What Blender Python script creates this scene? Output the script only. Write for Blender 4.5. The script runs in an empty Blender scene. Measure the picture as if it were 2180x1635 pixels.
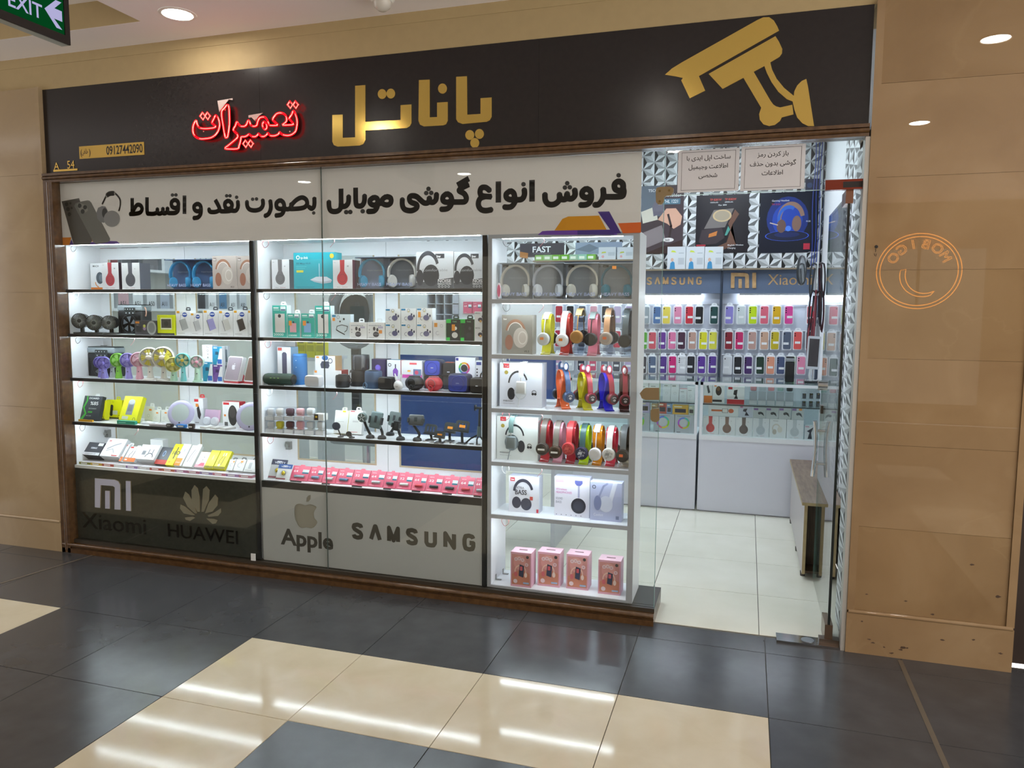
import bpy, bmesh, math, random
from mathutils import Matrix, Vector
from mathutils.geometry import tessellate_polygon
random.seed(7)
SC = bpy.context.scene
COL = SC.collection
PI = math.pi

# ------------------------------------------------------------------ camera
FPX = 1613.38                                   # focal length in pixels of the 2180x1635 frame
CAM = Vector((2.26666, -3.82778, 1.60435))
YAW, PITCH, ROLL = 0.3000277, -0.0971124, 0.0060663
_f = Vector((-math.sin(YAW)*math.cos(PITCH), math.cos(YAW)*math.cos(PITCH), math.sin(PITCH)))
_r0 = Vector((math.cos(YAW), math.sin(YAW), 0)); _u0 = _r0.cross(_f)
_r = math.cos(ROLL)*_r0 + math.sin(ROLL)*_u0
_u = -math.sin(ROLL)*_r0 + math.cos(ROLL)*_u0
cd = bpy.data.cameras.new('camera'); cam = bpy.data.objects.new('camera', cd)
cd.sensor_fit = 'HORIZONTAL'; cd.sensor_width = 36; cd.lens = FPX/2180*36; cd.clip_start = .05
cam.matrix_world = Matrix(((_r.x, _u.x, -_f.x, CAM.x), (_r.y, _u.y, -_f.y, CAM.y), (_r.z, _u.z, -_f.z, CAM.z), (0, 0, 0, 1)))
COL.objects.link(cam); SC.camera = cam

# ------------------------------------------------------------------ light and exposure
W = bpy.data.worlds.new('world'); SC.world = W; W.use_nodes = True
W.node_tree.nodes['Background'].inputs[0].default_value = (1, .96, .94, 1)
W.node_tree.nodes['Background'].inputs[1].default_value = 2.6
SC.view_settings.view_transform = 'Standard'; SC.view_settings.look = 'None'
SC.view_settings.gamma = 1; SC.view_settings.use_curve_mapping = False
SC.view_settings.exposure = 0.3
SC.cycles.transparent_max_bounces = 24; SC.cycles.max_bounces = 8; SC.cycles.diffuse_bounces = 4; SC.cycles.glossy_bounces = 4; SC.cycles.adaptive_threshold = .02
DOWNLIGHT = 130.0      # emission of the mall's ceiling downlights
LED = 46.0            # emission of the LED strips under the shelves
SHOPLIGHT = 42.0       # emission of the shop's ceiling panels
TUBE = 24.0           # emission of the tubes over the phone cases
BAYFILL = .7        # added fill glow on window bays across the mall
WARM = (1, .92, .82); COOL = (.82, .92, 1)

# ------------------------------------------------------------------ pixel rays of the photograph
FR = {'A': (120, 500, 4.9545), 'B': (130, 720, 4.9545), 'C': (540, 500, 4.2745), 'D': (540, 720, 4.2745), 'E': (540, 850, 4.2745),
      'F': (1030, 500, 5.8405), 'G': (1030, 750, 5.8405), 'H': (1030, 980, 5.108), 'P': (1350, 290, 4.2745), 'Q': (1350, 560, 4.2745),
      'R': (1350, 780, 4.2745), 'N': (400, 200, 8.72), 'S': (660, 140, 3.028), 'V': (1370, 0, 4.113), 'T': (690, 360, 3.2537),
      'U': (270, 380, 5.317), 'X': (120, 380, 10.9), 'L': (140, 990, 3.7586), 'W': (80, 160, 3.516), 'K': (1860, 480, 8.177), 'O': (0, 0, 1)}
def ray(u, v, fr='O'):
    a, b, s = FR[fr]; x = a+u/s; y = b+v/s
    return _r*((x-1090)/FPX) - _u*((y-817.5)/FPX) + _f
def onY(u, v, Y, fr='O'):
    d = ray(u, v, fr); return CAM + d*((Y-CAM.y)/d.y)
def onZ(u, v, Z, fr='O'):
    d = ray(u, v, fr); return CAM + d*((Z-CAM.z)/d.z)
def onX(u, v, X, fr='O'):
    d = ray(u, v, fr); return CAM + d*((X-CAM.x)/d.x)

# ------------------------------------------------------------------ materials
def lin(h):
    if not isinstance(h, str): return tuple(h)[:3]
    h = h.lstrip('#'); v = [int(h[i:i+2], 16)/255 for i in (0, 2, 4)]
    return tuple(c/12.92 if c <= .04045 else ((c+.055)/1.055)**2.4 for c in v)
_M = {}
def mat(col, rough=.45, metal=0, emit=0, spec=.5, coat=0, alpha=1, trans=0, speck=0, bump=0, scale=60):
    k = (col, rough, metal, emit, spec, coat, alpha, trans, speck, bump, scale)
    if k in _M: return _M[k]
    m = bpy.data.materials.new('m_%d' % len(_M)); m.use_nodes = True; nt = m.node_tree
    p = nt.nodes['Principled BSDF']; c = lin(col)
    p.inputs['Base Color'].default_value = (*c, 1); p.inputs['Roughness'].default_value = rough
    p.inputs['Metallic'].default_value = metal; p.inputs['Specular IOR Level'].default_value = spec
    p.inputs['Coat Weight'].default_value = coat; p.inputs['Alpha'].default_value = alpha
    p.inputs['Transmission Weight'].default_value = trans
    if emit:
        p.inputs['Emission Color'].default_value = (*c, 1); p.inputs['Emission Strength'].default_value = emit
    if speck or bump:
        tc = nt.nodes.new('ShaderNodeTexCoord'); n = nt.nodes.new('ShaderNodeTexNoise')
        n.inputs['Scale'].default_value = scale; n.inputs['Detail'].default_value = 4
        nt.links.new(tc.outputs['Object'], n.inputs['Vector'])
        if speck:
            mx = nt.nodes.new('ShaderNodeMix'); mx.data_type = 'RGBA'
            mx.inputs[6].default_value = (*[x*(1-speck) for x in c], 1); mx.inputs[7].default_value = (*[min(1, x*(1+speck)) for x in c], 1)
            nt.links.new(n.outputs['Fac'], mx.inputs[0]); nt.links.new(mx.outputs[2], p.inputs['Base Color'])
        if bump:
            b = nt.nodes.new('ShaderNodeBump'); b.inputs['Strength'].default_value = bump; b.inputs['Distance'].default_value = .002
            nt.links.new(n.outputs['Fac'], b.inputs['Height']); nt.links.new(b.outputs['Normal'], p.inputs['Normal'])
    _M[k] = m; return m
def emis(col, s):
    k = ('E', col, s)
    if k not in _M:
        m = bpy.data.materials.new('light_%d' % len(_M)); m.use_nodes = True; nt = m.node_tree; nt.nodes.clear()
        e = nt.nodes.new('ShaderNodeEmission'); e.inputs[0].default_value = (*lin(col), 1); e.inputs[1].default_value = s
        o = nt.nodes.new('ShaderNodeOutputMaterial'); nt.links.new(e.outputs[0], o.inputs[0]); _M[k] = m
    return _M[k]
def glass(tint=(.97, .985, .98), ior=1.45, rough=0.0, gain=1.0):
    k = ('G', tint, ior, rough, gain)
    if k not in _M:
        m = bpy.data.materials.new('glass_%d' % len(_M)); m.use_nodes = True; nt = m.node_tree; nt.nodes.clear()
        lw = nt.nodes.new('ShaderNodeLayerWeight'); lw.inputs['Blend'].default_value = .5      # Schlick's reflectance, the same from both sides
        pw = nt.nodes.new('ShaderNodeMath'); pw.operation = 'POWER'; pw.inputs[1].default_value = 5; nt.links.new(lw.outputs['Facing'], pw.inputs[0])
        fr = nt.nodes.new('ShaderNodeMath'); fr.operation = 'MULTIPLY_ADD'; f0 = gain*((ior-1)/(ior+1))**2
        fr.inputs[1].default_value = 1-f0; fr.inputs[2].default_value = f0; nt.links.new(pw.outputs[0], fr.inputs[0])
        t = nt.nodes.new('ShaderNodeBsdfTransparent'); t.inputs[0].default_value = (*tint, 1)
        g = nt.nodes.new('ShaderNodeBsdfGlossy'); g.inputs['Roughness'].default_value = rough
        mx = nt.nodes.new('ShaderNodeMixShader'); o = nt.nodes.new('ShaderNodeOutputMaterial')
        nt.links.new(fr.outputs[0], mx.inputs[0]); nt.links.new(t.outputs[0], mx.inputs[1]); nt.links.new(g.outputs[0], mx.inputs[2])
        nt.links.new(mx.outputs[0], o.inputs[0]); _M[k] = m
    return _M[k]
def noise_mat(name, stops, scale, rough, bump=0, detail=6, stretch=(1, 1, 1), spec=.5, coat=0, dist=0, vein=None):
    """stone, wood, dusty paint: a colour ramp over stretched noise"""
    m = bpy.data.materials.new(name); m.use_nodes = True; nt = m.node_tree; p = nt.nodes['Principled BSDF']
    tc = nt.nodes.new('ShaderNodeTexCoord'); mp = nt.nodes.new('ShaderNodeMapping'); mp.inputs['Scale'].default_value = stretch
    n = nt.nodes.new('ShaderNodeTexNoise'); n.inputs['Scale'].default_value = scale; n.inputs['Detail'].default_value = detail
    n.inputs['Distortion'].default_value = dist
    r = nt.nodes.new('ShaderNodeValToRGB'); L = nt.links.new
    while len(r.color_ramp.elements) < len(stops): r.color_ramp.elements.new(.5)
    for e, (pos, c) in zip(r.color_ramp.elements, stops): e.position = pos; e.color = (*lin(c), 1)
    ge = nt.nodes.new('ShaderNodeNewGeometry')
    L(ge.outputs['Position'], mp.inputs[0]); L(mp.outputs[0], n.inputs['Vector']); L(n.outputs['Fac'], r.inputs[0])
    out = r.outputs[0]
    if vein:
        n2 = nt.nodes.new('ShaderNodeTexNoise'); n2.inputs['Scale'].default_value = vein[1]; n2.inputs['Detail'].default_value = 8; n2.inputs['Distortion'].default_value = 1.2
        L(ge.outputs['Position'], n2.inputs['Vector'])
        r2 = nt.nodes.new('ShaderNodeValToRGB'); el = r2.color_ramp.elements
        el[0].position = vein[2]; el[0].color = (0, 0, 0, 1); el[1].position = vein[2]+.012; el[1].color = (1, 1, 1, 1)
        e3 = el.new(vein[2]+.024); e3.color = (0, 0, 0, 1)
        L(n2.outputs['Fac'], r2.inputs[0])
        ml = nt.nodes.new('ShaderNodeMath'); ml.operation = 'MULTIPLY'; ml.inputs[1].default_value = vein[3]; L(r2.outputs[0], ml.inputs[0])
        mx = nt.nodes.new('ShaderNodeMix'); mx.data_type = 'RGBA'; mx.inputs[7].default_value = (*lin(vein[0]), 1)
        L(ml.outputs[0], mx.inputs[0]); L(out, mx.inputs[6]); out = mx.outputs[2]
    L(out, p.inputs['Base Color']); p.inputs['Roughness'].default_value = rough
    p.inputs['Specular IOR Level'].default_value = spec; p.inputs['Coat Weight'].default_value = coat
    if bump:
        b = nt.nodes.new('ShaderNodeBump'); b.inputs['Strength'].default_value = bump; b.inputs['Distance'].default_value = .003
        L(n.outputs['Fac'], b.inputs['Height']); L(b.outputs[0], p.inputs['Normal'])
    return m
def star_paper(name='star_wallpaper', cell=.118, tall=.118):
    """wallpaper printed with triangular pyramids: each lattice triangle has three facets of different tone"""
    m = bpy.data.materials.new(name); m.use_nodes = True; nt = m.node_tree; p = nt.nodes['Principled BSDF']; L = nt.links.new
    def mth(op, a, b=None, c=None):
        n = nt.nodes.new('ShaderNodeMath'); n.operation = op
        for i, s in enumerate((a, b, c)):
            if s is None: continue
            if isinstance(s, (int, float)): n.inputs[i].default_value = s
            else: L(s, n.inputs[i])
        return n.outputs[0]
    g = nt.nodes.new('ShaderNodeNewGeometry'); sp = nt.nodes.new('ShaderNodeSeparateXYZ'); L(g.outputs['Position'], sp.inputs[0])
    a = mth('DIVIDE', mth('ADD', sp.outputs[0], sp.outputs[1]), cell)      # along either wall
    z = mth('DIVIDE', sp.outputs[2], tall)
    v = mth('MULTIPLY', a, 1.1547); u = mth('SUBTRACT', z, mth('MULTIPLY', a, .57735))
    fu = mth('FRACT', u); fv = mth('FRACT', v); s = mth('ADD', fu, fv); dn = mth('GREATER_THAN', s, 1)
    def sel(x, y): return mth('ADD', mth('MULTIPLY', x, mth('SUBTRACT', 1, dn)), mth('MULTIPLY', y, dn))
    A = sel(fu, mth('SUBTRACT', 1, fu)); B = sel(fv, mth('SUBTRACT', 1, fv)); C = sel(mth('SUBTRACT', 1, s), mth('SUBTRACT', s, 1))
    am = mth('MULTIPLY', mth('LESS_THAN', A, B), mth('LESS_THAN', A, C))
    bm = mth('MULTIPLY', mth('SUBTRACT', 1, am), mth('LESS_THAN', B, C)); cm = mth('SUBTRACT', mth('SUBTRACT', 1, am), bm)
    up = mth('ADD', mth('ADD', mth('MULTIPLY', am, .82), mth('MULTIPLY', bm, .012)), mth('MULTIPLY', cm, .40))
    dw = mth('ADD', mth('ADD', mth('MULTIPLY', am, .16), mth('MULTIPLY', bm, .86)), mth('MULTIPLY', cm, .66))
    val = sel(up, dw); cb = nt.nodes.new('ShaderNodeCombineColor')
    L(mth('MULTIPLY', val, .93), cb.inputs[0]); L(mth('MULTIPLY', val, .97), cb.inputs[1]); L(val, cb.inputs[2])
    L(cb.outputs[0], p.inputs['Base Color']); p.inputs['Roughness'].default_value = .5
    return m

# ------------------------------------------------------------------ mesh building
class MB:
    def __init__(s): s.v = []; s.f = []; s.m = []; s.mats = []
    def mi(s, m):
        if m not in s.mats: s.mats.append(m)
        return s.mats.index(m)
    def add(s, vs, fs, m):
        o = len(s.v); s.v += [tuple(x) for x in vs]; i = s.mi(m)
        for f in fs: s.f.append([o+k for k in f]); s.m.append(i)
        return s
    def box(s, x0, x1, y0, y1, z0, z1, m, side=None, top=None):
        vs = [(x, y, z) for z in (z0, z1) for y in (y0, y1) for x in (x0, x1)]
        fs = [((0, 1, 5, 4), m), ((1, 3, 7, 5), side or m), ((3, 2, 6, 7), m), ((2, 0, 4, 6), side or m), ((0, 2, 3, 1), top or side or m), ((4, 5, 7, 6), top or side or m)]
        o = len(s.v); s.v += vs
        for f, mm in fs: s.f.append([o+k for k in f]); s.m.append(s.mi(mm))
        return s
    def rbox(s, x0, x1, y0, y1, z0, z1, r, m, seg=2, axis=None):
        """box with rounded edges; axis='y' rounds only the edges along y"""
        bm = bmesh.new(); bmesh.ops.create_cube(bm, size=1)
        for q in bm.verts: q.co = ((x0+x1)/2+q.co.x*(x1-x0), (y0+y1)/2+q.co.y*(y1-y0), (z0+z1)/2+q.co.z*(z1-z0))
        ed = list(bm.edges)
        if axis:
            k = 'xyz'.index(axis); ed = [e for e in ed if abs((e.verts[0].co-e.verts[1].co)[k]) > 1e-6 and sum(abs(t) for t in (e.verts[0].co-e.verts[1].co)) - abs((e.verts[0].co-e.verts[1].co)[k]) < 1e-6]
        bmesh.ops.bevel(bm, geom=ed, offset=min(r, .49*min(abs(x1-x0) if axis != 'x' else 9, abs(y1-y0) if axis != 'y' else 9, abs(z1-z0) if axis != 'z' else 9)), segments=seg, profile=.5, affect='EDGES')
        bm.verts.ensure_lookup_table(); bm.verts.index_update()
        s.add([q.co[:] for q in bm.verts], [[q.index for q in f.verts] for f in bm.faces], m); bm.free(); return s
    def prism(s, pts, y0, y1, m, side=None, holes=None):
        """polygon in (x, z), from y0 (front) to y1"""
        loops = [list(pts)]+[list(h) for h in (holes or [])]; flat = [q for l in loops for q in l]
        tri = tessellate_polygon([[Vector((q[0], q[1], 0)) for q in l] for l in loops])
        n = len(flat); vs = [(q[0], y0, q[1]) for q in flat]; fs = []
        for t in tri:
            a, b, c = [flat[k] for k in t]
            ccw = (b[0]-a[0])*(c[1]-a[1])-(b[1]-a[1])*(c[0]-a[0]) > 0
            fs.append(t if ccw else t[::-1])
        s.add(vs, fs, m)
        if y1 != y0:
            s.add([(q[0], y1, q[1]) for q in flat], [f[::-1] for f in fs], m)
            for l in loops:
                k = len(l); s.add([(q[0], y0, q[1]) for q in l]+[(q[0], y1, q[1]) for q in l], [(i, (i+1) % k, k+(i+1) % k, k+i) for i in range(k)], side or m)
        return s
    def cyl(s, a, b, r0, r1, m, n=16, caps=True):
        a = Vector(a); b = Vector(b); d = (b-a).normalized(); t = Vector((0, 0, 1)) if abs(d.z) < .9 else Vector((1, 0, 0))
        p = d.cross(t).normalized(); q = d.cross(p)
        vs = [a+(p*math.cos(2*PI*i/n)+q*math.sin(2*PI*i/n))*r0 for i in range(n)]+[b+(p*math.cos(2*PI*i/n)+q*math.sin(2*PI*i/n))*r1 for i in range(n)]
        fs = [(i, n+i, n+(i+1) % n, (i+1) % n) for i in range(n)]
        if caps: fs += [list(range(n)), list(range(2*n-1, n-1, -1))]
        return s.add(vs, fs, m)
    def lathe(s, prof, m, c=(0, 0, 0), axis='z', n=20, sx=1, sy=1, cap=True):
        """profile of (radius, height) turned round an axis"""
        vs = []
        for r, h in prof:
            for i in range(n):
                a = 2*PI*i/n; x, y, z = r*math.cos(a)*sx, r*math.sin(a)*sy, h
                if axis == 'y': x, y, z = x, h, -y
                if axis == 'x': x, y, z = h, x, y
                vs.append((c[0]+x, c[1]+y, c[2]+z))
        fs = []
        for k in range(len(prof)-1):
            for i in range(n): fs.append((k*n+i, k*n+(i+1) % n, (k+1)*n+(i+1) % n, (k+1)*n+i))
        if cap and prof[0][0] > 1e-5: fs.append(list(range(n))[::-1])
        if cap and prof[-1][0] > 1e-5: fs.append([(len(prof)-1)*n+i for i in range(n)])
        return s.add(vs, fs, m)
    def tube(s, path, r, m, n=6, closed=False):
        P = [Vector(p) for p in path]; k = len(P); vs = []; up = Vector((0.13, .27, .95))
        for i in range(k):
            if closed: d = P[(i+1) % k]-P[i-1]
            else: d = P[min(i+1, k-1)]-P[max(i-1, 0)]
            if d.length < 1e-9: d = Vector((0, 0, 1))
            d.normalize(); a = d.cross(up)
            if a.length < .05: a = d.cross(Vector((1, 0, 0)))
            a.normalize(); b = d.cross(a)
            rr = r[i] if isinstance(r, (list, tuple)) else r
            vs += [P[i]+(a*math.cos(2*PI*j/n)+b*math.sin(2*PI*j/n))*rr for j in range(n)]
        fs = [(i*n+j, i*n+(j+1) % n, ((i+1) % k)*n+(j+1) % n, ((i+1) % k)*n+j) for i in range(k if closed else k-1) for j in range(n)]
        if not closed: fs += [list(range(n))[::-1], [(k-1)*n+j for j in range(n)]]
        return s.add(vs, fs, m)
    def strip(s, path, wdir, w, th, m):
        """bent strap: path of points, width along wdir, thickness th"""
        P = [Vector(p) for p in path]; wd = Vector(wdir).normalized(); k = len(P); vs = []
        for i in range(k):
            d = (P[min(i+1, k-1)]-P[max(i-1, 0)]).normalized(); nn = d.cross(wd).normalized()
            for a, b in ((-1, -1), (1, -1), (1, 1), (-1, 1)): vs.append(P[i]+wd*(a*w/2)+nn*(b*th/2))
        fs = [(4*i+j, 4*i+(j+1) % 4, 4*i+4+(j+1) % 4, 4*i+4+j) for i in range(k-1) for j in range(4)]+[(3, 2, 1, 0), tuple(4*(k-1)+j for j in range(4))]
        return s.add(vs, fs, m)
    def sphere(s, c, r, m, n=14, sz=(1, 1, 1)):
        pr = [(math.sin(PI*i/(n//2))*r, -math.cos(PI*i/(n//2))*r) for i in range(n//2+1)]
        o = len(s.v); s.lathe(pr, m, (0, 0, 0), 'z', n)
        for i in range(o, len(s.v)):
            x, y, z = s.v[i]; s.v[i] = (c[0]+x*sz[0], c[1]+y*sz[1], c[2]+z*sz[2])
        return s
    def mesh(s, name, smooth=False):
        me = bpy.data.meshes.new(name); me.from_pydata(s.v, [], s.f)
        for m in s.mats: me.materials.append(m)
        me.polygons.foreach_set('material_index', s.m)
        if smooth:
            me.polygons.foreach_set('use_smooth', [True]*len(me.polygons)); me.update(); me.set_sharp_from_angle(angle=math.radians(38))
        me.update(); return me
    def obj(s, name, parent=None, smooth=False, loc=None, rot=None):
        o = bpy.data.objects.new(name, s.mesh(name, smooth)); COL.objects.link(o)
        if parent is not None: o.parent = parent
        if loc is not None: o.location = loc
        if rot is not None: o.rotation_euler = rot
        return o
def tag(o, label, cat, group=None, kind=None):
    o['label'] = label; o['category'] = cat
    if group: o['group'] = group
    if kind: o['kind'] = kind
    return o
def struct(o): o['kind'] = 'structure'; return o
def thing(name, label, cat, loc=(0, 0, 0), rot=(0, 0, 0), group=None):
    o = bpy.data.objects.new(name, None); COL.objects.link(o); o.empty_display_size = .05
    o.location = loc; o.rotation_euler = rot; return tag(o, label, cat, group)
def bx(name, parent, x0, x1, y0, y1, z0, z1, m, **k): return MB().box(x0, x1, y0, y1, z0, z1, m, **k).obj(name, parent)

# ------------------------------------------------------------------ lettering
AR = {c: (b, j) for c, b, j in zip('ابتجحخدذرزسشصطعفقلمنوپکگی', (0xFE8D, 0xFE8F, 0xFE95, 0xFE9D, 0xFEA1, 0xFEA5, 0xFEA9, 0xFEAB, 0xFEAD, 0xFEAF, 0xFEB1, 0xFEB5, 0xFEB9, 0xFEC1, 0xFEC9, 0xFED1, 0xFED5, 0xFEDD, 0xFEE1, 0xFEE5, 0xFEED, 0xFB56, 0xFB8E, 0xFB92, 0xFBFC), (0, 1, 1, 1, 1, 1, 0, 0, 0, 0, 1, 1, 1, 1, 1, 1, 1, 1, 1, 1, 0, 1, 1, 1, 1))}
def shape(s):
    out = []; i = 0; n = len(s)
    while i < n:
        c = s[i]
        if c == 'آ': out.append(chr(0xFE81)); i += 1; continue
        if c not in AR: out.append(c); i += 1; continue
        pv = i > 0 and s[i-1] in AR and AR[s[i-1]][1]
        if c == 'ل' and i+1 < n and s[i+1] == 'ا': out.append(chr(0xFEFC if pv else 0xFEFB)); i += 2; continue
        nx = AR[c][1] and i+1 < n and s[i+1] in AR
        out.append(chr(AR[c][0]+((3 if nx else 1) if pv else (2 if nx else 0)))); i += 1
    return ''.join(reversed(out))
_GL = {}
def _tm(body, off):
    c = bpy.data.curves.new('lettering', 'FONT'); c.body = body; c.size = 1; c.resolution_u = 3; c.offset = off; c.dimensions = '2D'; c.fill_mode = 'BOTH'
    o = bpy.data.objects.new('lettering', c); me = bpy.data.meshes.new_from_object(o)
    vs = [(v.co.x, v.co.y) for v in me.vertices]; fs = [tuple(p.vertices) for p in me.polygons]
    bpy.data.meshes.remove(me); bpy.data.objects.remove(o); bpy.data.curves.remove(c); return vs, fs
_BAR = max(v[0] for v in _tm('||', 0)[0])
def glyph(ch, off):
    k = (ch, off)
    if k not in _GL:
        vs, fs = ([], []) if ch == ' ' else _tm(ch, off)
        adv = max(v[0] for v in _tm('|'+ch+'|', 0)[0]) - _BAR
        _GL[k] = (vs, fs, adv)
    return _GL[k]
def text2d(s, off=0, track=0):
    """verts and faces of a line of lettering, font size 1, baseline at 0"""
    if any(c in AR for c in s): s = shape(s)
    V = []; Fc = []; x = 0
    for ch in s:
        vs, fs, adv = glyph(ch, off); o = len(V); V += [(a+x, b) for a, b in vs]; Fc += [tuple(o+i for i in f) for f in fs]; x += adv+track
    return V, Fc, x-track
def stroke2d(pts, w):
    V = []; Fc = []
    for i in range(len(pts)-1):
        a = Vector(pts[i]); b = Vector(pts[i+1]); d = b-a
        if d.length < 1e-9: continue
        n = Vector((-d.y, d.x)).normalized()*(w/2); o = len(V)
        V += [tuple(a-n), tuple(b-n), tuple(b+n), tuple(a+n)]; Fc.append((o, o+1, o+2, o+3))
        if i:
            o = len(V); V += [(a.x+w/2*math.cos(k*PI/5), a.y+w/2*math.sin(k*PI/5)) for k in range(10)]; Fc.append(tuple(range(o, o+10)))
    return V, Fc

class Print:
    """flat print on a face: local x right, z up, facing -y; coordinates are fractions of the face"""
    def __init__(s, w, h, y=0.0, step=.00012):
        s.w, s.h, s.y, s.step, s.k, s.b = w, h, y, step, 1, MB()
    def put(s, vs, fs, col):
        y = s.y-.0005-s.step*s.k; s.k += 1
        m = col if not isinstance(col, str) else mat(col, .5)
        s.b.add([(a, y, c) for a, c in vs], fs, m)
    def X(s, u): return (u-.5)*s.w
    def Z(s, v): return v*s.h
    def r(s, a, b, c, d, col): s.put([(s.X(a), s.Z(b)), (s.X(c), s.Z(b)), (s.X(c), s.Z(d)), (s.X(a), s.Z(d))], [(0, 1, 2, 3)], col)
    def c(s, u, v, r, col, ry=None, n=20):
        ry = ry or r; s.put([(s.X(u)+r*s.w*math.cos(2*PI*i/n), s.Z(v)+ry*s.w*math.sin(2*PI*i/n)) for i in range(n)], [tuple(range(n))], col)
    def o(s, u, v, r, t, col, a0=0, a1=360, ry=1, n=24):
        vs = []; 
        for i in range(n+1):
            a = math.radians(a0+(a1-a0)*i/n)
            for q in (r-t/2, r+t/2): vs.append((s.X(u)+q*s.w*math.cos(a), s.Z(v)+q*s.w*ry*math.sin(a)))
        s.put(vs, [(2*i, 2*i+1, 2*i+3, 2*i+2) for i in range(n)], col)
    def p(s, pts, col):
        q = [(s.X(a), s.Z(b)) for a, b in pts]; b = MB(); b.prism(q, 0, 0, None); s.put([(x, z) for x, y, z in b.v], b.f, col)
    def s_(s, pts, w, col):
        vs, fs = stroke2d([(s.X(a), s.Z(b)) for a, b in pts], w*s.w); s.put(vs, fs, col)
    def t(s, txt, u, v, hh, col, al='l', off=0, fit=None):
        V, Fc, wd = text2d(txt, off); k = hh*s.h/.7; kx = k
        if fit: kx = min(k*1.6, fit*s.w/wd) if fit > 0 else k
        x0 = s.X(u)-(wd*kx*{'l': 0, 'c': .5, 'r': 1}[al]); s.put([(x0+a*kx, s.Z(v)+b*k) for a, b in V], Fc, col)
    def obj(s, parent, name='front_print'): return s.b.obj(name, parent)

# ------------------------------------------------------------------ placing goods by where they stand
BAYS = ((-1.93, -.538), (-.496, .910), (.962, 1.708))          # clear widths between the side panels
def in_bay(x, w, crop=True):
    """shift a thing off a side panel on its left; cut it short (or shift it) at one on its right"""
    lo, hi = min(BAYS, key=lambda q: max(q[0]-x, x-q[1], 0)); l = max(x-w/2, lo+.0015); r = l+w
    if r > hi-.0015:
        r = hi-.0015
        if not crop: l = r-w
    return (l+r)/2, r-l
def spot(fr, u0, vt, u1, vb, shelf, d=.05, tilt=0, Y=None):
    """base point, width and height of an upright (or leaning) face standing on a shelf of height `shelf`"""
    um = (u0+u1)/2; z0 = shelf+d*math.sin(tilt)
    P = onZ(um, vb, z0, fr) if Y is None else onY(um, vb, Y, fr)
    P = Vector((P.x, P.y if Y is None else Y, z0)); n = Vector((0, -math.cos(tilt), math.sin(tilt)))
    def hit(u, v):
        D = ray(u, v, fr); return CAM+D*((P-CAM).dot(n)/D.dot(n))
    vm = (vt+vb)/2; a = hit(u0, vm); b = hit(u1, vm); t = hit(um, vt)
    h = (t-P).dot(Vector((0, math.sin(tilt), math.cos(tilt)))); P.x = (a.x+b.x)/2; w = b.x-a.x
    if .02 < P.y < .3 and P.z < 2: P.x, w = in_bay(P.x, w)
    return P, w, h
# ================================================================== the setting
WHITE = mat('#eef0f2', .4); ALU = mat('#c9ccd0', .35, .6); BLACK = mat('#141416', .4); BRONZE = noise_mat('bronze_anodised', [(.3, '#4a3118'), (.7, '#5e4224')], 30, .2, spec=.8)
CHROME = mat('#d8dadc', .12, 1); BRASS = mat('#8f7c5c', .4, .5)
MARBLE = noise_mat('polished_marble', [(.25, '#8b7050'), (.55, '#977c5a'), (.8, '#a28866')], 2.6, .004, detail=9, dist=.6, spec=.5, vein=('#d2b98c', .9, .52, .05))
MARBLE_B = noise_mat('polished_marble_darker', [(.25, '#876c4b'), (.55, '#937855'), (.8, '#9e8461')], 2.2, .004, detail=9, dist=.6, vein=('#cfb585', 1.1, .5, .05))
CREAMT = noise_mat('cream_tile', [(.2, '#c6b79a'), (.55, '#d0c3a8'), (.85, '#d8cdb6')], 5, .085, detail=8, dist=.5, spec=.5)
DARKT = noise_mat('dark_tile', [(.2, '#3d3e40'), (.55, '#454648'), (.85, '#4c4d4f')], 7, .2, detail=8, spec=.5)
SHOPT = noise_mat('shop_tile', [(.2, '#dfddcc'), (.6, '#e9e7d8'), (.9, '#efede1')], 3, .12, detail=7, spec=.5)
GROUT = mat('#5b574e', .8)
PLASTER = mat('#faf5f3', .8); CREAMP = mat('#b5a075', .7, speck=.06, scale=20)

MARBLE_L = noise_mat('marble_lit_left', [(.25, '#a08a6a'), (.55, '#ac9776'), (.8, '#b7a383')], 2.4, .14, detail=9, dist=.6, vein=('#d2c19c', .9, .52, .05))  # marble copy lightened to stand in for stronger light on the left
TS = .6; TY = 1.31                     # mall tile size; the shop front line lies 1.31 tiles behind a joint
fl = struct(MB().box(-7.2, 6.6, -8.4, 0.02, -.06, -.004, GROUT).obj('floor'))
def tiles(par, xs, ys, pick, th=.004, gap=.0012):
    cache = {}
    for i in range(len(xs)-1):
        for j in range(len(ys)-1):
            m = pick(i, j); w = xs[i+1]-xs[i]-2*gap; h = ys[j+1]-ys[j]-2*gap; k = (m, round(w, 4), round(h, 4))
            if k not in cache:
                b = 0.0008
                cache[k] = MB().add([(-w/2, -h/2, -.003), (w/2, -h/2, -.003), (w/2, h/2, -.003), (-w/2, h/2, -.003), (-w/2+b, -h/2+b, th-.004), (w/2-b, -h/2+b, th-.004), (w/2-b, h/2-b, th-.004), (-w/2+b, h/2-b, th-.004)],
                                    [(0, 1, 5, 4), (1, 2, 6, 5), (2, 3, 7, 6), (3, 0, 4, 7), (4, 5, 6, 7)], m).mesh('tile')
            o = bpy.data.objects.new('tile', cache[k]); COL.objects.link(o); o.parent = par
            o.location = ((xs[i]+xs[i+1])/2, (ys[j]+ys[j+1])/2, 0)
def mall_pick(i, j):
    c = (i-6) % 6; r = 8-j                       # r counts rows away from the shop: 0 = threshold strip, 1 = first full row
    if r < 2 or (r-2) % 6 > 3 or c > 3: return DARKT
    return CREAMT if c in (0, 3) or (r-2) % 6 in (0, 3) else DARKT
tiles(fl, [TS*k for k in range(-6, 8)], [TS*(k-TY) for k in range(-7, 2)]+[0.0], mall_pick)
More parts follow.
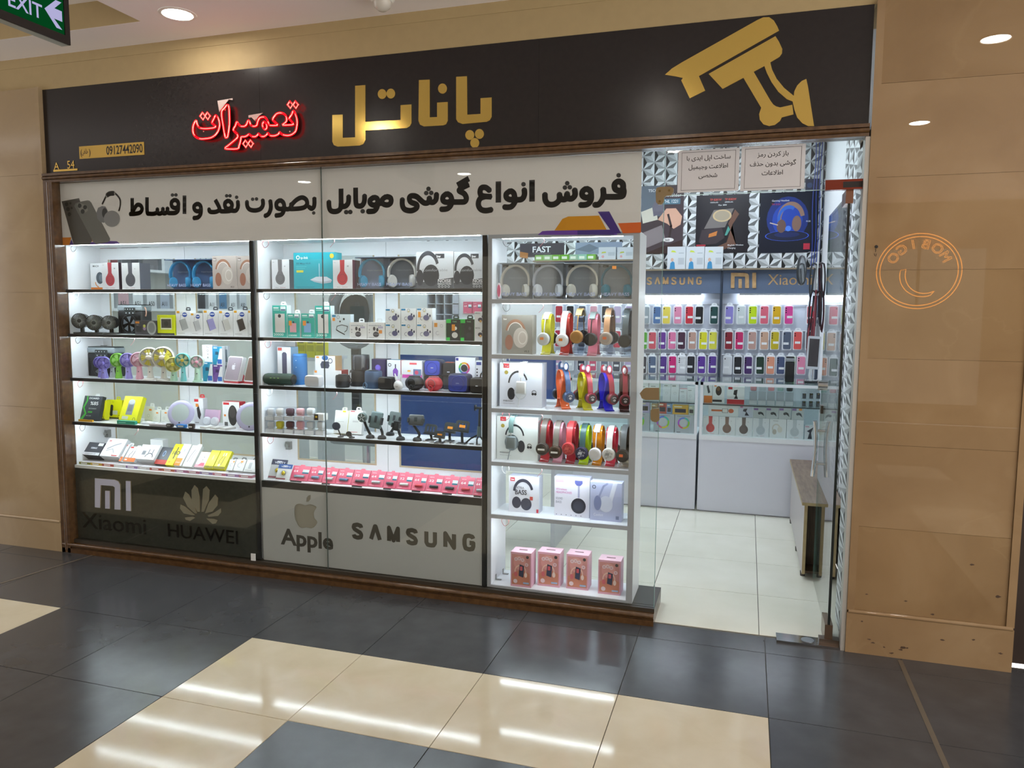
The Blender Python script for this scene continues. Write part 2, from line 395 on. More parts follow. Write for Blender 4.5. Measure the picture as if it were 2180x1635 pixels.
STRIPM = mat('#6f6557', .45, .3)
t1 = struct(MB().box(2.985, 3.005, -2.9, -.07, -.002, .0012, STRIPM).obj('trim_1')); 
t2 = struct(MB().add([(-1.757, -.03, .0012), (-1.737, -.03, .0012), (-1.832, -.62, .0012), (-1.852, -.62, .0012)], [(0, 3, 2, 1)], STRIPM).obj('trim_2'))
sf = struct(MB().box(-2.3, 2.86, .02, 3.3, -.06, -.004, GROUT).obj('floor_shop'))
tiles(sf, [2.375+.58*k for k in range(-8, 1)]+[2.86], [.02, .578, 1.15, 1.73, 2.31, 2.89, 3.3], lambda i, j: SHOPT)

# marble pillars
def pillar(name, x0, x1, side, joints, MARBLE=MARBLE, MARBLE_B=MARBLE_B):
    """front wall of slabs set back in a raised rim, on a plinth with a rounded moulding"""
    w = struct(MB().box(x0, x1, -.035, .30, 0, 2.97, MARBLE_B).obj(name)); rim = .032
    b = MB()
    b.box(x0, x0+rim, -.05, -.035, .205, 2.97, MARBLE); b.box(x1-rim, x1, -.05, -.035, .205, 2.97, MARBLE)
    b.obj('rim', w)
    for k in range(len(joints)-1):
        s = MB().box(x0+rim+.001, x1-rim-.001, -.042, -.0355, joints[k]+.0006, joints[k+1]-.0006, MARBLE if k % 3 else MARBLE_B).obj('slab', w)
    bx('plinth', w, x0, x1, -.052, -.035, 0, .195, MARBLE)
    MB().tube([(x0+.006, -.047, .2), (x1-.006, -.047, .2)], .010, MARBLE, 10).obj('moulding', w, True)
    return w
pillar('wall_right', 2.762, 3.45, 1, [.208, .61, 1.0, 1.395, 1.794, 2.204, 2.61, 2.97])
pillar('wall_left', -2.95, -2.003, -1, [.208, .95, 1.70, 2.44, 2.97], MARBLE_L, MARBLE_L)
STAIN = mat('#4a3420', .6)
for k in range(16):
    x = random.uniform(2.80, 3.42); z_ = random.uniform(.02, .18) if k < 11 else random.uniform(.22, .5); r = random.uniform(.003, .009); y = -.0523 if z_ < .195 else -.0423
    MB().prism([(x+r*random.uniform(.6, 2.2)*math.cos(a), z_+r*random.uniform(.4, 1)*math.sin(a)) for a in [2*PI*i/9 for i in range(9)]], y, y, STAIN).obj('stain', bpy.data.objects['wall_right'])
# neighbouring dark shop front beyond the right pillar
struct(MB().box(3.45, 6.4, .06, .2, 0, 3.16, mat('#2a1d16', .35)).obj('wall_neighbour'))
struct(MB().box(-7.2, -2.95, -.05, .2, 0, 2.97, MARBLE_L).obj('wall_neighbour_left'))
# plaster band over the sign, with a small step under the ceiling
fa = struct(MB().box(-7.2, 6.4, -.02, .3, 2.958, 3.16, CREAMP).obj('wall_fascia'))
bx('step', fa, -7.2, 6.4, -.0235, -.02, 3.105, 3.16, CREAMP)
# mall ceiling with a recessed tray
ce = struct(MB().box(-7.2, 6.6, -.316, .3, 3.16, 3.24, PLASTER).box(-.953, 6.6, -8.5, -.316, 3.16, 3.24, PLASTER).box(-7.2, -.953, -8.5, -2.4, 3.16, 3.24, PLASTER).box(-7.2, -5.2, -2.4, -.316, 3.16, 3.24, PLASTER).obj('ceiling'))
tr = MB().box(-5.2, -.953, -2.4, -.316, 3.30, 3.32, PLASTER); tr.box(-5.2, -.953, -.316, -.30, 3.24, 3.32, CREAMP); tr.box(-.953, -.94, -2.4, -.316, 3.24, 3.32, CREAMP); tr.obj('tray', ce)
bx('tray_edge', ce, -5.2, -.954, -.3165, -.306, 3.161, 3.30, CREAMP)
# far side of the mall
op = struct(MB().box(-7.2, 6.6, -8.55, -8.4, 0, 3.24, mat('#8d7450', .35)).obj('wall_opposite'))
for k in range(4): bx('window_bay', op, -6.4+k*3.1, -3.9+k*3.1, -8.4, -8.37, .3, 2.5, emis((1, .86, .66), BAYFILL))  # glowing bays added out of view as even frontal fill

struct(MB().box(-7.2, -7.1, -8.4, -3.9, 0, 3.16, mat('#86714f', .5)).obj('wall_far_left'))  # unseen wall, cut short to admit world light and block veil in the glass

# shop shell
STAR = star_paper(); STARB = star_paper('star_wallpaper_wide', .30, .10); SHOPW = mat('#e9ebee', .6)
struct(MB().box(-2.35, 2.95, 3.3, 3.4, 0, 3.12, SHOPW).obj('wall_back'))
struct(MB().box(2.86, 2.96, .3, 3.3, 0, 3.12, SHOPW).obj('wall_shop_right'))
struct(MB().box(-2.45, -2.35, .3, 3.3, 0, 3.12, mat('#d9d8d0', .6)).obj('wall_shop_left'))
struct(MB().box(-2.45, 2.96, .3, 3.4, 3.12, 3.2, SHOPW).obj('ceiling_shop'))
sp = tag(MB().box(-.9, 2.858, 3.292, 3.2995, 1.99, 3.118, STAR).obj('wallpaper'), 'star patterned black and white wallpaper on the shop back wall', 'wallpaper')
tag(MB().box(2.853, 2.8595, .3, 1.75, .02, 3.118, STARB).obj('wallpaper'), 'star patterned wallpaper strip beside the glass door', 'wallpaper')
struct(MB().box(2.762, 2.86, -.03, .31, 0, 2.42, SHOPW).obj('wall_jamb'))
tag(MB().box(2.7545, 2.7615, .03, .31, .02, 2.38, STARB).obj('wallpaper'), 'narrow star patterned wallpaper lining the door jamb', 'wallpaper')
struct(MB().box(2.742, 2.7615, -.045, .03, 0, 2.385, mat('#b9b6ae', .4, .3)).obj('trim_3'))

# ceiling lights: mall
DL = [(-.68, -.35), (-.85, -2.41), (1.57, -2.28), (3.56, -1.35), (3.56, -3.37), (1.53, -3.87), (1.53, -5.04), (-.9, -4.5), (-3.0, -4.5), (-5.6, -1.4)]
dlm = emis(WARM, DOWNLIGHT)
_dw = mat('#f2efe8', .5)
for i, (x, y) in enumerate(DL):
    zc = 3.16 
    t = thing('downlight', 'round recessed downlight in the white ceiling beside the tray' if i == 0 else 'round recessed downlight in the mall ceiling out over the walkway', 'ceiling light', (x, y, zc), group='mall downlights')
    MB().lathe([(.075, -.001), (.078, -.006), (.095, -.004), (.097, 0)], _dw, n=32, cap=False).obj('rim', t, True)
    MB().lathe([(.0001, -.003), (.073, -.003)], dlm, n=32).obj('lens', t)
# shop ceiling panels
for x, y in ((-.9, 1.2), (.6, 1.2), (2.0, 1.2), (-.9, 2.4), (.6, 2.4), (2.0, 2.4)):
    t = thing('ceiling_panel_light', 'square white panel light in the shop ceiling', 'ceiling light', (x, y, 3.12), group='shop ceiling panels')
    bx('frame', t, -.16, .16, -.16, .16, -.012, 0, _dw); bx('diffuser', t, -.145, .145, -.145, .145, -.014, -.012, emis(COOL, SHOPLIGHT))
# smoke detector dome
t = thing('smoke_detector', 'small white domed smoke detector under the ceiling', 'smoke detector', (.47, -.25, 3.16))
MB().lathe([(.062, 0), (.062, -.018), (.05, -.03)], _dw, n=24).obj('base', t, True)
MB().lathe([(.046, -.03), (.04, -.055), (.022, -.07), (.0001, -.074)], mat('#d8d2c6', .25), n=24).obj('dome', t, True)

# exit sign: hangs crosswise, its lit face looks along the shop front
ex = thing('exit_sign', 'black framed green exit sign with white arrow hanging from ceiling', 'exit sign', (-.24, -1.458, 2.6))
L_, H_ = .62, .25
bx('housing', ex, -.042, -.004, -L_, 0, 0, H_, mat('#a9aca4', .5))
fb = MB()
for a in ((-L_, 0, 0, .03), (-L_, 0, H_-.03, H_), (-.022, 0, .03, H_-.03), (-L_, -L_+.03, .03, H_-.03)): fb.box(-.006, .002, a[0], a[1], a[2], a[3], mat('#1c1210', .5))
fb.obj('frame', ex)
bx('lit_face', ex, -.004, -.002, -L_+.028, -.02, .028, H_-.028, emis('#0f7a3a', .22))
GW = emis('#c6c2f0', .62)
ab = MB()
def on_sign(vs, fs): ab.add([(-.0012, a, b) for a, b in vs], fs, GW)
V, Fc, wd = text2d('EXIT', .012); on_sign([(-.255+a*.068, .055+b*.072) for a, b in V], Fc)
V, Fc, wd = text2d(shape('خروج')); on_sign([(-.265+a*.08, .135+b*.08) for a, b in V], Fc)
# arrow with a swept head, pointing to the left of the face
ar = [(-.105, .098), (-.055, .146), (-.02-.01, .146), (-.062, .114), (-.03, .114), (-.03, .076), (-.066, .076), (-.032, .046), (-.057, .046)]
b = MB(); b.prism(ar, 0, 0, GW); ab.add([(-.0012, x, z) for x, y, z in b.v], b.f, GW)
ab.obj('lettering', ex)
for y in (-.1, -.52): MB().cyl((-.022, y, H_), (-.022, y, .56), .005, .005, mat('#777777', .4, .6), 8).obj('rod', ex)
# ================================================================== shop front
GLASS = glass((.965, .985, .975))
# dark sign board
SIGNM = noise_mat('sign_board', [(.3, '#231e1e'), (.7, '#262120')], 40, .24, spec=.45)
sg = thing('sign_board', 'long dark sign board with gold lettering and camera emblem', 'sign', (.375, -.02, 2.44))
ox, oz = .375, 2.44
for a, c in ((-2.001, -.42), (-.419, 1.22), (1.221, 2.754)): bx('panel', sg, a-ox, c-ox, 0, .018, .001, .519, SIGNM)
GOLD = mat('#e2bf66', .15, .9)
def px2(pts, fr, Y): return [(onY(a, b, Y, fr).x, onY(a, b, Y, fr).z) for a, b in pts]
def emb(pts, fr, name, m=None, th=.004):
    q = [(x-ox, z-oz) for x, z in px2(pts, fr, -.0215)]; return MB().prism(q, -th, -.0001, m or GOLD).obj(name, sg)
def dots(cs, fr, name='dot'):
    for cx, cy, rx, ry in cs: emb([(cx+rx*math.cos(2*PI*i/24), cy+ry*math.sin(2*PI*i/24)) for i in range(24)], fr, name)
emb([(145, 318), (212, 315), (212, 465), (292, 462), (292, 130), (358, 125), (358, 362), (585, 350), (585, 255), (655, 250), (655, 370), (645, 390), (625, 402), (358, 418), (358, 480), (345, 505), (320, 515), (180, 522), (155, 512), (145, 490)], 'S', 'gold_letter')
emb([(703, 93), (773, 90), (773, 333), (820, 331), (820, 238), (889, 234), (889, 355), (878, 378), (860, 385), (735, 392), (710, 380), (700, 355)], 'S', 'gold_letter')
emb([(943, 72), (1013, 68), (1015, 316), (1100, 311), (1100, 210), (1172, 205), (1172, 330), (1160, 352), (1140, 362), (985, 376), (955, 365), (943, 345)], 'S', 'gold_letter')
dots([(466, 183, 28, 32), (522, 180, 28, 32), (855, 148, 29, 33), (1031, 447, 29, 32), (1093, 440, 29, 32), (1063, 498, 29, 32)], 'S', 'letter_dot')
emb([(188, 655), (250, 600), (340, 545), (1000, 175), (1050, 153), (1100, 152), (1140, 180), (1170, 230), (1187, 270), (485, 668), (540, 795), (405, 862), (330, 705), (345, 685), (290, 672)], 'V', 'camera_hood')
emb([(570, 648), (1155, 318), (1185, 365), (1215, 430), (1212, 470), (1190, 500), (1110, 548), (1125, 610), (1165, 690), (1230, 770), (1315, 840), (1320, 800), (1345, 750), (1385, 710), (1425, 692), (1440, 760), (1493, 1105), (1440, 1105), (1390, 1080), (1345, 1030), (1320, 960), (1305, 890), (1255, 870), (1180, 805), (1120, 720), (1080, 640), (1058, 580), (965, 630), (1110, 880), (1135, 915), (1160, 932), (1195, 942), (1303, 918), (1313, 1003), (1210, 1030), (1195, 1060), (1150, 1095), (1100, 1105), (1050, 1090), (1018, 1050), (1012, 1000), (1030, 945), (875, 683), (693, 780)], 'V', 'camera_body')
# phone plate and unit number
pl = px2([(312, 535), (795, 495), (795, 592), (312, 628)], 'W', -.021); x0, x1 = pl[0][0], pl[1][0]; z0, z1 = pl[3][1], pl[0][1]
pp = bx('phone_plate', sg, x0-ox, x1-ox, -.003, 0, z0-oz, z1-oz, mat('#cba648', .35, .2))
def letters(par, txt, x, z, h, m, y, al='l', off=0, width=None, name='lettering', track=0, th=0):
    V, Fc, wd = text2d(txt, off, track); k = h/.7; kx = k if width is None else width/wd
    xx = x-wd*kx*{'l': 0, 'c': .5, 'r': 1}[al]; b = MB(); b.add([(xx+a*kx, y, z+c*k) for a, c in V], Fc, m)
    if th:
        ed = {}
        for f in Fc:
            for i in range(len(f)):
                e = (f[i], f[(i+1) % len(f)]); ed[e] = ed.get(e, 0)+1
        for (i, j) in ed:
            if (j, i) not in ed:
                p, q = V[i], V[j]; b.add([(xx+p[0]*kx, y, z+p[1]*k), (xx+q[0]*kx, y, z+q[1]*k), (xx+q[0]*kx, y+th, z+q[1]*k), (xx+p[0]*kx, y+th, z+p[1]*k)], [(0, 3, 2, 1)], th_m or m)
    return b.obj(name, par)
th_m = None
INK = mat('#1b1712', .5)
letters(sg, '09127442090', x1-ox-.008, (z0+z1)/2-oz-.023, .05, INK, -.0036, 'r', .018, .275)
letters(sg, '('+'خلفی'+')' if False else shape('خلفی'), x0-ox+.018, (z0+z1)/2-oz-.008, .03, INK, -.0036, 'l', .004, .052)
letters(sg, '(', x0-ox+.006, (z0+z1)/2-oz-.018, .038, INK, -.0036); letters(sg, ')', x0-ox+.074, (z0+z1)/2-oz-.018, .038, INK, -.0036)
q = px2([(125, 708), (165, 705), (222, 700), (292, 695), (120, 715), (300, 703)], 'W', -.021)
letters(sg, 'A', q[0][0]-ox, q[0][1]-oz, .044, GOLD, -.003); letters(sg, '54', q[2][0]-ox, q[2][1]-oz, .048, GOLD, -.003, width=.062)
bx('number_rule', sg, q[4][0]-ox, q[5][0]-ox, -.003, 0, .014, .026, GOLD)

# red LED word
NEON = emis('#ff0a14', 3.2); NEONW = emis('#ff6458', 6); RED = mat('#241416', .3)
ne = thing('led_sign', 'glowing red LED word sign mounted on the dark board', 'sign', tuple(onY(1085, 560, -.05, 'N')))
def nx(pts, Y=-.05): 
    o = ne.location; return [tuple(onY(a, b, Y, 'N')-o) for a, b in pts]
def smooth(pts, n=4, closed=True):
    P = [Vector(p) for p in pts]; k = len(P); out = []
    for i in range(k if closed else k-1):
        p0, p1, p2, p3 = (P[(i-1) % k], P[i], P[(i+1) % k], P[(i+2) % k]) if closed else (P[max(i-1, 0)], P[i], P[i+1], P[min(i+2, k-1)])
        for j in range(n):
            t = j/n; out.append(.5*((2*p1)+(p2-p0)*t+(2*p0-5*p1+4*p2-p3)*t*t+(3*p1-p0-3*p2+p3)*t**3))
    return out if closed else out+[P[-1]]
word = [(1960, 315), (2000, 385), (2022, 460), (2028, 540), (2015, 640), (1985, 710), (1925, 755), (1850, 772), (1770, 758), (1725, 735), (1703, 710), (1680, 745), (1640, 768), (1590, 778), (1530, 772), (1500, 745), (1484, 728), (1455, 765), (1410, 790), (1360, 785), (1328, 755), (1310, 738), (1285, 770), (1250, 793), (1200, 792), (1160, 770), (1135, 748), (1100, 775), (1050, 795), (990, 800), (980, 860), (950, 960), (920, 1018), (710, 1018), (700, 995), (740, 965), (820, 900), (900, 830), (925, 785), (905, 735), (842, 668), (880, 590), (908, 518), (940, 560), (985, 598), (1050, 600), (1085, 570), (1105, 520), (1128, 490), (1150, 530), (1168, 575), (1205, 598), (1250, 598), (1280, 575), (1300, 500), (1335, 445), (1390, 428), (1440, 440), (1480, 500), (1510, 570), (1550, 585), (1660, 580), (1630, 535), (1575, 480), (1600, 420), (1655, 365), (1725, 352), (1790, 375), (1828, 430), (1830, 500), (1795, 545), (1760, 578), (1945, 570), (1945, 540), (1905, 490), (1880, 455), (1920, 390)]
teh = [(150, 492), (105, 570), (92, 660), (105, 740), (150, 800), (220, 830), (310, 832), (420, 815), (500, 770), (560, 690), (588, 590), (580, 500), (550, 430), (515, 400), (480, 460), (448, 535), (480, 570), (515, 600), (490, 625), (400, 640), (290, 643), (215, 625), (180, 580), (165, 530)]
alef = [(725, 205), (680, 260), (628, 320), (630, 420), (648, 540), (670, 680), (690, 790), (705, 810), (735, 795), (755, 700), (770, 560), (770, 400), (760, 235)]
loop = [(1415, 515), (1385, 560), (1395, 620), (1435, 660), (1465, 620), (1455, 560)]
paths = [word, teh, alef, loop]
for cx, cy in ((1897, 200), (2000, 200), (275, 412), (365, 408), (1070, 925), (1165, 922)):
    paths.append([(cx-48, cy), (cx-5, cy-65), (cx+48, cy), (cx+5, cy+65)])
for i, p in enumerate(paths):
    sm = smooth([Vector((a, b, 0)) for a, b in p], 3 if i < 4 else 1)
    pts = [tuple(v)[:2] for v in sm]
    MB().tube(nx(pts, -.056), .0028, NEONW, 6, True).obj('led_line', ne)
    MB().tube(nx(pts, -.053), .0062, NEON, 6, True).obj('glow_tube', ne)
for p in (word, teh, alef):
    pts = [tuple(v)[:2] for v in smooth([Vector((a, b, 0)) for a, b in p], 2)]; o = ne.location
    MB().prism([(v[0], v[2]) for v in nx(pts, -.045)], .006, .012, RED).obj('backing', ne)
PLATE = mat('#cfc4bf', .5)
MB().prism([(v[0], v[2]) for v in nx([(530, 120), (810, 72), (810, 105), (740, 95), (565, 330)], -.04)], .018, .021, PLATE).obj('bracket', ne)
MB().prism([(v[0], v[2]) for v in nx([(1108, 390), (1375, 345), (1300, 400), (1235, 500), (1160, 425), (1108, 435)], -.04)], .018, .021, PLATE).obj('bracket', ne)
for a, b in ((700, 300), (1250, 480), (300, 700), (1900, 700)):
    c = nx([(a, b)], -.04)[0]; MB().cyl((c[0], .005, c[2]), (c[0], .03, c[2]), .004, .004, PLATE, 8).obj('stand_off', ne)

# frame mouldings
fm = struct(thing('window_1', 'bronze framed shop window glass', 'window', (0, 0, 0))) if False else None
win = bpy.data.objects.new('window_1', None); COL.objects.link(win); struct(win)
hf = MB()
hf.box(-2.0, 2.755, -.05, .03, 2.386, 2.400, BRONZE); hf.box(-2.0, 2.755, -.042, .03, 2.400, 2.424, BRONZE); hf.box(-2.0, 2.755, -.058, .03, 2.424, 2.4395, BRONZE)
hf.obj('head_rail', win)
MB().tube([(-2.0, -.05, 2.412), (2.755, -.05, 2.412)], .011, BRONZE, 10).obj('rounded_bead', win, True)
lf = MB()
lf.box(-2.0025, -1.975, -.05, .03, .0, 2.386, BRONZE); lf.box(-1.975, -1.955, -.04, .03, .0, 2.386, BRONZE); lf.box(-1.955, -1.932, -.05, .03, 0, 2.386, BRONZE); lf.obj('jamb', win)
MB().tube([(-1.965, -.046, .02), (-1.965, -.046, 2.386)], .010, BRONZE, 10).obj('rounded_bead', win, True)
sr = MB()
sr.box(-2.0025, 1.86, -.05, .30, 0, .03, BRONZE); sr.box(-2.0025, 1.86, -.038, .03, .03, .062, BRONZE); sr.box(-2.0025, 1.86, .03, .30, .03, .083, mat('#3b352c', .3)); sr.box(-2.0025, 1.86, -.02, .03, .062, .082, mat('#3b352c', .3)); sr.obj('sill', win)
MB().tube([(-2.0, -.04, .05), (1.86, -.04, .05)], .014, BRONZE, 10).obj('rounded_bead', win, True)
bx('pane', win, -1.932, -.047, -.004, .004, .082, 2.386, GLASS)
bx('pane', win, -.043, 1.855, -.004, .004, .082, 2.386, GLASS)
bx('joint', win, -.0462, -.0438, -.005, .005, .082, 2.386, mat('#4c5652', .25))
bx('pane_edge', win, 1.855, 1.8575, -.004, .004, .082, 2.386, mat('#7fa39a', .15))
# transom glass and door
bx('transom_pane', win, 1.862, 2.742, -.004, .004, 2.166, 2.386, GLASS)
bx('transom_edge', win, 1.862, 2.742, -.004, .004, 2.163, 2.166, mat('#9cb5ae', .15))
# corner patch in an L shape that ties side glass and transom
cp = [(198, 545), (198, 490), (210, 468), (240, 462), (330, 460), (358, 475), (358, 510), (335, 540), (290, 545), (272, 560), (272, 595), (250, 622), (218, 622), (200, 600)]
MB().prism(px2(cp, 'P', -.006), -.012, .010, BRASS).obj('corner_patch', win)
for a, b in ((232, 498), (318, 492), (232, 592)):
    c = onY(a, b, -.018, 'P'); MB().cyl((c.x, -.0145, c.z), (c.x, -.011, c.z), .006, .006, mat('#7d6a45', .4, 1), 10).obj('screw', win)
for pts in ([(52, 245), (85, 205), (105, 195), (228, 195), (228, 305), (105, 305), (70, 290)], [(150, 400), (165, 385), (228, 382), (228, 490), (205, 508), (165, 500), (150, 480)]):
    MB().prism(px2(pts, 'R', -.006), -.010, .010, BRASS).obj('lock_plate', win)
dr = bpy.data.objects.new('door_1', None); COL.objects.link(dr); struct(dr); dr.location = (2.692, .0, 0)
bx('pane', dr, -.005, .005, .012, .868, .03, 2.145, GLASS)
bx('near_edge', dr, -.006, .006, .006, .012, .03, 2.145, mat('#20292a', .2))
bx('far_edge', dr, -.005, .005, .868, .871, .03, 2.145, mat('#8fb0a8', .15))
bx('bottom_shoe', dr, -.018, .018, .0, .16, .006, .10, mat('#8c7a68', .25, .9))
bx('top_shoe', dr, -.016, .016, .0, .15, 2.10, 2.16, mat('#8c6a5a', .22, .9))
h = MB()
for sx in (-1, 1):
    h.tube(smooth([Vector(p) for p in ((sx*.042, .745, .67), (sx*.038, .75, .72), (sx*.032, .75, .82), (sx*.034, .75, .92), (sx*.042, .742, .99))], 4, False), .012, CHROME, 10)
h.obj('pull_bar', dr, True)
for z in (.745, .935): MB().cyl((-.036, .75, z), (.036, .75, z), .008, .008, CHROME, 10).obj('pull_mount', dr, True)
MB().cyl((-.03, .80, 1.19), (.03, .80, 1.19), .03, .03, CHROME, 20).obj('lock', dr, True)
bx('lock_plate', dr, -.012, .012, .77, .83, 1.03, 1.075, mat('#55504a', .3, .8))
# pivot patch on the transom and floor spring cover
tp = px2([(1740, 408), (2085, 395), (2090, 480), (1740, 490)], 'P', -.01)
pv = thing('door_pivot', 'polished copper toned pivot patch at the top of the door', 'door hinge', (2.66, -.012, 2.16))
bx('plate', pv, tp[0][0]-2.66, tp[1][0]-2.66, -.012, .026, .0, .045, mat('#8a4538', .18, .9)); bx('slot', pv, -.0, .085, -.0135, -.011, .008, .034, mat('#1a1210', .5))  # red reflection on the chrome is put into the plate colour
fc = thing('floor_spring_plate', 'scuffed chrome floor spring plate below the glass door', 'door hardware', (2.6, .01, 0))
bx('plate', fc, -.145, .141, -.055, .045, .0, .008, CHROME); bx('rim', fc, -.145, .141, -.058, -.055, 0, .012, mat('#9b9da0', .2, 1))
MB().lathe([(.028, .008), (.03, .009), (.03, .0101)], mat('#aeb1b3', .3, 1), n=24).obj('round_stamp', fc)
bx('pivot_block', fc, .05, .141, -.02, .03, .008, .03, mat('#6d6156', .3, .8))

# banner behind the upper glass
bn = thing('banner', 'white vinyl banner with bold black Persian lettering behind the glass', 'banner', (-.095, .010, 2.0))
bo = Vector((-.095, 0, 2.0)); BW = mat('#e2dcdb', .55)
bx('sheet', bn, -1.932-bo.x, 1.742-bo.x, 0, .003, 0, .385, BW)
BI = mat('#17151a', .5)
def bp(pts, fr): return [(x-bo.x, z-bo.z) for x, z in px2(pts, fr, .009)]
def bstroke(pts, fr, w, b, k, m=BI, closed=False):
    if closed: pts = pts+[pts[0], pts[1]]
    sm = [tuple(v)[:2] for v in smooth([Vector((a, c, 0)) for a, c in pts], 4, False)]
    q = bp(sm, fr); s = (onY(100, 100, .009, fr)-onY(0, 100, .009, fr)).length/100
    V, Fc = stroke2d(q, w*s); b.add([(a, -.0006-k*.00005, c) for a, c in V], Fc, m)
def bdot(cx, cy, r, fr, b, k):
    n = 16; q = bp([(cx+r*math.cos(2*PI*i/n), cy+r*math.sin(2*PI*i/n)) for i in range(n)][::-1], fr); b.add([(a, -.0006-k*.00005, c) for a, c in q], [tuple(range(n))], BI)
T = [  # right half: strokes in the zoom frame 'T'
 [[(2068, 150), (2070, 105), (2040, 85), (2012, 105), (2018, 140), (2050, 150), (2072, 140), (2074, 170), (2055, 190), (1960, 192), (1930, 190)], [(1932, 135), (1935, 180), (1925, 215), (1900, 245), (1872, 247)]],
 [[(1815, 135), (1790, 155), (1790, 185), (1820, 198), (1848, 180), (1843, 150), (1815, 135)], [(1848, 170), (1850, 205), (1835, 235), (1808, 248), (1772, 248)], [(1735, 140), (1738, 180), (1715, 205), (1690, 200), (1682, 165)], [(1682, 170), (1675, 205), (1650, 210), (1632, 190), (1630, 175)], [(1630, 170), (1628, 215), (1595, 243), (1555, 243), (1532, 215), (1530, 170)]],
 [[(1440, 75), (1440, 225)], [(1385, 140), (1388, 175), (1370, 208), (1330, 212), (1318, 200)], [(1290, 150), (1262, 172), (1265, 200), (1295, 212), (1318, 195), (1312, 165), (1290, 150)], [(1320, 195), (1322, 225), (1300, 258), (1270, 265), (1248, 262)], [(1207, 85), (1207, 232)], [(1148, 150), (1120, 128), (1090, 130), (1080, 160), (1095, 185), (1160, 192)], [(1120, 188), (1080, 205), (1068, 245), (1085, 278), (1120, 288), (1162, 280)]],
 [[(1003, 65), (922, 112)], [(1003, 105), (935, 145), (970, 170), (985, 200), (975, 225), (940, 228), (885, 228)], [(850, 170), (825, 190), (825, 220), (855, 230), (882, 215), (875, 185), (850, 170)], [(882, 205), (880, 245), (860, 270), (835, 278), (810, 278)], [(778, 170), (775, 210), (755, 230), (735, 225), (730, 200)], [(730, 195), (722, 230), (695, 235), (668, 215), (640, 190), (605, 185), (590, 200), (600, 228), (640, 245), (640, 270), (605, 288), (560, 280), (542, 250), (542, 205)]],
 [[(430, 190), (402, 212), (408, 240), (440, 248), (462, 232), (460, 200), (430, 190)], [(405, 235), (370, 240)], [(345, 195), (318, 215), (322, 240), (350, 250), (370, 232), (368, 205), (345, 195)], [(370, 230), (368, 262), (350, 288), (325, 293), (303, 293)], [(280, 180), (278, 225), (262, 252), (235, 255), (220, 235), (218, 128)], [(170, 185), (168, 230), (150, 255), (125, 258), (118, 240), (117, 135)], [(117, 235), (112, 275), (85, 293), (50, 290), (35, 265), (33, 222)]]]
TD = [(2040, 43), (1684, 98), (1668, 128), (1702, 126), (1381, 105), (723, 137), (707, 166), (742, 165), (267, 292), (153, 298), (181, 297)]
U = [
 [[(2122, 215), (2122, 300), (2105, 335), (2085, 340), (2060, 320)], [(1850, 330), (1880, 280), (1930, 235), (1985, 215), (2030, 240), (2040, 290), (2010, 325), (1950, 340), (1850, 345)], [(1865, 345), (1858, 280)], [(1860, 335), (1820, 348), (1790, 340)], [(1735, 245), (1695, 275), (1700, 330), (1750, 345), (1780, 320), (1770, 270), (1735, 245)], [(1780, 315), (1775, 370), (1745, 410), (1680, 420)], [(1622, 245), (1630, 330), (1605, 400), (1560, 425)]],
 [[(1537, 240), (1540, 300), (1510, 345), (1450, 362), (1390, 350), (1362, 310), (1360, 258)]],
 [[(1255, 255), (1258, 320), (1235, 362), (1195, 365), (1170, 355)], [(1150, 250), (1112, 275), (1115, 325), (1150, 345), (1185, 325), (1185, 280), (1150, 250)], [(1185, 330), (1170, 365), (1100, 372), (1060, 370)], [(1000, 240), (1050, 340), (1030, 368), (990, 380), (940, 375), (930, 345)]],
 [[(800, 285), (762, 310), (768, 355), (805, 372), (838, 350), (830, 305), (800, 285)], [(840, 345), (835, 400), (805, 440), (752, 448)]],
 [[(652, 192), (652, 402)], [(545, 240), (507, 265), (510, 315), (550, 335), (582, 310), (578, 265), (545, 240)], [(582, 310), (580, 360), (550, 388), (500, 392), (465, 385), (460, 330)], [(460, 375), (430, 395), (410, 385), (408, 335)], [(408, 378), (378, 398), (350, 390), (345, 340)], [(345, 380), (310, 398), (255, 398), (230, 380), (228, 212)]],
 [[(60, 220), (60, 395)], [(30, 402), (90, 400), (150, 385), (172, 345), (155, 305), (115, 300), (80, 350), (62, 395)]]]
UD = [(2115, 390), (1424, 235), (1468, 232), (1130, 196), (1168, 196), (1243, 212), (516, 187), (556, 186)]
for word_, fr, w in [(x, 'T', 33) for x in T]+[(x, 'U', 40) for x in U]:
    b = MB()
    for k, st in enumerate(word_): bstroke(st, fr, w, b, k)
    b.obj('word', bn)
for fr, w, ds in (('T', 16, TD), ('U', 20, UD)):
    for a, c in ds: b = MB(); bdot(a, c, w, fr, b, 9); b.obj('letter_dot', bn)
def bpoly(pts, fr, col, k, b): 
    n = MB(); n.prism(bp(pts, fr), 0, 0, mat(col, .5)); b.add([(x, -.0004-k*.0001, z) for x, y, z in n.v], n.f, mat(col, .5))
b = MB()
bpoly([(1595, 425), (1650, 345), (1690, 328), (1905, 322), (1960, 425)], 'T', '#d8920c', 1, b); bpoly([(1480, 455), (1510, 430), (1545, 427), (2020, 418), (2030, 455)], 'T', '#6a3aa5', 2, b)
bpoly([(1755, 425), (2000, 420), (2010, 455), (1755, 455)], 'T', '#3f2682', 3, b); bpoly([(1895, 295), (1975, 293), (2058, 445), (2000, 447)], 'T', '#3f2682', 4, b); bpoly([(2035, 375), (2195, 368), (2195, 440), (2070, 445)], 'T', '#e06420', 3, b)
b.obj('corner_artwork', bn)
b = MB()
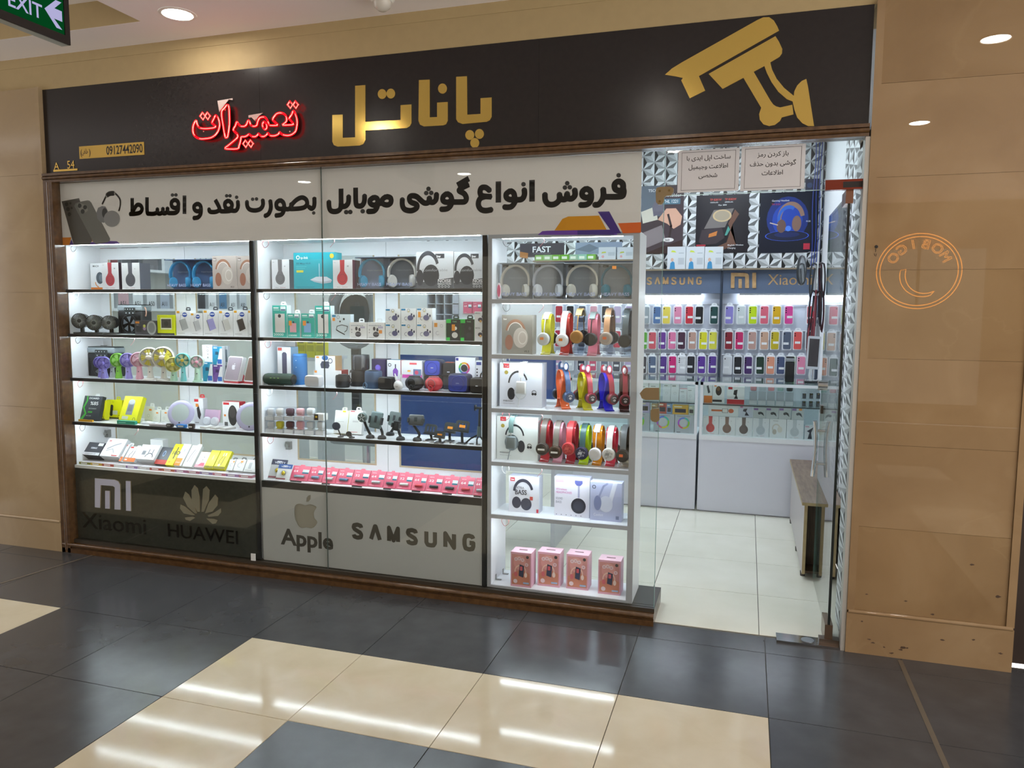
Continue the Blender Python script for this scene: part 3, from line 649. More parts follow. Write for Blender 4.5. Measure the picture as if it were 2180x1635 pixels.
bpoly([(112, 1370), (345, 1365), (300, 1545), (112, 1545)], 'X', '#d9811d', 1, b); bpoly([(345, 1410), (400, 1535), (300, 1540)], 'X', '#4a2a80', 1, b); bpoly([(620, 1500), (900, 1465), (1270, 1450), (1400, 1455), (1485, 1515), (620, 1530)], 'X', '#5a3390', 1, b); bpoly([(770, 1320), (850, 1460), (700, 1465)], 'X', '#d9811d', 2, b)
bpoly([(120, 530), (525, 455), (548, 520), (830, 1440), (770, 1530), (400, 1535)], 'X', '#4c4744', 3, b)
for cx, cy, r in ((235, 595, 42), (268, 712, 42), (300, 830, 42), (325, 575, 24), (355, 685, 24)): bpoly([(cx+r*math.cos(i*PI/8), cy+r*1.15*math.sin(i*PI/8)) for i in range(16)], 'X', '#1d1b1b', 4, b)
bpoly([(415, 640), (440, 580), (500, 550), (720, 505), (770, 515), (810, 560), (1245, 1390), (1240, 1450), (1190, 1480), (920, 1520), (860, 1480)], 'X', '#6b6864', 5, b)
bpoly([(470, 600), (560, 570), (690, 620), (735, 740), (690, 780), (590, 820), (550, 780)], 'X', '#85827c', 6, b)
for cx, cy, r in ((540, 632, 45), (665, 668, 45), (610, 765, 48)): bpoly([(cx+r*math.cos(i*PI/8), cy+r*1.15*math.sin(i*PI/8)) for i in range(16)], 'X', '#1d1b1b', 7, b)
bstroke([(1060, 600), (1110, 500), (1150, 420), (1230, 345), (1330, 330), (1420, 400), (1480, 500), (1480, 640), (1445, 760)], 'X', 34, b, 8, mat('#a9a59f', .4))
bstroke([(1170, 395), (1240, 350), (1340, 345)], 'X', 85, b, 9, mat('#8f8b86', .5))
bpoly([(1060+0, 640), (1140, 650), (1200, 760), (1180, 900), (1110, 1030), (1020, 1010), (950, 930), (935, 780), (970, 680)], 'X', '#77757a', 12, b)
bpoly([(1120+60*math.cos(i*PI/8), 800+115*math.sin(i*PI/8)) for i in range(16)], 'X', '#26242a', 13, b)
bpoly([(1290+195*math.cos(i*PI/10)*(.96), 935+190*math.sin(i*PI/10)) for i in range(20)], 'X', '#8a878b', 14, b)
b.obj('product_artwork', bn)
# ================================================================== display cabinets and open stand
MEL = mat('#f1f3f6', .35); EDGE = mat('#17171a', .35); GRF = mat('#a9aab0', .45)
BEAD = mat('#b9a98e', .6); HINGE = mat('#9a9a96', .3, .9)
ledm = emis(COOL, LED)
SH = [1.72, 1.436, 1.15, .862, .576]                 # upper faces of the cabinet shelves
def led(x0, x1, y, z, where, tilt=0):
    t = thing('led_strip', 'bright white LED strip '+where, 'led strip', ((x0+x1)/2, y, z), group='LED strips under the shelves')
    w = (x1-x0)/2
    bx('backing', t, -w, w, -.006, .006, -.0015, 0, mat('#d9dde0', .4)); bx('light', t, -w+.01, w-.01, -.005, .005, -.0035, -.0016, ledm)
    wc = mat(('#a83a3c', '#2a2624', '#d8d4d0')[len(where) % 3], .5)
    MB().tube(smooth([Vector(p) for p in ((-w+.02, .004, -.002), (-w-.004+.02, -.012, -.02), (-w+.035, -.016, -.045), (-w+.055, -.010, -.03), (-w+.05, .0, -.003))], 4, False), .0012, wc, 5).obj('wire', t, True)
    if len(where) % 2: MB().tube(smooth([Vector(p) for p in ((-w*.3, .004, -.002), (-w*.3+.01, -.01, -.02), (-w*.3-.015, -.014, -.05))], 4, False), .0013, mat('#d08a90', .5), 5).obj('wire', t, True)
    return t
def cabinet(x0, x1, label, tagw, dark):
    t = thing('display_cabinet', label, 'cabinet', ((x0+x1)/2, .16, .083)); cx, cy, cz = (x0+x1)/2, .16, .083
    def B(n, p, a, b, c, d, e, f, m): return bx(n, p, a-cx, b-cx, c-cy, d-cy, e-cz, f-cz, m)
    B('side_panel', t, x0-.016, x0, .031, .30, .083, 2.02, MEL); B('side_panel', t, x1, x1+.016, .012, .30, .083, 2.02, MEL)
    B('top_board', t, x0, x1, .012, .30, 2.004, 2.02, MEL)
    for i, z in enumerate(SH):
        s = B('shelf', t, x0, x1, .03, .288, z-.018, z, MEL)
        e = MB().box(x0-cx, x1-cx, .013-cy, .03-cy, z-.020-cz, z-.001-cz, EDGE if i < 4 or not dark else MEL).obj('edge_strip', s)
    if not dark: B('under_rail', t, x0, x1, .013, .03, .535, .556, EDGE)
    B('base_board', t, x0, x1, .03, .288, .083, .099, MEL)
    B('post', t, x1+.002, x1+.026, .008, .020, .083, 1.998, EDGE)
    mid = (x0+x1)/2
    for a, c, hs in ((x0, mid-.002, 1), (mid+.002, x1, -1)):
        d = MB(); st = .075
        for q in ((a, a+st, .10, 2.0), (c-st, c, .10, 2.0), (a+st, c-st, 1.925, 2.0), (a+st, c-st, .585, .655), (a+st, c-st, .10, .17)): d.box(q[0]-cx, q[1]-cx, .289-cy, .306-cy, q[2]-cz, q[3]-cz, MEL)
        d = d.obj('door', t)
        for z0, z1 in ((.655, 1.925),):
            MB().box(a+st-cx, a+st+.010-cx, .286-cy, .290-cy, z0-cz, z1-cz, BEAD).box(c-st-.010-cx, c-st-cx, .286-cy, .290-cy, z0-cz, z1-cz, BEAD).box(a+st+.01-cx, c-st-.01-cx, .286-cy, .290-cy, z0-cz, z0+.010-cz, BEAD).obj('bead', d)
            bx('pane', d, a+st-.005-cx, c-st+.005-cx, .296-cy, .300-cy, z0-.005-cz, z1+.005-cz, GLASS)
        bx('lower_board', d, a+st-cx, c-st-cx, .292-cy, .302-cy, .17-cz, .585-cz, MEL)
        for z in (.72, 1.30, 1.84):
            xh = a+.004 if hs > 0 else c-.034
            hg = MB().box(xh-cx, xh+.03-cx, .262-cy, .289-cy, z-cz, z+.05-cz, HINGE).cyl((xh+.015-cx, .262-cy, z+.025-cz), (xh+.015-cx, .25-cy, z+.025-cz), .012, .012, HINGE, 10).obj('hinge', d)
    return t, cx, cy, cz
c1, cx1, cy1, cz1 = cabinet(-1.93, -.538, 'white display cabinet with black base panel full of fans and cable boxes', '', True)
c2, cx2, cy2, cz2 = cabinet(-.496, .910, 'white display cabinet with pale base panel full of speakers and earbuds', '', False)
for x0, x1, nm in ((-1.91, -.55, 'black based'), (-.48, .895, 'pale based')):
    for z, w in zip([2.004]+[s-.018 for s in SH[:4]], ('under the top board', 'under the headphone box shelf', 'under the second shelf', 'under the third shelf', 'under the fourth shelf')):
        led(x0, x1, .045, z, w+' of the '+nm+' cabinet')

# base panels with brand names and marks
def cut_panel(par, o, x0, x1, z0, z1, y, shapes, m, back, th=.008, bmat=None):
    """board with the outlines in `shapes` cut right through; back board behind"""
    c = bpy.data.curves.new('base_panel', 'CURVE'); c.dimensions = '2D'; c.fill_mode = 'BOTH'; c.extrude = th/2
    for pts in [[(x0, z0), (x1, z0), (x1, z1), (x0, z1)]]+shapes:
        s = c.splines.new('POLY'); s.points.add(len(pts)-1)
        for q, (a, b_) in zip(s.points, pts): q.co = (a, b_, 0, 1)
        s.use_cyclic_u = True
    ob = bpy.data.objects.new('tmp', c); me = bpy.data.meshes.new_from_object(ob); b = MB()
    b.add([(v.co.x-o[0], y-v.co.z-o[1], v.co.y-o[2]) for v in me.vertices], [tuple(p.vertices)[::-1] for p in me.polygons], m)
    bpy.data.objects.remove(ob); p = b.obj('base_panel', par)
    bx('backing_board', par, x0-o[0], x1-o[0], y+th*.5+.003-o[1], y+th*.5+.006-o[1], z0-o[2], z1-o[2], back)
    return p
def glyph_outlines(txt, off=0):
    c = bpy.data.curves.new('outline', 'FONT'); c.body = txt; c.size = 1; c.resolution_u = 3; c.fill_mode = 'NONE'; c.dimensions = '2D'; c.offset = off
    ob = bpy.data.objects.new('outline', c); me = bpy.data.meshes.new_from_object(ob)
    nb = {}
    for e in me.edges:
        a, b_ = e.vertices; nb.setdefault(a, []).append(b_); nb.setdefault(b_, []).append(a)
    seen = set(); loops = []
    for v in nb:
        if v in seen: continue
        lp = [v]; seen.add(v); cur = v
        while True:
            nx_ = [q for q in nb[cur] if q not in seen]
            if not nx_: break
            cur = nx_[0]; seen.add(cur); lp.append(cur)
        loops.append([(me.vertices[i].co.x, me.vertices[i].co.y) for i in lp])
    bpy.data.objects.remove(ob); return [l for l in loops if len(l) > 2]
def fit_out(txt, x0, x1, z0, hcap, off=0, only_outer=False):
    L = glyph_outlines(txt, off); mx = max(p[0] for l in L for p in l); mn = min(p[0] for l in L for p in l); k = hcap/.7
    return [[(x0+(p[0]-mn)/(mx-mn)*(x1-x0), z0+p[1]*k) for p in l] for l in L]
def pw(u, v, fr, Y=.016): 
    p = onY(u, v, Y, fr); return (p.x, p.z)
# dark panel: MI mark, name and petal mark stand proud; apple mark is cut through the pale panel, its names are flat with recess shade as colour
DP = noise_mat('dark_panel', [(.3, '#34352f'), (.7, '#3c3d36')], 50, .16, spec=.6)
bx('base_panel', c1, -1.93-cx1, -.538-cx1, .013-cy1, .022-cy1, .084-cz1, .556-cz1, DP)
LETW = mat('#cfcde6', .4); LETS = mat('#9b8b6c', .5)
def raised(par, o, pts, fr, m, side, th=.007, name='raised_letter', holes=None):
    q = [(a-o[0], b_-o[2]) for a, b_ in (pw(u, v, fr) for u, v in pts)]
    return MB().prism(q, .0125-o[1]-th, .0128-o[1], m, side).obj(name, par)
O1 = (cx1, cy1, cz1); O2 = (cx2, cy2, cz2)
raised(c1, O1, [(243, 103), (400, 115), (430, 128), (445, 155), (448, 355), (400, 352), (402, 175), (385, 165), (290, 158), (285, 340), (243, 335)], 'L', LETW, LETS)
raised(c1, O1, [(325, 203), (362, 205), (362, 347), (325, 345)], 'L', LETW, LETS); raised(c1, O1, [(490, 125), (528, 127), (532, 365), (492, 362)], 'L', LETW, LETS)
a = pw(140, 505, 'L'); b_ = pw(660, 555, 'L'); th_m = None
CHR2 = mat('#6d6a63', .12, 1)
letters(c1, 'Xiaomi', a[0]-cx1, (a[1]+b_[1])/2+.004-cz1, .105, CHR2, .0085-cy1, width=b_[0]-a[0], name='name_lettering', th=.004)
a = pw(815, 575, 'L'); b_ = pw(1395, 640, 'L')
letters(c1, 'HUAWEI', a[0]-cx1, (a[1]+b_[1])/2+.006-cz1, .085, mat('#4a443c', .12, 1), .0085-cy1, width=b_[0]-a[0], name='name_lettering', th=.004)
PET = mat('#9a9484', .3, .5)
pet = [[(1060, 372), (1015, 290), (1012, 200), (1035, 160), (1060, 185), (1075, 250), (1078, 372)], [(1092, 372), (1100, 260), (1105, 190), (1130, 168), (1155, 200), (1150, 280), (1110, 372)],
       [(1040, 385), (980, 330), (945, 260), (962, 212), (990, 235), (1035, 320), (1055, 385)], [(1120, 385), (1150, 300), (1200, 235), (1222, 262), (1220, 320), (1180, 370)],
       [(1020, 400), (950, 385), (920, 345), (925, 315), (960, 330), (1040, 398)], [(1140, 400), (1190, 380), (1245, 345), (1248, 375), (1225, 405), (1150, 412)],
       [(1020, 412), (960, 418), (965, 435), (1000, 445), (1040, 420)], [(1130, 425), (1190, 430), (1220, 440), (1205, 465), (1180, 468)]]
for p in pet: raised(c1, O1, p, 'L', PET, LETS, .004, 'petal')
# pale panel
PPN = mat('#b9b9b8', .4, speck=.03, scale=90); BKB = mat('#a39d90', .45);  # pale backing colour stands in for light seen through the cut
ap = smooth([Vector((u, v, 0)) for u, v in ((1835, 325), (1870, 308), (1905, 318), (1920, 322), (1955, 312), (1995, 325), (2008, 340), (1988, 375), (1990, 420), (2015, 455), (1990, 495), (1955, 508), (1925, 500), (1890, 505), (1860, 490), (1835, 440), (1825, 380))], 3)
leaf = [(1922, 295), (1925, 265), (1940, 245), (1962, 237), (1960, 268), (1945, 292)]
shp = [[pw(v.x, v.y, 'L') for v in ap], [pw(u, v, 'L') for u, v in leaf]]
a = pw(1730, 640, 'L'); b_ = pw(2142, 668, 'L')
AP = (a[0], b_[0], (a[1]+b_[1])/2+.002)
a = pw(748, 1150, 'O'); b_ = pw(1014, 1172, 'O')
cut_panel(c2, O2, -.496, .910, .084, .535, .018, shp, PPN, BKB)
SAMS = {'S': [[(.92, .78), (.86, .93), (.5, 1), (.14, .93), (.08, .78), (.2, .62), (.8, .40), (.92, .24), (.86, .07), (.5, 0), (.14, .07), (.08, .22)]], 'V': [[(.02, 0), (.46, 1), (.54, 1), (.98, 0)]], 'M': [[(.02, 0), (.02, 1), (.5, .08), (.98, 1), (.98, 0)]], 'U': [[(.06, 1), (.06, .2), (.2, .03), (.5, 0), (.8, .03), (.94, .2), (.94, 1)]], 'N': [[(.06, 0), (.06, 1), (.94, 0), (.94, 1)]], 'G': [[(.92, .80), (.84, .94), (.5, 1), (.16, .94), (.06, .7), (.06, .3), (.16, .06), (.5, 0), (.84, .06), (.93, .25), (.93, .48), (.55, .48)]]}
def brand_row(par, x0, x1, z0, h, y, m, w=.25, gap=.5, slope=0):
    n = 7; cw = (x1-x0)/(n+gap*(n-1)); sw = cw*w
    for i, ch in enumerate('SVMSUNG'):
        b = MB(); xx = x0+i*cw*(1+gap)
        for k, st in enumerate(SAMS[ch]):
            V, Fc = stroke2d([(xx+sw/2+a*(cw-sw), z0+sw/2+c*(h-sw)) for a, c in st], sw); [b.add([(V[j][0], y-.00015*(n_ % 9), V[j][1]) for j in f_], [tuple(range(len(f_)))], m) for n_, f_ in enumerate(Fc)]
        b.obj('brand_letter', par)
a = pw(748, 1146, 'O'); b_ = pw(1014, 1175, 'O')
brand_row(c2, a[0]-cx2, b_[0]-cx2, a[1]-cz2-.004, .103, .0135-cy2, mat('#4d483f', .35), .30, .36)  # flat letters, dark colour stands in for the shade of recesses
letters(c2, 'Apple', AP[0]-cx2, AP[2]-cz2, .095, mat('#4a463f', .35), .0135-cy2, off=.03, width=AP[1]-AP[0], name='brand_name')  # flat name coloured dark like a shaded cut-out
tag(bx('paper_scrap', None, -.565, -.535, -.018, -.012, .0818, .125, mat('#d9dcda', .6)), 'small white paper scrap stuck upright on the sill', 'paper')

# open stand
SS = [1.662, 1.368, 1.078, .786, .494, .096]
stt = thing('open_shelf_stand', 'grey edged open shelf stand with headphones on holders', 'shelf stand', (1.34, .145, .083)); so = (1.34, .145, .083)
def SB(n, p, a, b, c, d, e, f, m): return bx(n, p, a-so[0], b-so[0], c-so[1], d-so[1], e-so[2], f-so[2], m)
STM = mat('#eceef2', .35)
for a, c, d in ((.941, .962, .28), (1.708, 1.740, .27)):
    s = SB('side_panel', stt, a, c, .022, d, .083, 2.0, STM); SB('front_edge', s, a, c, .014, .022, .083, 2.0, GRF)
s = SB('top_board', stt, .962, 1.708, .022, .27, 1.983, 2.0, STM); SB('front_edge', s, .962, 1.708, .014, .022, 1.98, 2.0, GRF)
for z in SS:
    s = SB('shelf', stt, .962, 1.708, .022, .27, z-.02, z, STM); SB('front_edge', s, .962, 1.708, .014, .022, max(z-.022, .083), z-.001, GRF)
for z, w in zip([1.983]+[q-.02 for q in SS[:5]], ('under the top of the open stand', 'under the clear box shelf of the open stand', 'under the second shelf of the open stand', 'under the cat ear headphone shelf', 'under the patterned headphone shelf', 'under the lowest headphone box shelf')):
    led(1.0, 1.66, .05, z, w)
for x, y in ((.975, .1), (.985, .2)):
    bk = MB().box(-.012, -.009, -.008, .008, 0, .03, HINGE).box(-.009, .02, -.008, .008, 0, .003, HINGE).obj('angle_bracket', stt, loc=(x-so[0], y-so[1], .0965-so[2]))
# ================================================================== boxed goods
def tabs(o, w, h, d, m, tw=.035, th=.022):
    """hanger tab with a slot, standing on the back edge of a pack"""
    MB().prism([(-tw/2, h-.002), (tw/2, h-.002), (tw/2, h+th*.6), (tw/3, h+th), (-tw/3, h+th), (-tw/2, h+th*.6)], d-.002, d-.0005, m, holes=[[(-tw/4, h+th*.35), (-tw/4, h+th*.65), (tw/4, h+th*.65), (tw/4, h+th*.35)]]).obj('hanger_tab', o)
def carton(name, label, cat, group, sp, d, col, side=None, top=None, pr=None, tilt=0, yaw=0, tab=None, rough=.35):
    P, w, h = sp; m = mat(col, rough)
    o = MB().box(-w/2, w/2, 0, d, 0, h, m, mat(side, rough) if side else None, mat(top, rough) if top else None).obj(name, None, loc=P, rot=(-tilt, 0, yaw))
    tag(o, label, cat, group)
    if pr: q = Print(w, h); pr(q); q.obj(o)
    if tab: tabs(o, w, h, d, mat(tab, .4))
    return o
# ---- printed motifs
def ear(q, u, v, s, band, cup, lw=.05):           # headphones drawn from the front
    q.o(u, v+.0, s, lw*1.3, band, 5, 175, 1.15); q.c(u-s, v-.02, s*.33, cup, s*.48); q.c(u+s, v-.02, s*.33, cup, s*.48)
def studio(col, num, dark='#3a3a3d'):              # single cup under a straight band
    def f(q):
        q.p([(.36, 1), (.60, 1), (.585, .62), (.66, .52), (.30, .52), (.375, .62)], col); q.c(.48, .36, .27, col, .29)
        q.c(.48, .37, .17, dark if col != dark else '#55555a', .185, 24); q.c(.48, .37, .16, col, .175, 24)
        q.t('bw', .07, .9, .035, '#9a9a9a'); q.t(num, .72, .76, .05, '#2b2b2b', 'l', .01); q.t('Wireless', .2, .05, .025, '#444444'); q.t('HEADPHONE', .46, .05, .025, '#b03038')
    return f
def over_ear(q):                                    # large over-ear photo in beige
    q.o(.45, .55, .30, .07, '#a0735c', 10, 170, 1.25); q.o(.45, .55, .25, .02, '#efe6df', 10, 170, 1.25)
    q.c(.24, .30, .13, '#9d6a56', .24); q.c(.62, .42, .24, '#c9bfb6', .32); q.c(.68, .42, .15, '#ddd6cf', .21); q.c(.68, .42, .12, '#c6bbb1', .17)
    q.r(.04, .85, .18, .95, '#8d827b'); q.t('bw', .055, .87, .05, '#f4f0ec', 'l', .02); q.t('V5.3', .74, .05, .05, '#3c3632', 'l', .015)
def noise_red(q):
    q.p([(0, 0), (1, 0), (1, .30), (0, .16)], '#55565a'); q.o(.32, .52, .27, .07, '#46474c', 20, 185, 1.5, 26); q.c(.40, .36, .22, '#3a3b40', .27); q.c(.10, .30, .10, '#3f4046', .2)
    q.r(.52, .82, .76, .94, '#46464a'); q.t('bw', .55, .84, .07, '#ffffff', 'l', .02); q.t('Comfortable', .15, .47, .07, '#a9aaae', 'l', 0, .7)
    q.t('NOISE', .58, .17, .085, '#f2f2f2', 'l', .015, .36); q.t('REDUCTION', .58, .105, .05, '#f2f2f2', 'l', .01, .36)
    for k in range(4): q.o(.62+k*.085, .06, .024, .008, '#f2f2f2')
def powerbank(dev, stick=True):
    def f(q):
        q.r(.06, .9, .26, .985, '#e2a21c'); q.c(.62, .84, .17, '#2c4fa8', .14); q.r(.5, .83, .74, .87, '#e8eefc')
        q.p([(.26, .62), (.66, .70), (.86, .30), (.46, .20)], dev); q.p([(.26, .62), (.46, .20), (.42, .19), (.22, .60)], '#8c8f93'); q.s_([(.30, .62), (.34, .82), (.48, .80)], .02, '#9a9c9f'); q.r(.1, .08, .6, .1, '#bcbcbc')
    return f
def teal_bank(cap, dev, tall):
    def f(q):
        q.r(.08, .9, .45, .94, '#e9fbf8'); q.r(.58, .83, .94, .97, '#e8f2f2'); q.r(.6, .84, .92, .88, '#1d4f7e'); q.r(.08, .85, .5, .87, '#bfeee6')
        if tall: q.r(.18, .15, .86, .74, dev); q.c(.5, .67, .11, '#22303a', .11)
        else: q.r(.2, .22, .72, .60, dev); q.r(.12, .5, .36, .7, '#ef8f2d'); q.c(.5, .64, .07, '#1d2a55')
        q.t(cap, .06, .05, .075, '#e9fbf8', 'l', .008, .7)
    return f
def buds(q, stick=False):
    q.r(.03, .87, .3, .97, '#2f86b5'); q.o(.5, .86, .09, .02, '#77746a'); q.r(.45, .74, .55, .86, '#d8cfa6'); q.c(.62, .40, .19, '#6a6889', .16); q.o(.34, .36, .1, .022, '#5f5f78', 60, 290)
    q.c(.7, .62, .05, '#3f4058', .07); q.c(.86, .52, .05, '#3f4058', .08); q.r(.08, .08, .14, .1, '#999999')
    if stick: q.r(.1, .42, .27, .76, '#f0a13a')
def soundcore(q):
    q.t('soundcore', .08, .78, .085, '#8d98a5', 'l', .01, .72); q.c(.40, .62, .07, '#43434b', .1); q.c(.58, .56, .06, '#43434b', .09); q.c(.5, .28, .17, '#43434b', .14); q.r(.36, .28, .64, .31, '#9a9aa2'); q.r(.62, .64, .9, .76, '#c9c4dd')
    q.r(.1, .5, .16, .6, '#bbbbbb'); q.r(.1, .35, .16, .42, '#bbbbbb'); q.r(.1, .08, .4, .11, '#aaaaaa')
def usb_pack(cap, stick, colr):
    def f(q):
        q.t(cap, .1, .56, .14, '#fbe9ee', 'l', .01, .34); q.r(.60, .48, .95, .76, '#dfe9ee'); q.r(.60, .48, .95, .58, '#2b6a80'); q.t('ADATA', .12, .82, .055, '#fbe9ee'); q.r(.1, .06, .4, .09, '#f2b9c6')
    return f
def small_phone(q): q.r(.2, .15, .8, .8, '#dddddd')

# ---- cabinet with the black base, top shelf
z = SH[0]; GH = 'headphone boxes on the top shelves'
carton('headset_box', 'white headset box with orange base band beside red cup box', 'box', GH, spot('A', 362, 300, 492, 580, z, Y=.18), .08, '#e9ecf0', pr=lambda q: (q.r(0, 0, 1, .1, '#e0802c'), q.t('MACH', .2, .86, .07, '#3c4148', 'l', .015), q.c(.75, .45, .3, '#4a5560', .38), q.c(.85, .45, .17, '#6f7b85', .24), q.o(.7, .3, .32, .07, '#d98c48', 180, 260)))
carton('headphone_box', 'white box with red headphone print on the black-based cabinet shelf', 'box', GH, spot('A', 482, 293, 658, 580, z, Y=.10), .09, '#e6e7ea', '#4a3a44', '#e6e7ea', pr=studio('#b4444e', '30'))
carton('headphone_box', 'white box with charcoal headphone print and sports photo side', 'box', GH, spot('A', 690, 295, 880, 580, z, Y=.10), .09, '#e6e7ea', '#5c5e66', '#e6e7ea', pr=studio('#55565f', 'o'))
for k, (u0, u1) in enumerate(((1648, 1900), (1908, 2150))):
    carton('headphone_box', 'beige over-ear headphone box '+('nearest the blue clear boxes' if k == 0 else 'half behind the cabinet post'), 'box', GH, spot('A', u0, 222, u1, 580, z, Y=.11+.005*k), .08, '#b9ada6', '#d0c9c4', pr=over_ear)
# ---- clear fronted boxes with real headphones inside
CLR = glass((.97, .98, .99), 1.42)
def clear_box(label, sp, band, cup, card, d=.075, extra=None):
    P, w, h = sp; t = thing('headphone_gift_box', label, 'box', P, group='clear headphone boxes'); 
    cm = mat(card, .45); b = MB().box(-w/2, w/2, d-.004, d, 0, h, cm).box(-w/2, w/2, .002, d-.004, 0, .004, cm).box(-w/2, w/2, .002, d-.004, h-.004, h, cm).box(-w/2, -w/2+.002, .002, d-.004, .004, h-.004, CLR).box(w/2-.002, w/2, .002, d-.004, .004, h-.004, CLR)
    b.obj('card_tray', t); bx('clear_cover', t, -w/2, w/2, 0, .0015, 0, h, CLR)
    q = Print(w, h, d-.004); q.r(.05, .9, .22, .96, '#23262b'); q.t('Extra', .07, .915, .025, '#dddddd'); q.t('Original Sound Bass', .22, .58, .05, '#b9bec6', 'l', 0, .56); q.obj(t, 'card_print')
    q = Print(w, h, 0, .00005); q.t('HEAVY BASS', .08, .10, .09, '#aab4d6', 'l', .012, .84); q.obj(t, 'cover_print')
    hp = MB(); R = w*.44; cz = h*.50; bm = mat(band, .35); cu = mat(cup, .35); y = d*.5
    path = [(R*math.cos(a), y, cz+h*.43*math.sin(a)) for a in [PI*i/20 for i in range(21)]]
    hp.strip([(-R*.98, y, cz-h*.12)]+path[::-1]+[(R*.98, y, cz-h*.12)], (0, 1, 0), .022, .010, bm)
    e = hp.obj('headphones', t, True)
    for s in (-1, 1):
        c = MB(); c.lathe([(.001, -.016), (w*.13, -.014), (w*.145, -.004), (w*.145, .006), (w*.12, .016), (w*.05, .018), (.001, .018)], cu, n=18, sx=1.35)
        c.obj('ear_cup', e, True, loc=(s*R*.74, y, h*.245), rot=(0, s*PI/2, s*.6))
    return t
clear_box('clear box of blue headphones beside the white charcoal-print box', spot('A', 1145, 258, 1385, 580, z, Y=.12), '#3f95c4', '#3a9ccc', '#566a8c')
clear_box('clear box of blue headphones beside the beige headphone box', spot('A', 1388, 255, 1645, 580, z, Y=.12), '#3f95c4', '#3a9ccc', '#566a8c')

# ---- black based cabinet, second shelf: power banks and fans
z = SH[1]; GP = 'white power bank boxes'
carton('fan_box', 'dark grey gadget box with silver clip fan picture', 'box', None, spot('A', 828, 905, 1055, 1060, z, Y=.05), .07, '#4b4d52', '#3a3c40', pr=lambda q: (q.r(.04, .8, .22, .94, '#d6862a'), q.c(.78, .5, .22, '#b4b8ba', .26), q.c(.78, .5, .15, '#8a9092', .19), q.c(.45, .45, .07, '#a88fb6'), q.c(.45, .62, .06, '#d5d96a'), q.r(.06, .2, .3, .6, '#33353a'), q.t('FAN', .08, .66, .07, '#c9c9c9')))
carton('watch_box', 'lime yellow box with square dark window on a black base', 'box', None, spot('A', 1066, 845, 1244, 1070, z, Y=.06), .06, '#dfe81c', '#c8d018', pr=lambda q: (q.r(0, 0, 1, .1, '#3b3d3a'), q.r(.2, .28, .86, .86, '#f3f6c8'), q.r(.24, .36, .82, .80, '#4a4641'), q.c(.53, .57, .13, '#3a3733'), q.t('xo', .06, .9, .05, '#6a6f10')))
for k, (u0, u1, vt, vb, dev, lb) in enumerate(((1264, 1414, 800, 1075, '#b4b8ba', 'tall white box with grey power bank picture beside the yellow window box'), (1416, 1545, 825, 1078, '#c9ccd0', 'shorter white box with pale power bank picture'), (1549, 1708, 795, 1080, '#a9a4dc', 'white box with lilac power bank picture'), (1712, 1864, 800, 1082, '#dcdcd8', 'white box with cream power bank picture'), (1868, 2018, 795, 1085, '#4f4742', 'white box with black power bank picture'), (2022, 2150, 795, 1085, '#c0c0c0', 'white power bank box cut off by the cabinet post'))):
    carton('power_bank_box', lb, 'box', GP, spot('A', u0, vt, u1, vb, z, Y=.07), .05, '#f2f4f6', '#dfe3e6', pr=powerbank(dev), tab='#3a3c40' if k in (0, 2, 3, 4) else None)
# ---- fourth shelf
z = SH[3]; GY = 'gadget boxes leaning on the fourth shelf'
carton('charger_box', 'black box with green swoosh and yellow foot', 'box', GY, spot('B', 150, 605, 340, 862, z, d=.03, tilt=.32, Y=.07), .03, '#3c4248', '#2c3136', pr=lambda q: (q.p([(0, 0), (.16, 0), (.3, .25), (.12, .5), (.24, .8), (.2, 1), (.14, 1), (.16, .8), (.03, .5), (.2, .25)], '#3fae3a'), q.t('DOARD', .28, .87, .07, '#e8ecec', 'l', .02, .55), q.t('%85', .4, .62, .14, '#e8ecec', 'l', .02, .45), q.t('DOARD', .36, .44, .05, '#c0c8c8', 'l', .01, .45), q.r(.36, .28, .6, .35, '#3fae3a'), q.t('FAST-LINE', .3, .14, .04, '#cfd6d6')), tilt=.32, tab='#e6ebec')
tag(bx('card_stand', None, -1.905, -1.79, .036, .048, z, z+.013, mat('#d9a21f', .4)), 'low yellow strip at the foot of the black charger box', 'card')
def ytool(kind):
    def f(q):
        q.t('hyo', .42, .86, .06, '#7a7f10', 'c')
        if kind == 0: q.c(.52, .55, .2, '#c9ccb0', .2); q.c(.52, .55, .13, '#a6a98c'); q.p([(.5, .45), (.85, .35), (.8, .28), (.42, .32)], '#4a4b45')
        if kind == 1: q.p([(.25, .7), (.36, .74), (.44, .68), (.44, .18), (.36, .1), (.26, .14), (.2, .3)], '#34363a'); q.r(.42, .2, .74, .42, '#dfe2da')
        if kind == 2: q.r(.3, .26, .66, .8, '#8a9096'); q.c(.48, .78, .18, '#b4babd', .12); q.r(.36, .4, .6, .66, '#6d7378'); q.r(.16, .08, .5, .2, '#cfd4c8')
        q.r(0, .0, 1, .05, '#4c4e2c'); q.o(.84, .09, .07, .02, '#4c4e2c')
    return f
for k, (u0, u1, vt, vb, tl) in enumerate(((326, 474, 650, 850, .2), (478, 640, 650, 878, .12), (640, 830, 612, 868, .42))):
    carton('tool_box', ('yellow box with grey tracker picture', 'yellow hanging box with black trimmer picture', 'yellow leaning box with grey shaver picture')[k], 'box', GY, spot('B', u0, vt, u1, vb, z, d=.035, tilt=tl, Y=(.11, .20, .06)[k]), .035, '#e3e31a', '#c9c914', pr=ytool(k), tilt=tl, tab='#d3d61a' if k == 1 else None)
carton('flat_box', 'flat green box lying before the yellow shaver box', 'box', GY, spot('B', 590, 872, 775, 915, z, Y=.032), .024, '#2fa58a', '#279079', '#4fc0a6', pr=lambda q: q.r(.1, .35, .5, .6, '#8fe0cf'))
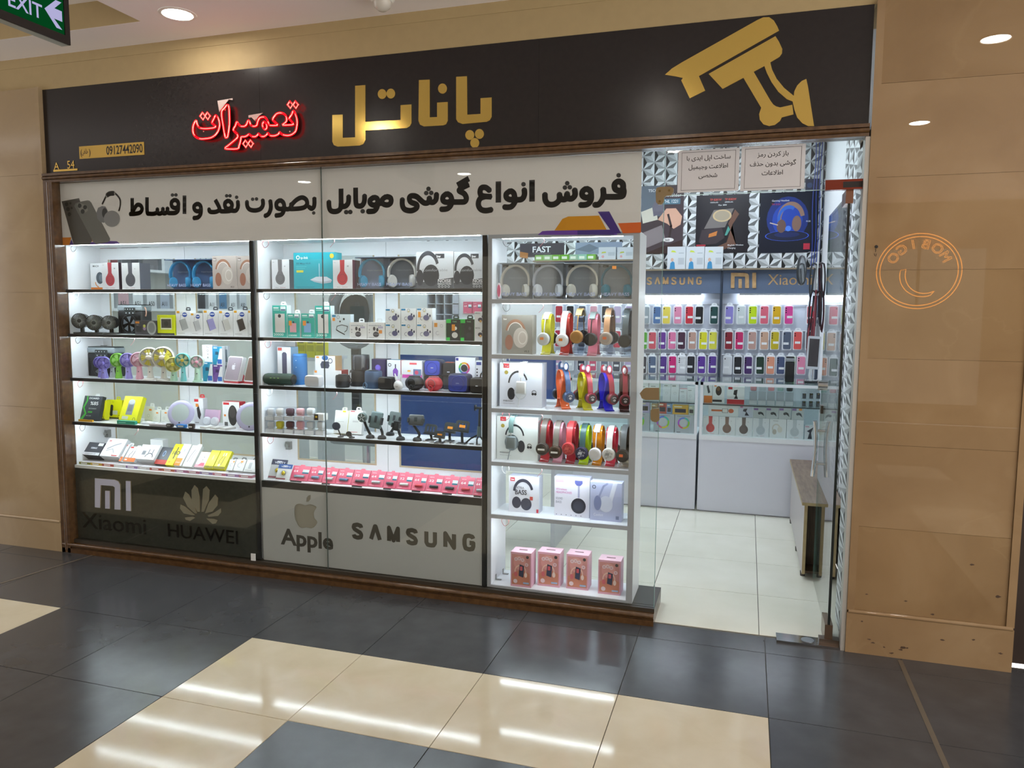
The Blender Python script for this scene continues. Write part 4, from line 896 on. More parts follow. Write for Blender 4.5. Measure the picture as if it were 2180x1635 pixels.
for k, (u0, u1, vt, vb) in enumerate(((882, 985, 722, 862), (968, 1046, 760, 866), (1054, 1138, 758, 870))):
    carton('earphone_pack', ('taller white earphone pack with orange sticker', 'small white earphone pack, middle of three', 'small white earphone pack beside the round lamp')[k], 'box', 'white earphone packs', spot('B', u0, vt, u1, vb, z, d=.025, tilt=.08, Y=(.20, .165, .165)[k]), .025, '#e6e8e4', '#d6d9d6', pr=lambda q: (q.r(.45, .72, .72, .84, '#ea8a35'), q.o(.4, .35, .12, .03, '#bfc2c0')), tab='#dfe3e2', tilt=.08)
for k, (x, y, w, d, c, lb) in enumerate(((-1.375, .085, .11, .05, '#dfe3e6', 'flat clear pouch of white cable'), (-1.25, .10, .12, .05, '#e8eaee', 'flat white charger pouch'), (-1.27, .045, .13, .03, '#d9d4dc', 'flat lilac pouch at the shelf edge'))):
    o = MB().rbox(-w/2, w/2, -d/2, d/2, 0, .016, .007, mat(c, .2), 2).obj('cable_pouch', None, True, (x, y, z)); tag(o, lb+' on the fourth shelf', 'pouch', 'flat pouches on the fourth shelf'); bx('label', o, -w*.2, w*.2, -d*.2, d*.2, .0155, .0166, mat('#f4f4f4', .5))
def puck(fr, u, v, r, lb, mcol='#b4b1cc'):
    P = onY(u, v, .078, fr); a = onY(u-r, v, .078, fr); R = (P-a).length; tl = .28; zz = z
    t = thing('round_lamp', lb, 'lamp', (P.x, .072, zz), (-tl, 0, .3), 'round ring lamps')
    MB().lathe([(R*.66, -.012), (R*.80, -.014), (R*.96, -.009), (R, 0), (R*.96, .010), (.001, .012)], mat(mcol, .25), (0, 0, R), 'y', 36, cap=False).obj('ring', t, True)
    MB().lathe([(.001, -.011), (R*.66, -.011), (R*.68, -.008)], mat('#aab4b0', .35), (0, 0, R), 'y', 32).obj('face', t)
    bx('switch', t, -.004, .004, -.0155, -.012, R*.2, R*.3, mat('#222222', .5))
puck('B', 1255, 770, 116, 'round grey lilac ring lamp standing behind small black clips')
puck('B', 1992, 840, 130, 'round grey lilac ring lamp beside the cabinet post')
carton('gadget_box', 'white and red box with black clip picture and red tab', 'box', GY, spot('B', 1402, 635, 1500, 850, z, Y=.17), .04, '#eceef0', '#d9dde0', pr=lambda q: (q.r(.06, .87, .5, .97, '#cf3037'), q.p([(.3, .62), (.52, .75), (.75, .4), (.6, .2), (.4, .3)], '#33302e'), q.r(.2, .68, .5, .8, '#e08a3a'), q.r(.1, .06, .5, .1, '#aaaaaa')), tab='#cf3037')
pch = thing('speaker_pouch', 'clear pouch holding two white round speakers with pink card', 'pouch', (*spot('B', 1450, 715, 1690, 915, z, Y=.15)[0][:2], z), (-.2, 0, 0))
wq = .118
bx('pink_card', pch, -wq/2, wq/2, .012, .015, .03, .105, mat('#d7b6cf', .4)); bx('film', pch, -wq/2-.006, wq/2+.006, -.016, -.015, .0, .11, CLR)
for s in (-1, 1): MB().lathe([(.001, -.013), (.02, -.012), (.028, -.004), (.028, .008), (.001, .012)], mat('#e4e6ea', .3), (s*.03, 0, .030), 'y', 20).obj('speaker', pch, True)
carton('mouse_box', 'white box showing a black mouse, fourth cabinet shelf', 'box', GY, spot('B', 1705, 672, 1882, 908, z, Y=.15), .06, '#eceef0', '#c8323c', pr=lambda q: (q.r(.05, .88, .4, .97, '#cf3037'), q.c(.6, .47, .27, '#2f2c2b', .52), q.c(.58, .6, .2, '#45413f', .3), q.r(.08, .42, .2, .5, '#e08a3a'), q.r(.1, .05, .3, .2, '#555555')))
carton('gadget_box', 'small white and red box between mouse box and ring lamp', 'box', GY, spot('B', 1890, 715, 1960, 910, z, Y=.14), .04, '#eceef0', '#d9dde0', pr=lambda q: (q.r(.06, .84, .6, .95, '#cf3037'), q.p([(.3, .4), (.6, .55), (.5, .25)], '#3c3a38'), q.r(.3, .42, .55, .6, '#e08a3a'), q.r(.1, .05, .5, .1, '#cf3037')))
for k, (u, v, w, c, lb) in enumerate(((1150, 925, .045, '#2c2626', 'small black adapter at the shelf edge'), (1275, 935, .07, '#2f7fd0', 'blue card reader lying at the shelf edge'), (1378, 905, .04, '#3a2c28', 'brown lens clip lying beside the blue card reader'))):
    P = onY(u, v+22, .034, 'B'); o = MB().rbox(-w/2, w/2, -.012, .012, 0, .022 if k != 2 else .03, .006, mat(c, .3), 2).obj('small_gadget', None, True, (P.x, .034, z)); tag(o, lb, 'gadget', 'small gadgets on the fourth shelf'); bx('label', o, -w*.3, w*.3, -.0125, -.0119, .006, .015, mat('#e6e8ea' if k else '#999999', .5))
for k in range(3):
    P = onY(1505+k*105, 968+k*6, .05, 'B'); o = MB().box(-.028, .028, 0, .075, 0, .012, mat('#d3d2cc', .4), mat('#c2c0ba', .4), mat('#e5e5e2', .4)).obj('glass_protector', None, loc=(P.x, .042, z+.0), rot=(0, 0, -.25)); tag(o, 'flat cream screen protector sleeve lying before the pouch', 'sleeve', 'screen protector sleeves'); bx('front_label', o, -.02, .02, .01, .065, .012, .0126, mat('#f1f1ee', .4))

# ---- lowest shelf of the black based cabinet: cable and charger packs leaning back
z = SH[4]; GC = 'cable packs leaning on the lowest shelf'; TL = .72
def cable(q, c='#6a6c70'): q.s_([(.30, .2), (.28, .45), (.4, .62), (.42, .85)], .05, c); q.s_([(.55, .2), (.6, .45), (.62, .62), (.64, .85)], .05, c); q.r(.38, .7, .47, .88, '#c9cbce'); q.r(.59, .7, .68, .88, '#c9cbce')
def logo_r(q): q.r(.06, .88, .34, .97, '#d8433c')
rows = [
 (243, 1097, 420, 1285, '#33343c', '#24252b', lambda q: (q.r(0, 0, 1, .22, '#dfe1e6'), q.t('REMAX', .3, .5, .13, '#cfd2da', 'l', .02, .38), q.r(.64, .74, .94, .96, '#e4e6ea'), q.t('WIRELESS BT', .1, .06, .09, '#5a5c66', 'l', 0, .7)), 'dark speaker box with pale label strip at the end of the row', None),
 (365, 1055, 640, 1310, '#eceef1', '#d6d9dd', lambda q: (q.t('8K', .1, .8, .1, '#d26a6a', 'l', .02), q.s_([(.2, .4), (.5, .62), (.8, .75)], .06, '#9fa3a8'), q.s_([(.2, .3), (.5, .42), (.66, .2)], .05, '#b3b7bb'), q.r(.6, .04, .9, .09, '#cc4a44')), 'large white box with silver display cable picture', None),
 (520, 1115, 672, 1338, '#f0f1f2', '#dcdfe2', lambda q: (logo_r(q), q.r(0, 0, 1, .26, '#e87a34'), cable(q), q.r(.1, .08, .3, .16, '#ffffff')), 'white and orange cable pack beside the display cable box', '#f2f2f2'),
 (645, 1140, 800, 1358, '#f0f1f2', '#dcdfe2', lambda q: (logo_r(q), q.r(0, 0, 1, .26, '#e87a34'), cable(q), q.r(.1, .08, .3, .16, '#ffffff')), 'white and orange cable pack beside the grey charger box', '#f2f2f2'),
 (765, 1122, 1000, 1340, '#eff1f2', '#d9dce0', lambda q: (q.r(.2, .3, .4, .58, '#7d8084'), q.o(.66, .16, .2, .045, '#55585c', 0, 180), q.r(.52, .3, .58, .7, '#7d8084'), q.r(.74, .3, .8, .7, '#7d8084')), 'wide white box with grey charger and looped cable', None),
 (970, 1147, 1140, 1362, '#4a4c52', '#35373c', lambda q: (q.r(0, 0, 1, .26, '#c2453c'), q.c(.45, .62, .12, '#8fa6c4', .25), q.c(.45, .62, .07, '#3c4a66', .17)), 'charcoal and red car charger box', None),
 (1108, 1112, 1228, 1372, '#e6e21e', '#cbc81a', lambda q: (q.t('10D', .12, .5, .16, '#2f2f20', 'l', .02), q.r(.55, .3, .68, .85, '#4a4a2c'), q.c(.35, .15, .14, '#e0b020')), 'narrow yellow box with 10D print', None),
 (1190, 1112, 1318, 1368, '#f1f2f0', '#e0e2e0', lambda q: (q.r(0, 0, .8, .34, '#e8983a'), q.c(.5, .7, .07, '#b7cbe0', .2), q.t('smart', .1, .12, .07, '#fbe9d2')), 'white box with amber corner block', None),
 (1325, 1127, 1428, 1380, '#eff0ee', '#dddfdd', lambda q: (q.s_([(.3, .2), (.35, .5), (.55, .8)], .06, '#8a8c90'), q.s_([(.55, .2), (.6, .5), (.75, .8)], .05, '#a9abae')), 'tall plain white cable box', '#e6e8e8'),
 (1385, 1197, 1535, 1398, '#f3f0f2', '#e0dce0', lambda q: (q.r(0, 0, 1, .2, '#f0b8c6'), q.p([(.3, .1), (.5, .3), (.9, .3), (.9, .1)], '#e06a88'), q.c(.6, .66, .05, '#555555'), q.c(.55, .48, .05, '#555555')), 'white earphone pack with pink arrow band', None),
 (1502, 1180, 1632, 1403, '#ece83a', '#cfcb22', lambda q: (q.r(0, 0, 1, .13, '#8a8428'), q.c(.55, .6, .06, '#c9c49a', .3), q.o(.4, .08, .1, .03, '#4a4820')), 'pale yellow cable box beside the pink arrow pack', None),
 (1636, 1185, 1755, 1413, '#ebe42c', '#cfc81a', lambda q: (q.r(0, 0, 1, .13, '#8a8428'), cable(q, '#5a5626'), q.c(.4, .2, .12, '#f4f0b8')), 'yellow box with dark cable picture', None),
 (1700, 1277, 1822, 1418, '#eef0f0', '#dadddd', lambda q: (q.o(.5, .5, .2, .05, '#b0b6ba', 30, 300), q.r(.66, .72, .9, .88, '#ef9a44')), 'white charger pack with hook beside the yellow boxes', '#3a3c3e'),
 (1812, 1277, 1932, 1434, '#eef0f0', '#dadddd', lambda q: (q.o(.5, .5, .2, .05, '#b0b6ba', 30, 300), q.r(.5, .72, .74, .88, '#ef9a44')), 'white charger pack with hook, middle of three', '#3a3c3e'),
 (1938, 1282, 2060, 1444, '#eef0f0', '#dadddd', lambda q: (q.r(.3, .25, .55, .75, '#c3c8cb'), q.r(.1, .1, .7, .14, '#bbbbbb')), 'white charger pack with hook beside the cabinet post', '#3a3c3e')]
pu = 0
for k, (u0, vt, u1, vb, c, sd, pf, lb, tb) in enumerate(rows):
    u0 = max(u0, pu+(16 if k in (1, 5) else 4)); pu = u1
    tl = TL if k < 12 else .6; dd = .06 if k in (0, 1, 4) else .022
    carton('cable_box', lb, 'box', GC, spot('B', u0, vt, u1, vb, z+.017, d=dd, tilt=tl, Y=.075+.004*(k % 2)), dd, c, sd, None, pf, tl, 0, tb)
carton('white_box', 'plain white cube box behind the looped cable box', 'box', GC, spot('B', 945, 1070, 1075, 1260, z+.0165, Y=.225), .05, '#f2f3f4', '#e2e4e6', pr=lambda q: q.c(.1, .3, .04, '#d86a6a'))
fc_ = ['#8a8a3a', '#c9a23a', '#b85a4a', '#e2e2e0', '#9a7fae', '#c6c2c4', '#a2453c', '#b8604a', '#a86a8e', '#b4748a', '#9a7fae', '#c9808e', '#a884ae', '#c08494']
for k, c in enumerate(fc_):
    x = -1.87+k*.0955
    o = MB().box(-.046, .046, 0, .20, 0, .0165, mat(c, .4), None, mat('#e3dfe2', .4)).obj('flat_pack', None, loc=(x, .035, z)); tag(o, ('olive', 'gold', 'brick red', 'white', 'violet', 'grey', 'dark red', 'rust', 'plum pink', 'dusty rose', 'violet', 'coral pink', 'mauve', 'old rose')[k]+' flat pack lying under the cable boxes on the lowest shelf', 'pack', 'flat packs under the cable boxes'); bx('end_label', o, -.03, .02, -.0006, 0, .004, .012, mat('#f0ecee', .5))
# ================================================================== fans, coolers, phones in the black based cabinet
def clip_fan(u, v, r, lb, yaw, Y, x):
    z = SH[1]; P = onY(u, v, Y, 'A'); R = r*.00058; t = thing('clip_fan', lb, 'fan', (x, Y, z), (0, 0, yaw), 'black clip fans'); H = P.z-z; K = mat('#1d1f20', .35); K2 = mat('#3a3e3e', .4)
    b = MB(); b.lathe([(R*.93, -.03), (R, -.033), (R, -.018), (R*.95, .0), (R*.9, .03), (R*.5, .038), (.001, .038)], K, (0, 0, H), 'y', 32, cap=False); b.obj('housing', t, True)
    g = MB()
    for k in range(30):
        a = 2*PI*k/30; c, s = math.cos(a), math.sin(a); p0 = (R*.26*c, -.034, H+R*.26*s); p1 = (R*.95*c, -.031, H+R*.95*s); g.tube([p0, ((p0[0]+p1[0])/2-s*R*.05, -.036, (p0[2]+p1[2])/2+c*R*.05), p1], .0011, mat('#b4bab8', .3, .3), 4)
    g.obj('grille', t)
    MB().lathe([(.001, -.040), (R*.22, -.038), (R*.27, -.032), (R*.27, -.02)], K2, (0, 0, H), 'y', 20).obj('hub', t, True)
    MB().box(-.008, .008, -.005, .02, .008, H-R*.9, K).obj('stem', t)
    MB().rbox(-R*.85, R*.95, -.035, .05, 0, .010, .004, K2, 1).obj('base', t)
    return t
clip_fan(215, 905, 85, 'black round clip fan beside the cabinet side wall', .4, .062, -1.866)
clip_fan(400, 925, 86, 'black round clip fan, middle one of three', .4, .062, -1.748)
clip_fan(572, 925, 78, 'black round clip fan tucked beside the air cooler', .4, .066, -1.633)
def cooler(fr, u0, vt, u1, vb, z, Y, lb, strap):
    P, w, h = spot(fr, u0, vt, u1, vb, z, Y=Y); d = .092; t = thing('air_cooler', lb, 'air cooler', (P.x, P.y, z), (0, 0, 0), 'desktop air coolers')
    K = mat('#25282b', .4); G = mat('#8d989d', .35)
    MB().rbox(-w/2, w/2, 0, d, 0, h*.80, .006, K, 1).obj('body', t); MB().rbox(-w/2, w/2, -.001, d+.001, h*.80, h, .008, G, 2).obj('top_tank', t); bx('lid', t, -w/2+.005, w/2-.005, .005, d-.005, h, h+.005, mat('#3a3f42', .4))
    p = MB().rbox(-w*.2, w*.26, -.006, .002, h*.68, h*.92, .004, mat('#2e3436', .3), 1).obj('control_panel', t)
    for k in range(4): MB().cyl((-w*.13+k*w*.10, -.0075, h*.86), (-w*.13+k*w*.10, -.006, h*.86), .0035, .0035, mat('#cfd6d8', .4), 8).obj('button', p)
    for k in range(3): MB().cyl((-w*.10+k*w*.14, -.0075, h*.73), (-w*.10+k*w*.14, -.006, h*.73), .004, .004, mat('#cfd6d8', .4), 8).obj('button', p)
    g = MB()
    for k in range(17): g.box(-w*.42, w*.42, -.003, 0, h*.07+k*h*.034, h*.07+k*h*.034+.0022, mat('#14171a', .4))
    for q in (-.42, -.14, .14, .40): g.box(w*q, w*q+.003, -.004, 0, h*.06, h*.64, mat('#14171a', .4))
    g.obj('grille', t); f = MB()
    f.lathe([(w*.30, -.0045), (w*.31, -.005), (w*.32, -.0045)], mat('#3c4246', .4), (0, 0, h*.35), 'y', 28, cap=False)
    for k in range(5):
        a = 2*PI*k/5; f.prism([(w*(.06*math.cos(a)), h*.35+w*.06*math.sin(a)), (w*.27*math.cos(a), h*.35+w*.27*math.sin(a)), (w*.25*math.cos(a+.7), h*.35+w*.25*math.sin(a+.7))], -.0042, -.0036, mat('#6a7278', .35))
    f.obj('fan_wheel', t)
    if strap: MB().tube(smooth([Vector(p) for p in ((w/2, .03, h*.93), (w/2+.008, .03, h*.86), (w/2+.010, .03, h*.72), (w/2+.004, .03, h*.62))], 4, False), .004, mat('#c79a86', .5), 6).obj('strap', t)
cooler('A', 645, 742, 900, 1040, SH[1], .145, 'black and grey desktop air cooler with strap beside the clip fans', True)
cooler('A', 200, 1185, 485, 1500, SH[2], .152, 'black and grey desktop air cooler behind the purple mini fan', False)
# pastel hand fans
z3 = SH[2]; GF = 'pastel hand fans'
def hand_fan(u, v, r, lb, rim, blade, body, Y, foot=0, ears=None, face=False, hubc=None, open_=True, bw=.42):
    P = onY(u, v, Y, 'A'); R = (onY(u+r, v, Y, 'A')-P).length; H = P.z-z3; t = thing('hand_fan', lb, 'fan', (P.x, Y, z3), (0, 0, .42), GF)
    rm = mat(rim, .3); bm = mat(blade, .35); bd = mat(body, .35)
    MB().lathe([(R*.90, -.016), (R, -.014), (R, .006), (R*.92, .012), (.001, .014)], rm, (0, 0, H), 'y', 28, cap=False).obj('housing', t, True)
    w = MB()
    for k in range(5):
        a = 2*PI*k/5+.3; pts = [(R*.12*math.cos(a), H+R*.12*math.sin(a))]+[(R*.8*math.cos(a+q), H+R*.8*math.sin(a+q)) for q in (-.1, .25, .6, .8)]; w.prism(pts, -.009, -.007, bm)
    w.obj('blades', t); g = MB()
    for k in range(20):
        a = 2*PI*k/20; g.tube([(R*.2*math.cos(a), -.018, H+R*.2*math.sin(a)), (R*.95*math.cos(a), -.015, H+R*.95*math.sin(a))], .0008, rm, 4)
    g.obj('grille', t)
    MB().lathe([(.001, -.024), (R*.18, -.022), (R*.24, -.017), (R*.24, -.01)], mat(hubc or rim, .3), (0, 0, H), 'y', 18).obj('hub', t, True)
    bwid = R*bw; hb = H-R*.92
    MB().lathe([(bwid*1.12, 0), (bwid*1.15, .012), (bwid*.95, .03), (bwid*.85, hb*.6), (bwid*.75, hb), (bwid*.6, hb+.006)], bd, n=18).obj('handle', t, True)
    MB().lathe([(.001, -bwid*.95), (.0035, -bwid*.95), (.0035, -bwid*.8)], mat('#555566', .4), (0, 0, hb*.62), 'y', 10).obj('switch', t)
    if foot: MB().lathe([(.0, 0), (R*foot, .0), (R*foot, .006), (R*foot*.5, .014), (.001, .015)], bd, n=24).obj('foot', t, True)
    if ears:
        for s in (-1, 1): MB().lathe([(.001, -.006), (R*.36, -.004), (R*.36, .004), (.001, .006)], mat(ears, .3), (s*R*.8, .004, H+R*.82), 'y', 16).obj('ear', t, True)
    if face:
        m = MB(); m.sphere((0, -.024, H), R*.26, mat('#e8e0d6', .4), 12, (1.2, .35, .8)); m.obj('muzzle', t, True)
        for s in (-1, 1): MB().sphere((s*R*.14, -.021, H+R*.35), R*.12, mat('#f3f0ea', .4), 8, (1, .4, 1.3)).obj('eye', t, True)
    return t
hand_fan(465, 1345, 50, 'small purple double fan half hidden at the back', '#8d84d8', '#a39be2', '#8f88d6', .108)
hand_fan(502, 1352, 55, 'small purple fan with printed handle beside the air cooler', '#8d84d8', '#a39be2', '#9089d4', .058, bw=.5)
hand_fan(588, 1358, 40, 'small grey white fan behind the green fan', '#c6ccd0', '#d8dcdf', '#c9cdd0', .13, bw=.5)
hand_fan(652, 1320, 60, 'bright green hand fan', '#8bcf55', '#b6e48e', '#86cf4a', .09)
hand_fan(757, 1322, 63, 'violet hand fan on violet handle', '#9a92e0', '#b9b3ee', '#a49de6', .085)
hand_fan(872, 1315, 66, 'plain pink hand fan with printed handle', '#e6b3c6', '#eed3dd', '#e8b2c4', .085)
hand_fan(987, 1292, 88, 'large yellow bladed fan with white snout face on plain handle', '#dfdcd6', '#d6c93a', '#ebe8e2', .08, .75, face=True, bw=.3)
hand_fan(1130, 1292, 95, 'large yellow bladed fan with snout face on spotted handle', '#dfdcd6', '#d6c93a', '#e2e0dc', .075, .7, face=True, bw=.28)
hand_fan(1235, 1367, 66, 'yellow eared fan on mint handle', '#e2dc8a', '#efe79a', '#b7dcc4', .07, ears='#e6dc5a', hubc='#e6d84a')
hand_fan(1335, 1322, 64, 'turquoise hand fan with gold hub', '#7fd0cf', '#d8c88a', '#86d8dc', .07, hubc='#c9a83a', bw=.36)
hand_fan(1487, 1340, 60, 'mint fan with pink ring and wide foot', '#cfe6dc', '#f0b9cc', '#bfe3cc', .065, .75, hubc='#f0a9c0', bw=.5)
# memory card packs
GM = 'memory card packs'
def memo(c1_, c2_): return lambda q: (q.p([(0, .25), (.75, 1), (0, 1)], c1_), q.p([(.4, 0), (1, 0), (1, .9), (.8, .9)], '#f1f3f6'), q.r(.5, .05, .95, .3, '#3c6fc0'), q.r(.3, .55, .62, .72, c2_), q.r(.12, .9, .5, .95, '#f4f6f8'))
carton('memory_card_pack', 'turquoise and white memory card pack on the shelf', 'box', GM, spot('A', 1545, 1340, 1648, 1560, z3, Y=.105), .03, '#3f9fc0', '#d6dade', pr=memo('#2f8fb8', '#28506a'))
carton('memory_card_pack', 'purple and white memory card pack on the shelf', 'box', GM, spot('A', 1652, 1370, 1752, 1560, z3, Y=.105), .03, '#7a5a9e', '#d6dade', pr=memo('#6a4a90', '#4a3468'))
P, w, h = spot('A', 1652, 1370, 1752, 1560, z3, Y=.105)
carton('memory_card_pack', 'blue memory card pack standing on the purple pack', 'box', GM, (Vector((P.x, .107, z3+h)), w, h*1.05), .03, '#2f93b4', '#d6dade', pr=memo('#2a86b0', '#205068'))
P2, w2, h2 = spot('A', 1545, 1340, 1648, 1560, z3, Y=.105)
carton('phone_box', 'white phone box with sideways NOVA name on the turquoise pack', 'box', GM, (Vector((P2.x, .107, z3+h2)), w2, h2*.86), .05, '#eef0f2', '#d6dade', pr=lambda q: [q.t(c, .55, .8-.2*i, .13, '#33363a', 'c', .005) for i, c in enumerate('NOVA')])
carton('memory_card_pack', 'grey memory card pack leaning behind the dummy phones', 'box', GM, spot('A', 1758, 1172, 1812, 1560, z3, Y=.15), .02, '#c9ced2', pr=lambda q: (q.r(.1, .55, .9, .9, '#7d868d'), q.r(.1, .1, .9, .45, '#5a646c')))
# two tilted dummy phones on red holders
for k, (u0, u1, vt, vb, c, lb) in enumerate(((1770, 1955, 1285, 1560, '#a79aa6', 'white rimmed dummy phone with lilac back on red holder'), (1985, 2110, 1290, 1560, '#7c665c', 'white rimmed dummy phone with brown back beside the post'))):
    P, w, h = spot('A', u0, vt, u1, vb, z3, d=.03, tilt=.3, Y=.075); t = thing('dummy_phone', lb, 'phone', (P.x, P.y, z3), (0, 0, -.2), 'dummy phones')
    f = MB().rbox(-w/2, w/2, 0, .028, .0, h, .012, mat('#e9e9ec', .3), 3, 'y').obj('case', t, True, (0, 0, .012), (-.3, 0, 0))
    MB().rbox(-w/2+.006, w/2-.006, -.002, .001, .008, h-.008, .008, mat(c, .15), 3, 'y').obj('back_glass', f)
    if k == 0:
        ap2 = [((v.x-1920)/200*.03, .55*h-(v.y-410)/200*.03) for v in ap]; MB().prism(ap2[::-1], -.0027, -.0021, mat('#e4e0ea', .2)).obj('apple_mark', f)
        lf2 = [((u-1920)/200*.03, .55*h-(v-410)/200*.03) for u, v in leaf]; MB().prism(lf2, -.0027, -.0021, mat('#e4e0ea', .2)).obj('apple_leaf', f)
    bx('holder', t, -w/2, w/2, .0, .05, 0, .012, mat('#b8343c', .35)); MB().prism([(.0, 0), (.06, 0), (.0, .07)], -.004, .004, mat('#c03a40', .35)).obj('prop', t, loc=(w*.3, .035, .012), rot=(0, 0, PI/2))

# ================================================================== pale based cabinet, top shelf
z = SH[0]
carton('headphone_box', 'white box with grey headphone print beside the teal router box', 'box', GH, spot('C', 165, 225, 325, 500, z, Y=.14), .09, '#e6e7ea', '#6a6c74', '#e6e7ea', pr=studio('#6f6d70', 'o'))
carton('router_box', 'teal router box with white device picture', 'box', None, spot('C', 365, 160, 740, 505, z, Y=.13), .08, '#2fa3b0', '#3cb0bc', '#3cb0bc', pr=lambda q: (q.o(.11, .87, .035, .018, '#f2fbfb'), q.t('tp-link', .17, .83, .065, '#f2fbfb', 'l', .01), q.t('300 Mbps Wi-Fi', .06, .68, .05, '#1f5f70', 'l', .005), q.r(.06, .61, .32, .63, '#4fb8c2'), q.r(.06, .56, .28, .58, '#4fb8c2'), q.r(.07, .46, .24, .52, '#d8d24a'), q.c(.93, .9, .05, '#d9b93a'), q.p([(.4, .26), (.55, .34), (.8, .34), (.93, .25), (.9, .18), (.7, .15), (.5, .2)], '#d9dee6'), q.p([(.4, .26), (.7, .2), (.93, .25), (.9, .18), (.7, .15), (.5, .2)], '#b9c0cc'), q.r(.62, .34, .635, .7, '#c9e0e6'), q.r(.06, .05, .5, .065, '#1f7f8c')))
carton('headphone_box', 'white box with red headphone print beside the teal router box', 'box', GH, spot('C', 722, 228, 900, 505, z, Y=.08), .09, '#e6e7ea', '#5c3440', '#e6e7ea', pr=studio('#c23b44', '30'))
clear_box('clear box of teal headphones beside the red print box', spot('C', 922, 200, 1180, 505, z, Y=.10), '#3798ba', '#339abd', '#8a94a8')
clear_box('clear box of white headphones beside the noise reduction boxes', spot('C', 1184, 196, 1466, 502, z, Y=.10), '#e4e0d8', '#ebe8e2', '#8f939c')
carton('headphone_box', 'silver noise reduction box beside the white clear box', 'box', GH, spot('C', 1480, 152, 1818, 496, z, Y=.09), .09, '#dcdee2', '#c0c2c8', pr=noise_red)
carton('headphone_box', 'silver noise reduction box beside the stand post', 'box', GH, spot('C', 1822, 152, 2170, 512, z, Y=.085), .09, '#dcdee2', '#c0c2c8', pr=noise_red)
# second shelf
z = SH[1]; GT = 'teal power bank boxes'
for u0, u1, vt, vb, cap, dev, lb in ((172, 302, 642, 940, '20000', '#e2dfdc', 'tall teal 20000 power bank box by the cabinet wall'), (308, 420, 716, 942, '10000', '#e6a9b4', 'small teal 10000 box with pink power bank'), (434, 556, 716, 945, '10000', '#86b6e4', 'small teal 10000 box with blue power bank'), (560, 700, 645, 950, '20000', '#e4e1de', 'tall teal 20000 power bank box beside neckband box')):
    carton('power_bank_box', lb, 'box', GT, spot('C', u0, vt, u1, vb, z, Y=.07), .045, '#27ae9f', '#d9e6e6', '#dfe9e9', pr=teal_bank(cap, dev, cap == '20000'), tab='#e8f4f2')
carton('neckband_box', 'pale blue box with black neckband earphones picture', 'box', None, spot('C', 708, 722, 882, 955, z, Y=.07), .04, '#d6e4ea', '#c6d4da', '#2f8fa8', pr=lambda q: (q.r(.04, .88, .24, .97, '#2f86b5'), q.r(.06, .72, .2, .85, '#ef8f2d'), q.o(.36, .88, .07, .02, '#888888'), q.s_([(.25, .36), (.3, .5), (.55, .56), (.85, .5), (.8, .34), (.68, .26)], .03, '#2a2d30'), q.s_([(.25, .36), (.4, .28), (.7, .16)], .05, '#2a2d30'), q.c(.66, .8, .05, '#2a2d30'), q.c(.46, .7, .04, '#2a2d30')))
for k, (u0, u1) in enumerate(((873, 1030), (1034, 1194))):
    carton('earbud_box', 'low white earbud box with grey case picture '+('beside the neckband box' if k == 0 else 'with orange sticker'), 'box', 'low white earbud boxes', spot('C', u0, 796, u1, 960, z, Y=.06), .045, '#f1f2f3', '#dfe1e4', pr=(soundcore if k == 0 else lambda q: (soundcore(q), q.r(.66, .34, .85, .54, '#ef9a44'))), tab='#e4e8ea')
for i, (u0, u1) in enumerate(((1200, 1338), (1342, 1480), (1484, 1626))):
    P, w, h = spot('C', u0, 812, u1, 965, z, Y=.06)
    carton('earbud_box', 'white earbud box with blue badge, lower row of the stack', 'box', 'stacked white earbud boxes', (P, w, h), .05, '#f0f2f3', '#dfe3e6', pr=buds)
    carton('earbud_box', 'white earbud box with orange sticker, upper row of the stack' if i == 2 else 'white earbud box with blue badge, upper row of the stack', 'box', 'stacked white earbud boxes', (P+Vector((0, 0, h)), w, h), .05, '#f0f2f3', '#dfe3e6', pr=(lambda q: buds(q, True)) if i == 2 else buds)
carton('earring_bud_box', 'plain white ring earbud box beside the green cornered boxes', 'box', None, spot('C', 1632, 776, 1750, 970, z, Y=.055), .04, '#eceef2', '#d9dce2', pr=lambda q: (q.r(.1, .66, .34, .86, '#f0a13a'), q.o(.66, .72, .1, .03, '#c9c9d0'), q.o(.36, .36, .13, .03, '#b9b9c4', 60, 330)))
for k, (u0, u1) in enumerate(((1754, 1878), (1884, 2006))):
    carton('earbud_box', 'black and green earbud box '+('with white bud case' if k == 0 else 'with black bud case'), 'box', 'black and green earbud boxes', spot('C', u0, 768, u1, 970, z, Y=.05), .045, '#23262a', '#2fae4e', pr=lambda q, k=k: (q.r(0, .82, .34, 1, '#35c84e'), q.r(0, 0, .26, .15, '#35c84e'), q.r(.0, .15, .26, .78, '#1a3a26'), q.c(.62, .26, .22, '#f0f0ee' if k == 0 else '#34373b', .2), q.c(.68, .58, .1, '#f0f0ee' if k == 0 else '#44474b', .12), q.t('TWS', .45, .85, .07, '#9ae0a8')) + ((q.r(.4, .46, .64, .76, '#ef9a2d'),) if k == 0 else ()), tab='#2a2d30')
P, w, h = spot('C', 2010, 833, 2140, 972, z, Y=.05)
def haylou(q): q.t('HAYLOU', .08, .84, .1, '#3a3a44', 'l', .01, .5); q.c(.6, .45, .25, '#4a4458', .2); q.c(.62, .35, .12, '#e0b06a'); q.c(.82, .66, .09, '#4a4458', .14)
carton('earbud_box', 'white box with dark bud case, lower of the pair beside the post', 'box', 'pair of dark bud case boxes', (P, w, h), .05, '#eff0f2', '#dcdfe4', pr=haylou)
carton('earbud_box', 'white box with dark bud case, upper of the pair beside the post', 'box', 'pair of dark bud case boxes', (P+Vector((0, 0, h)), w, h), .05, '#eff0f2', '#dcdfe4', pr=haylou)

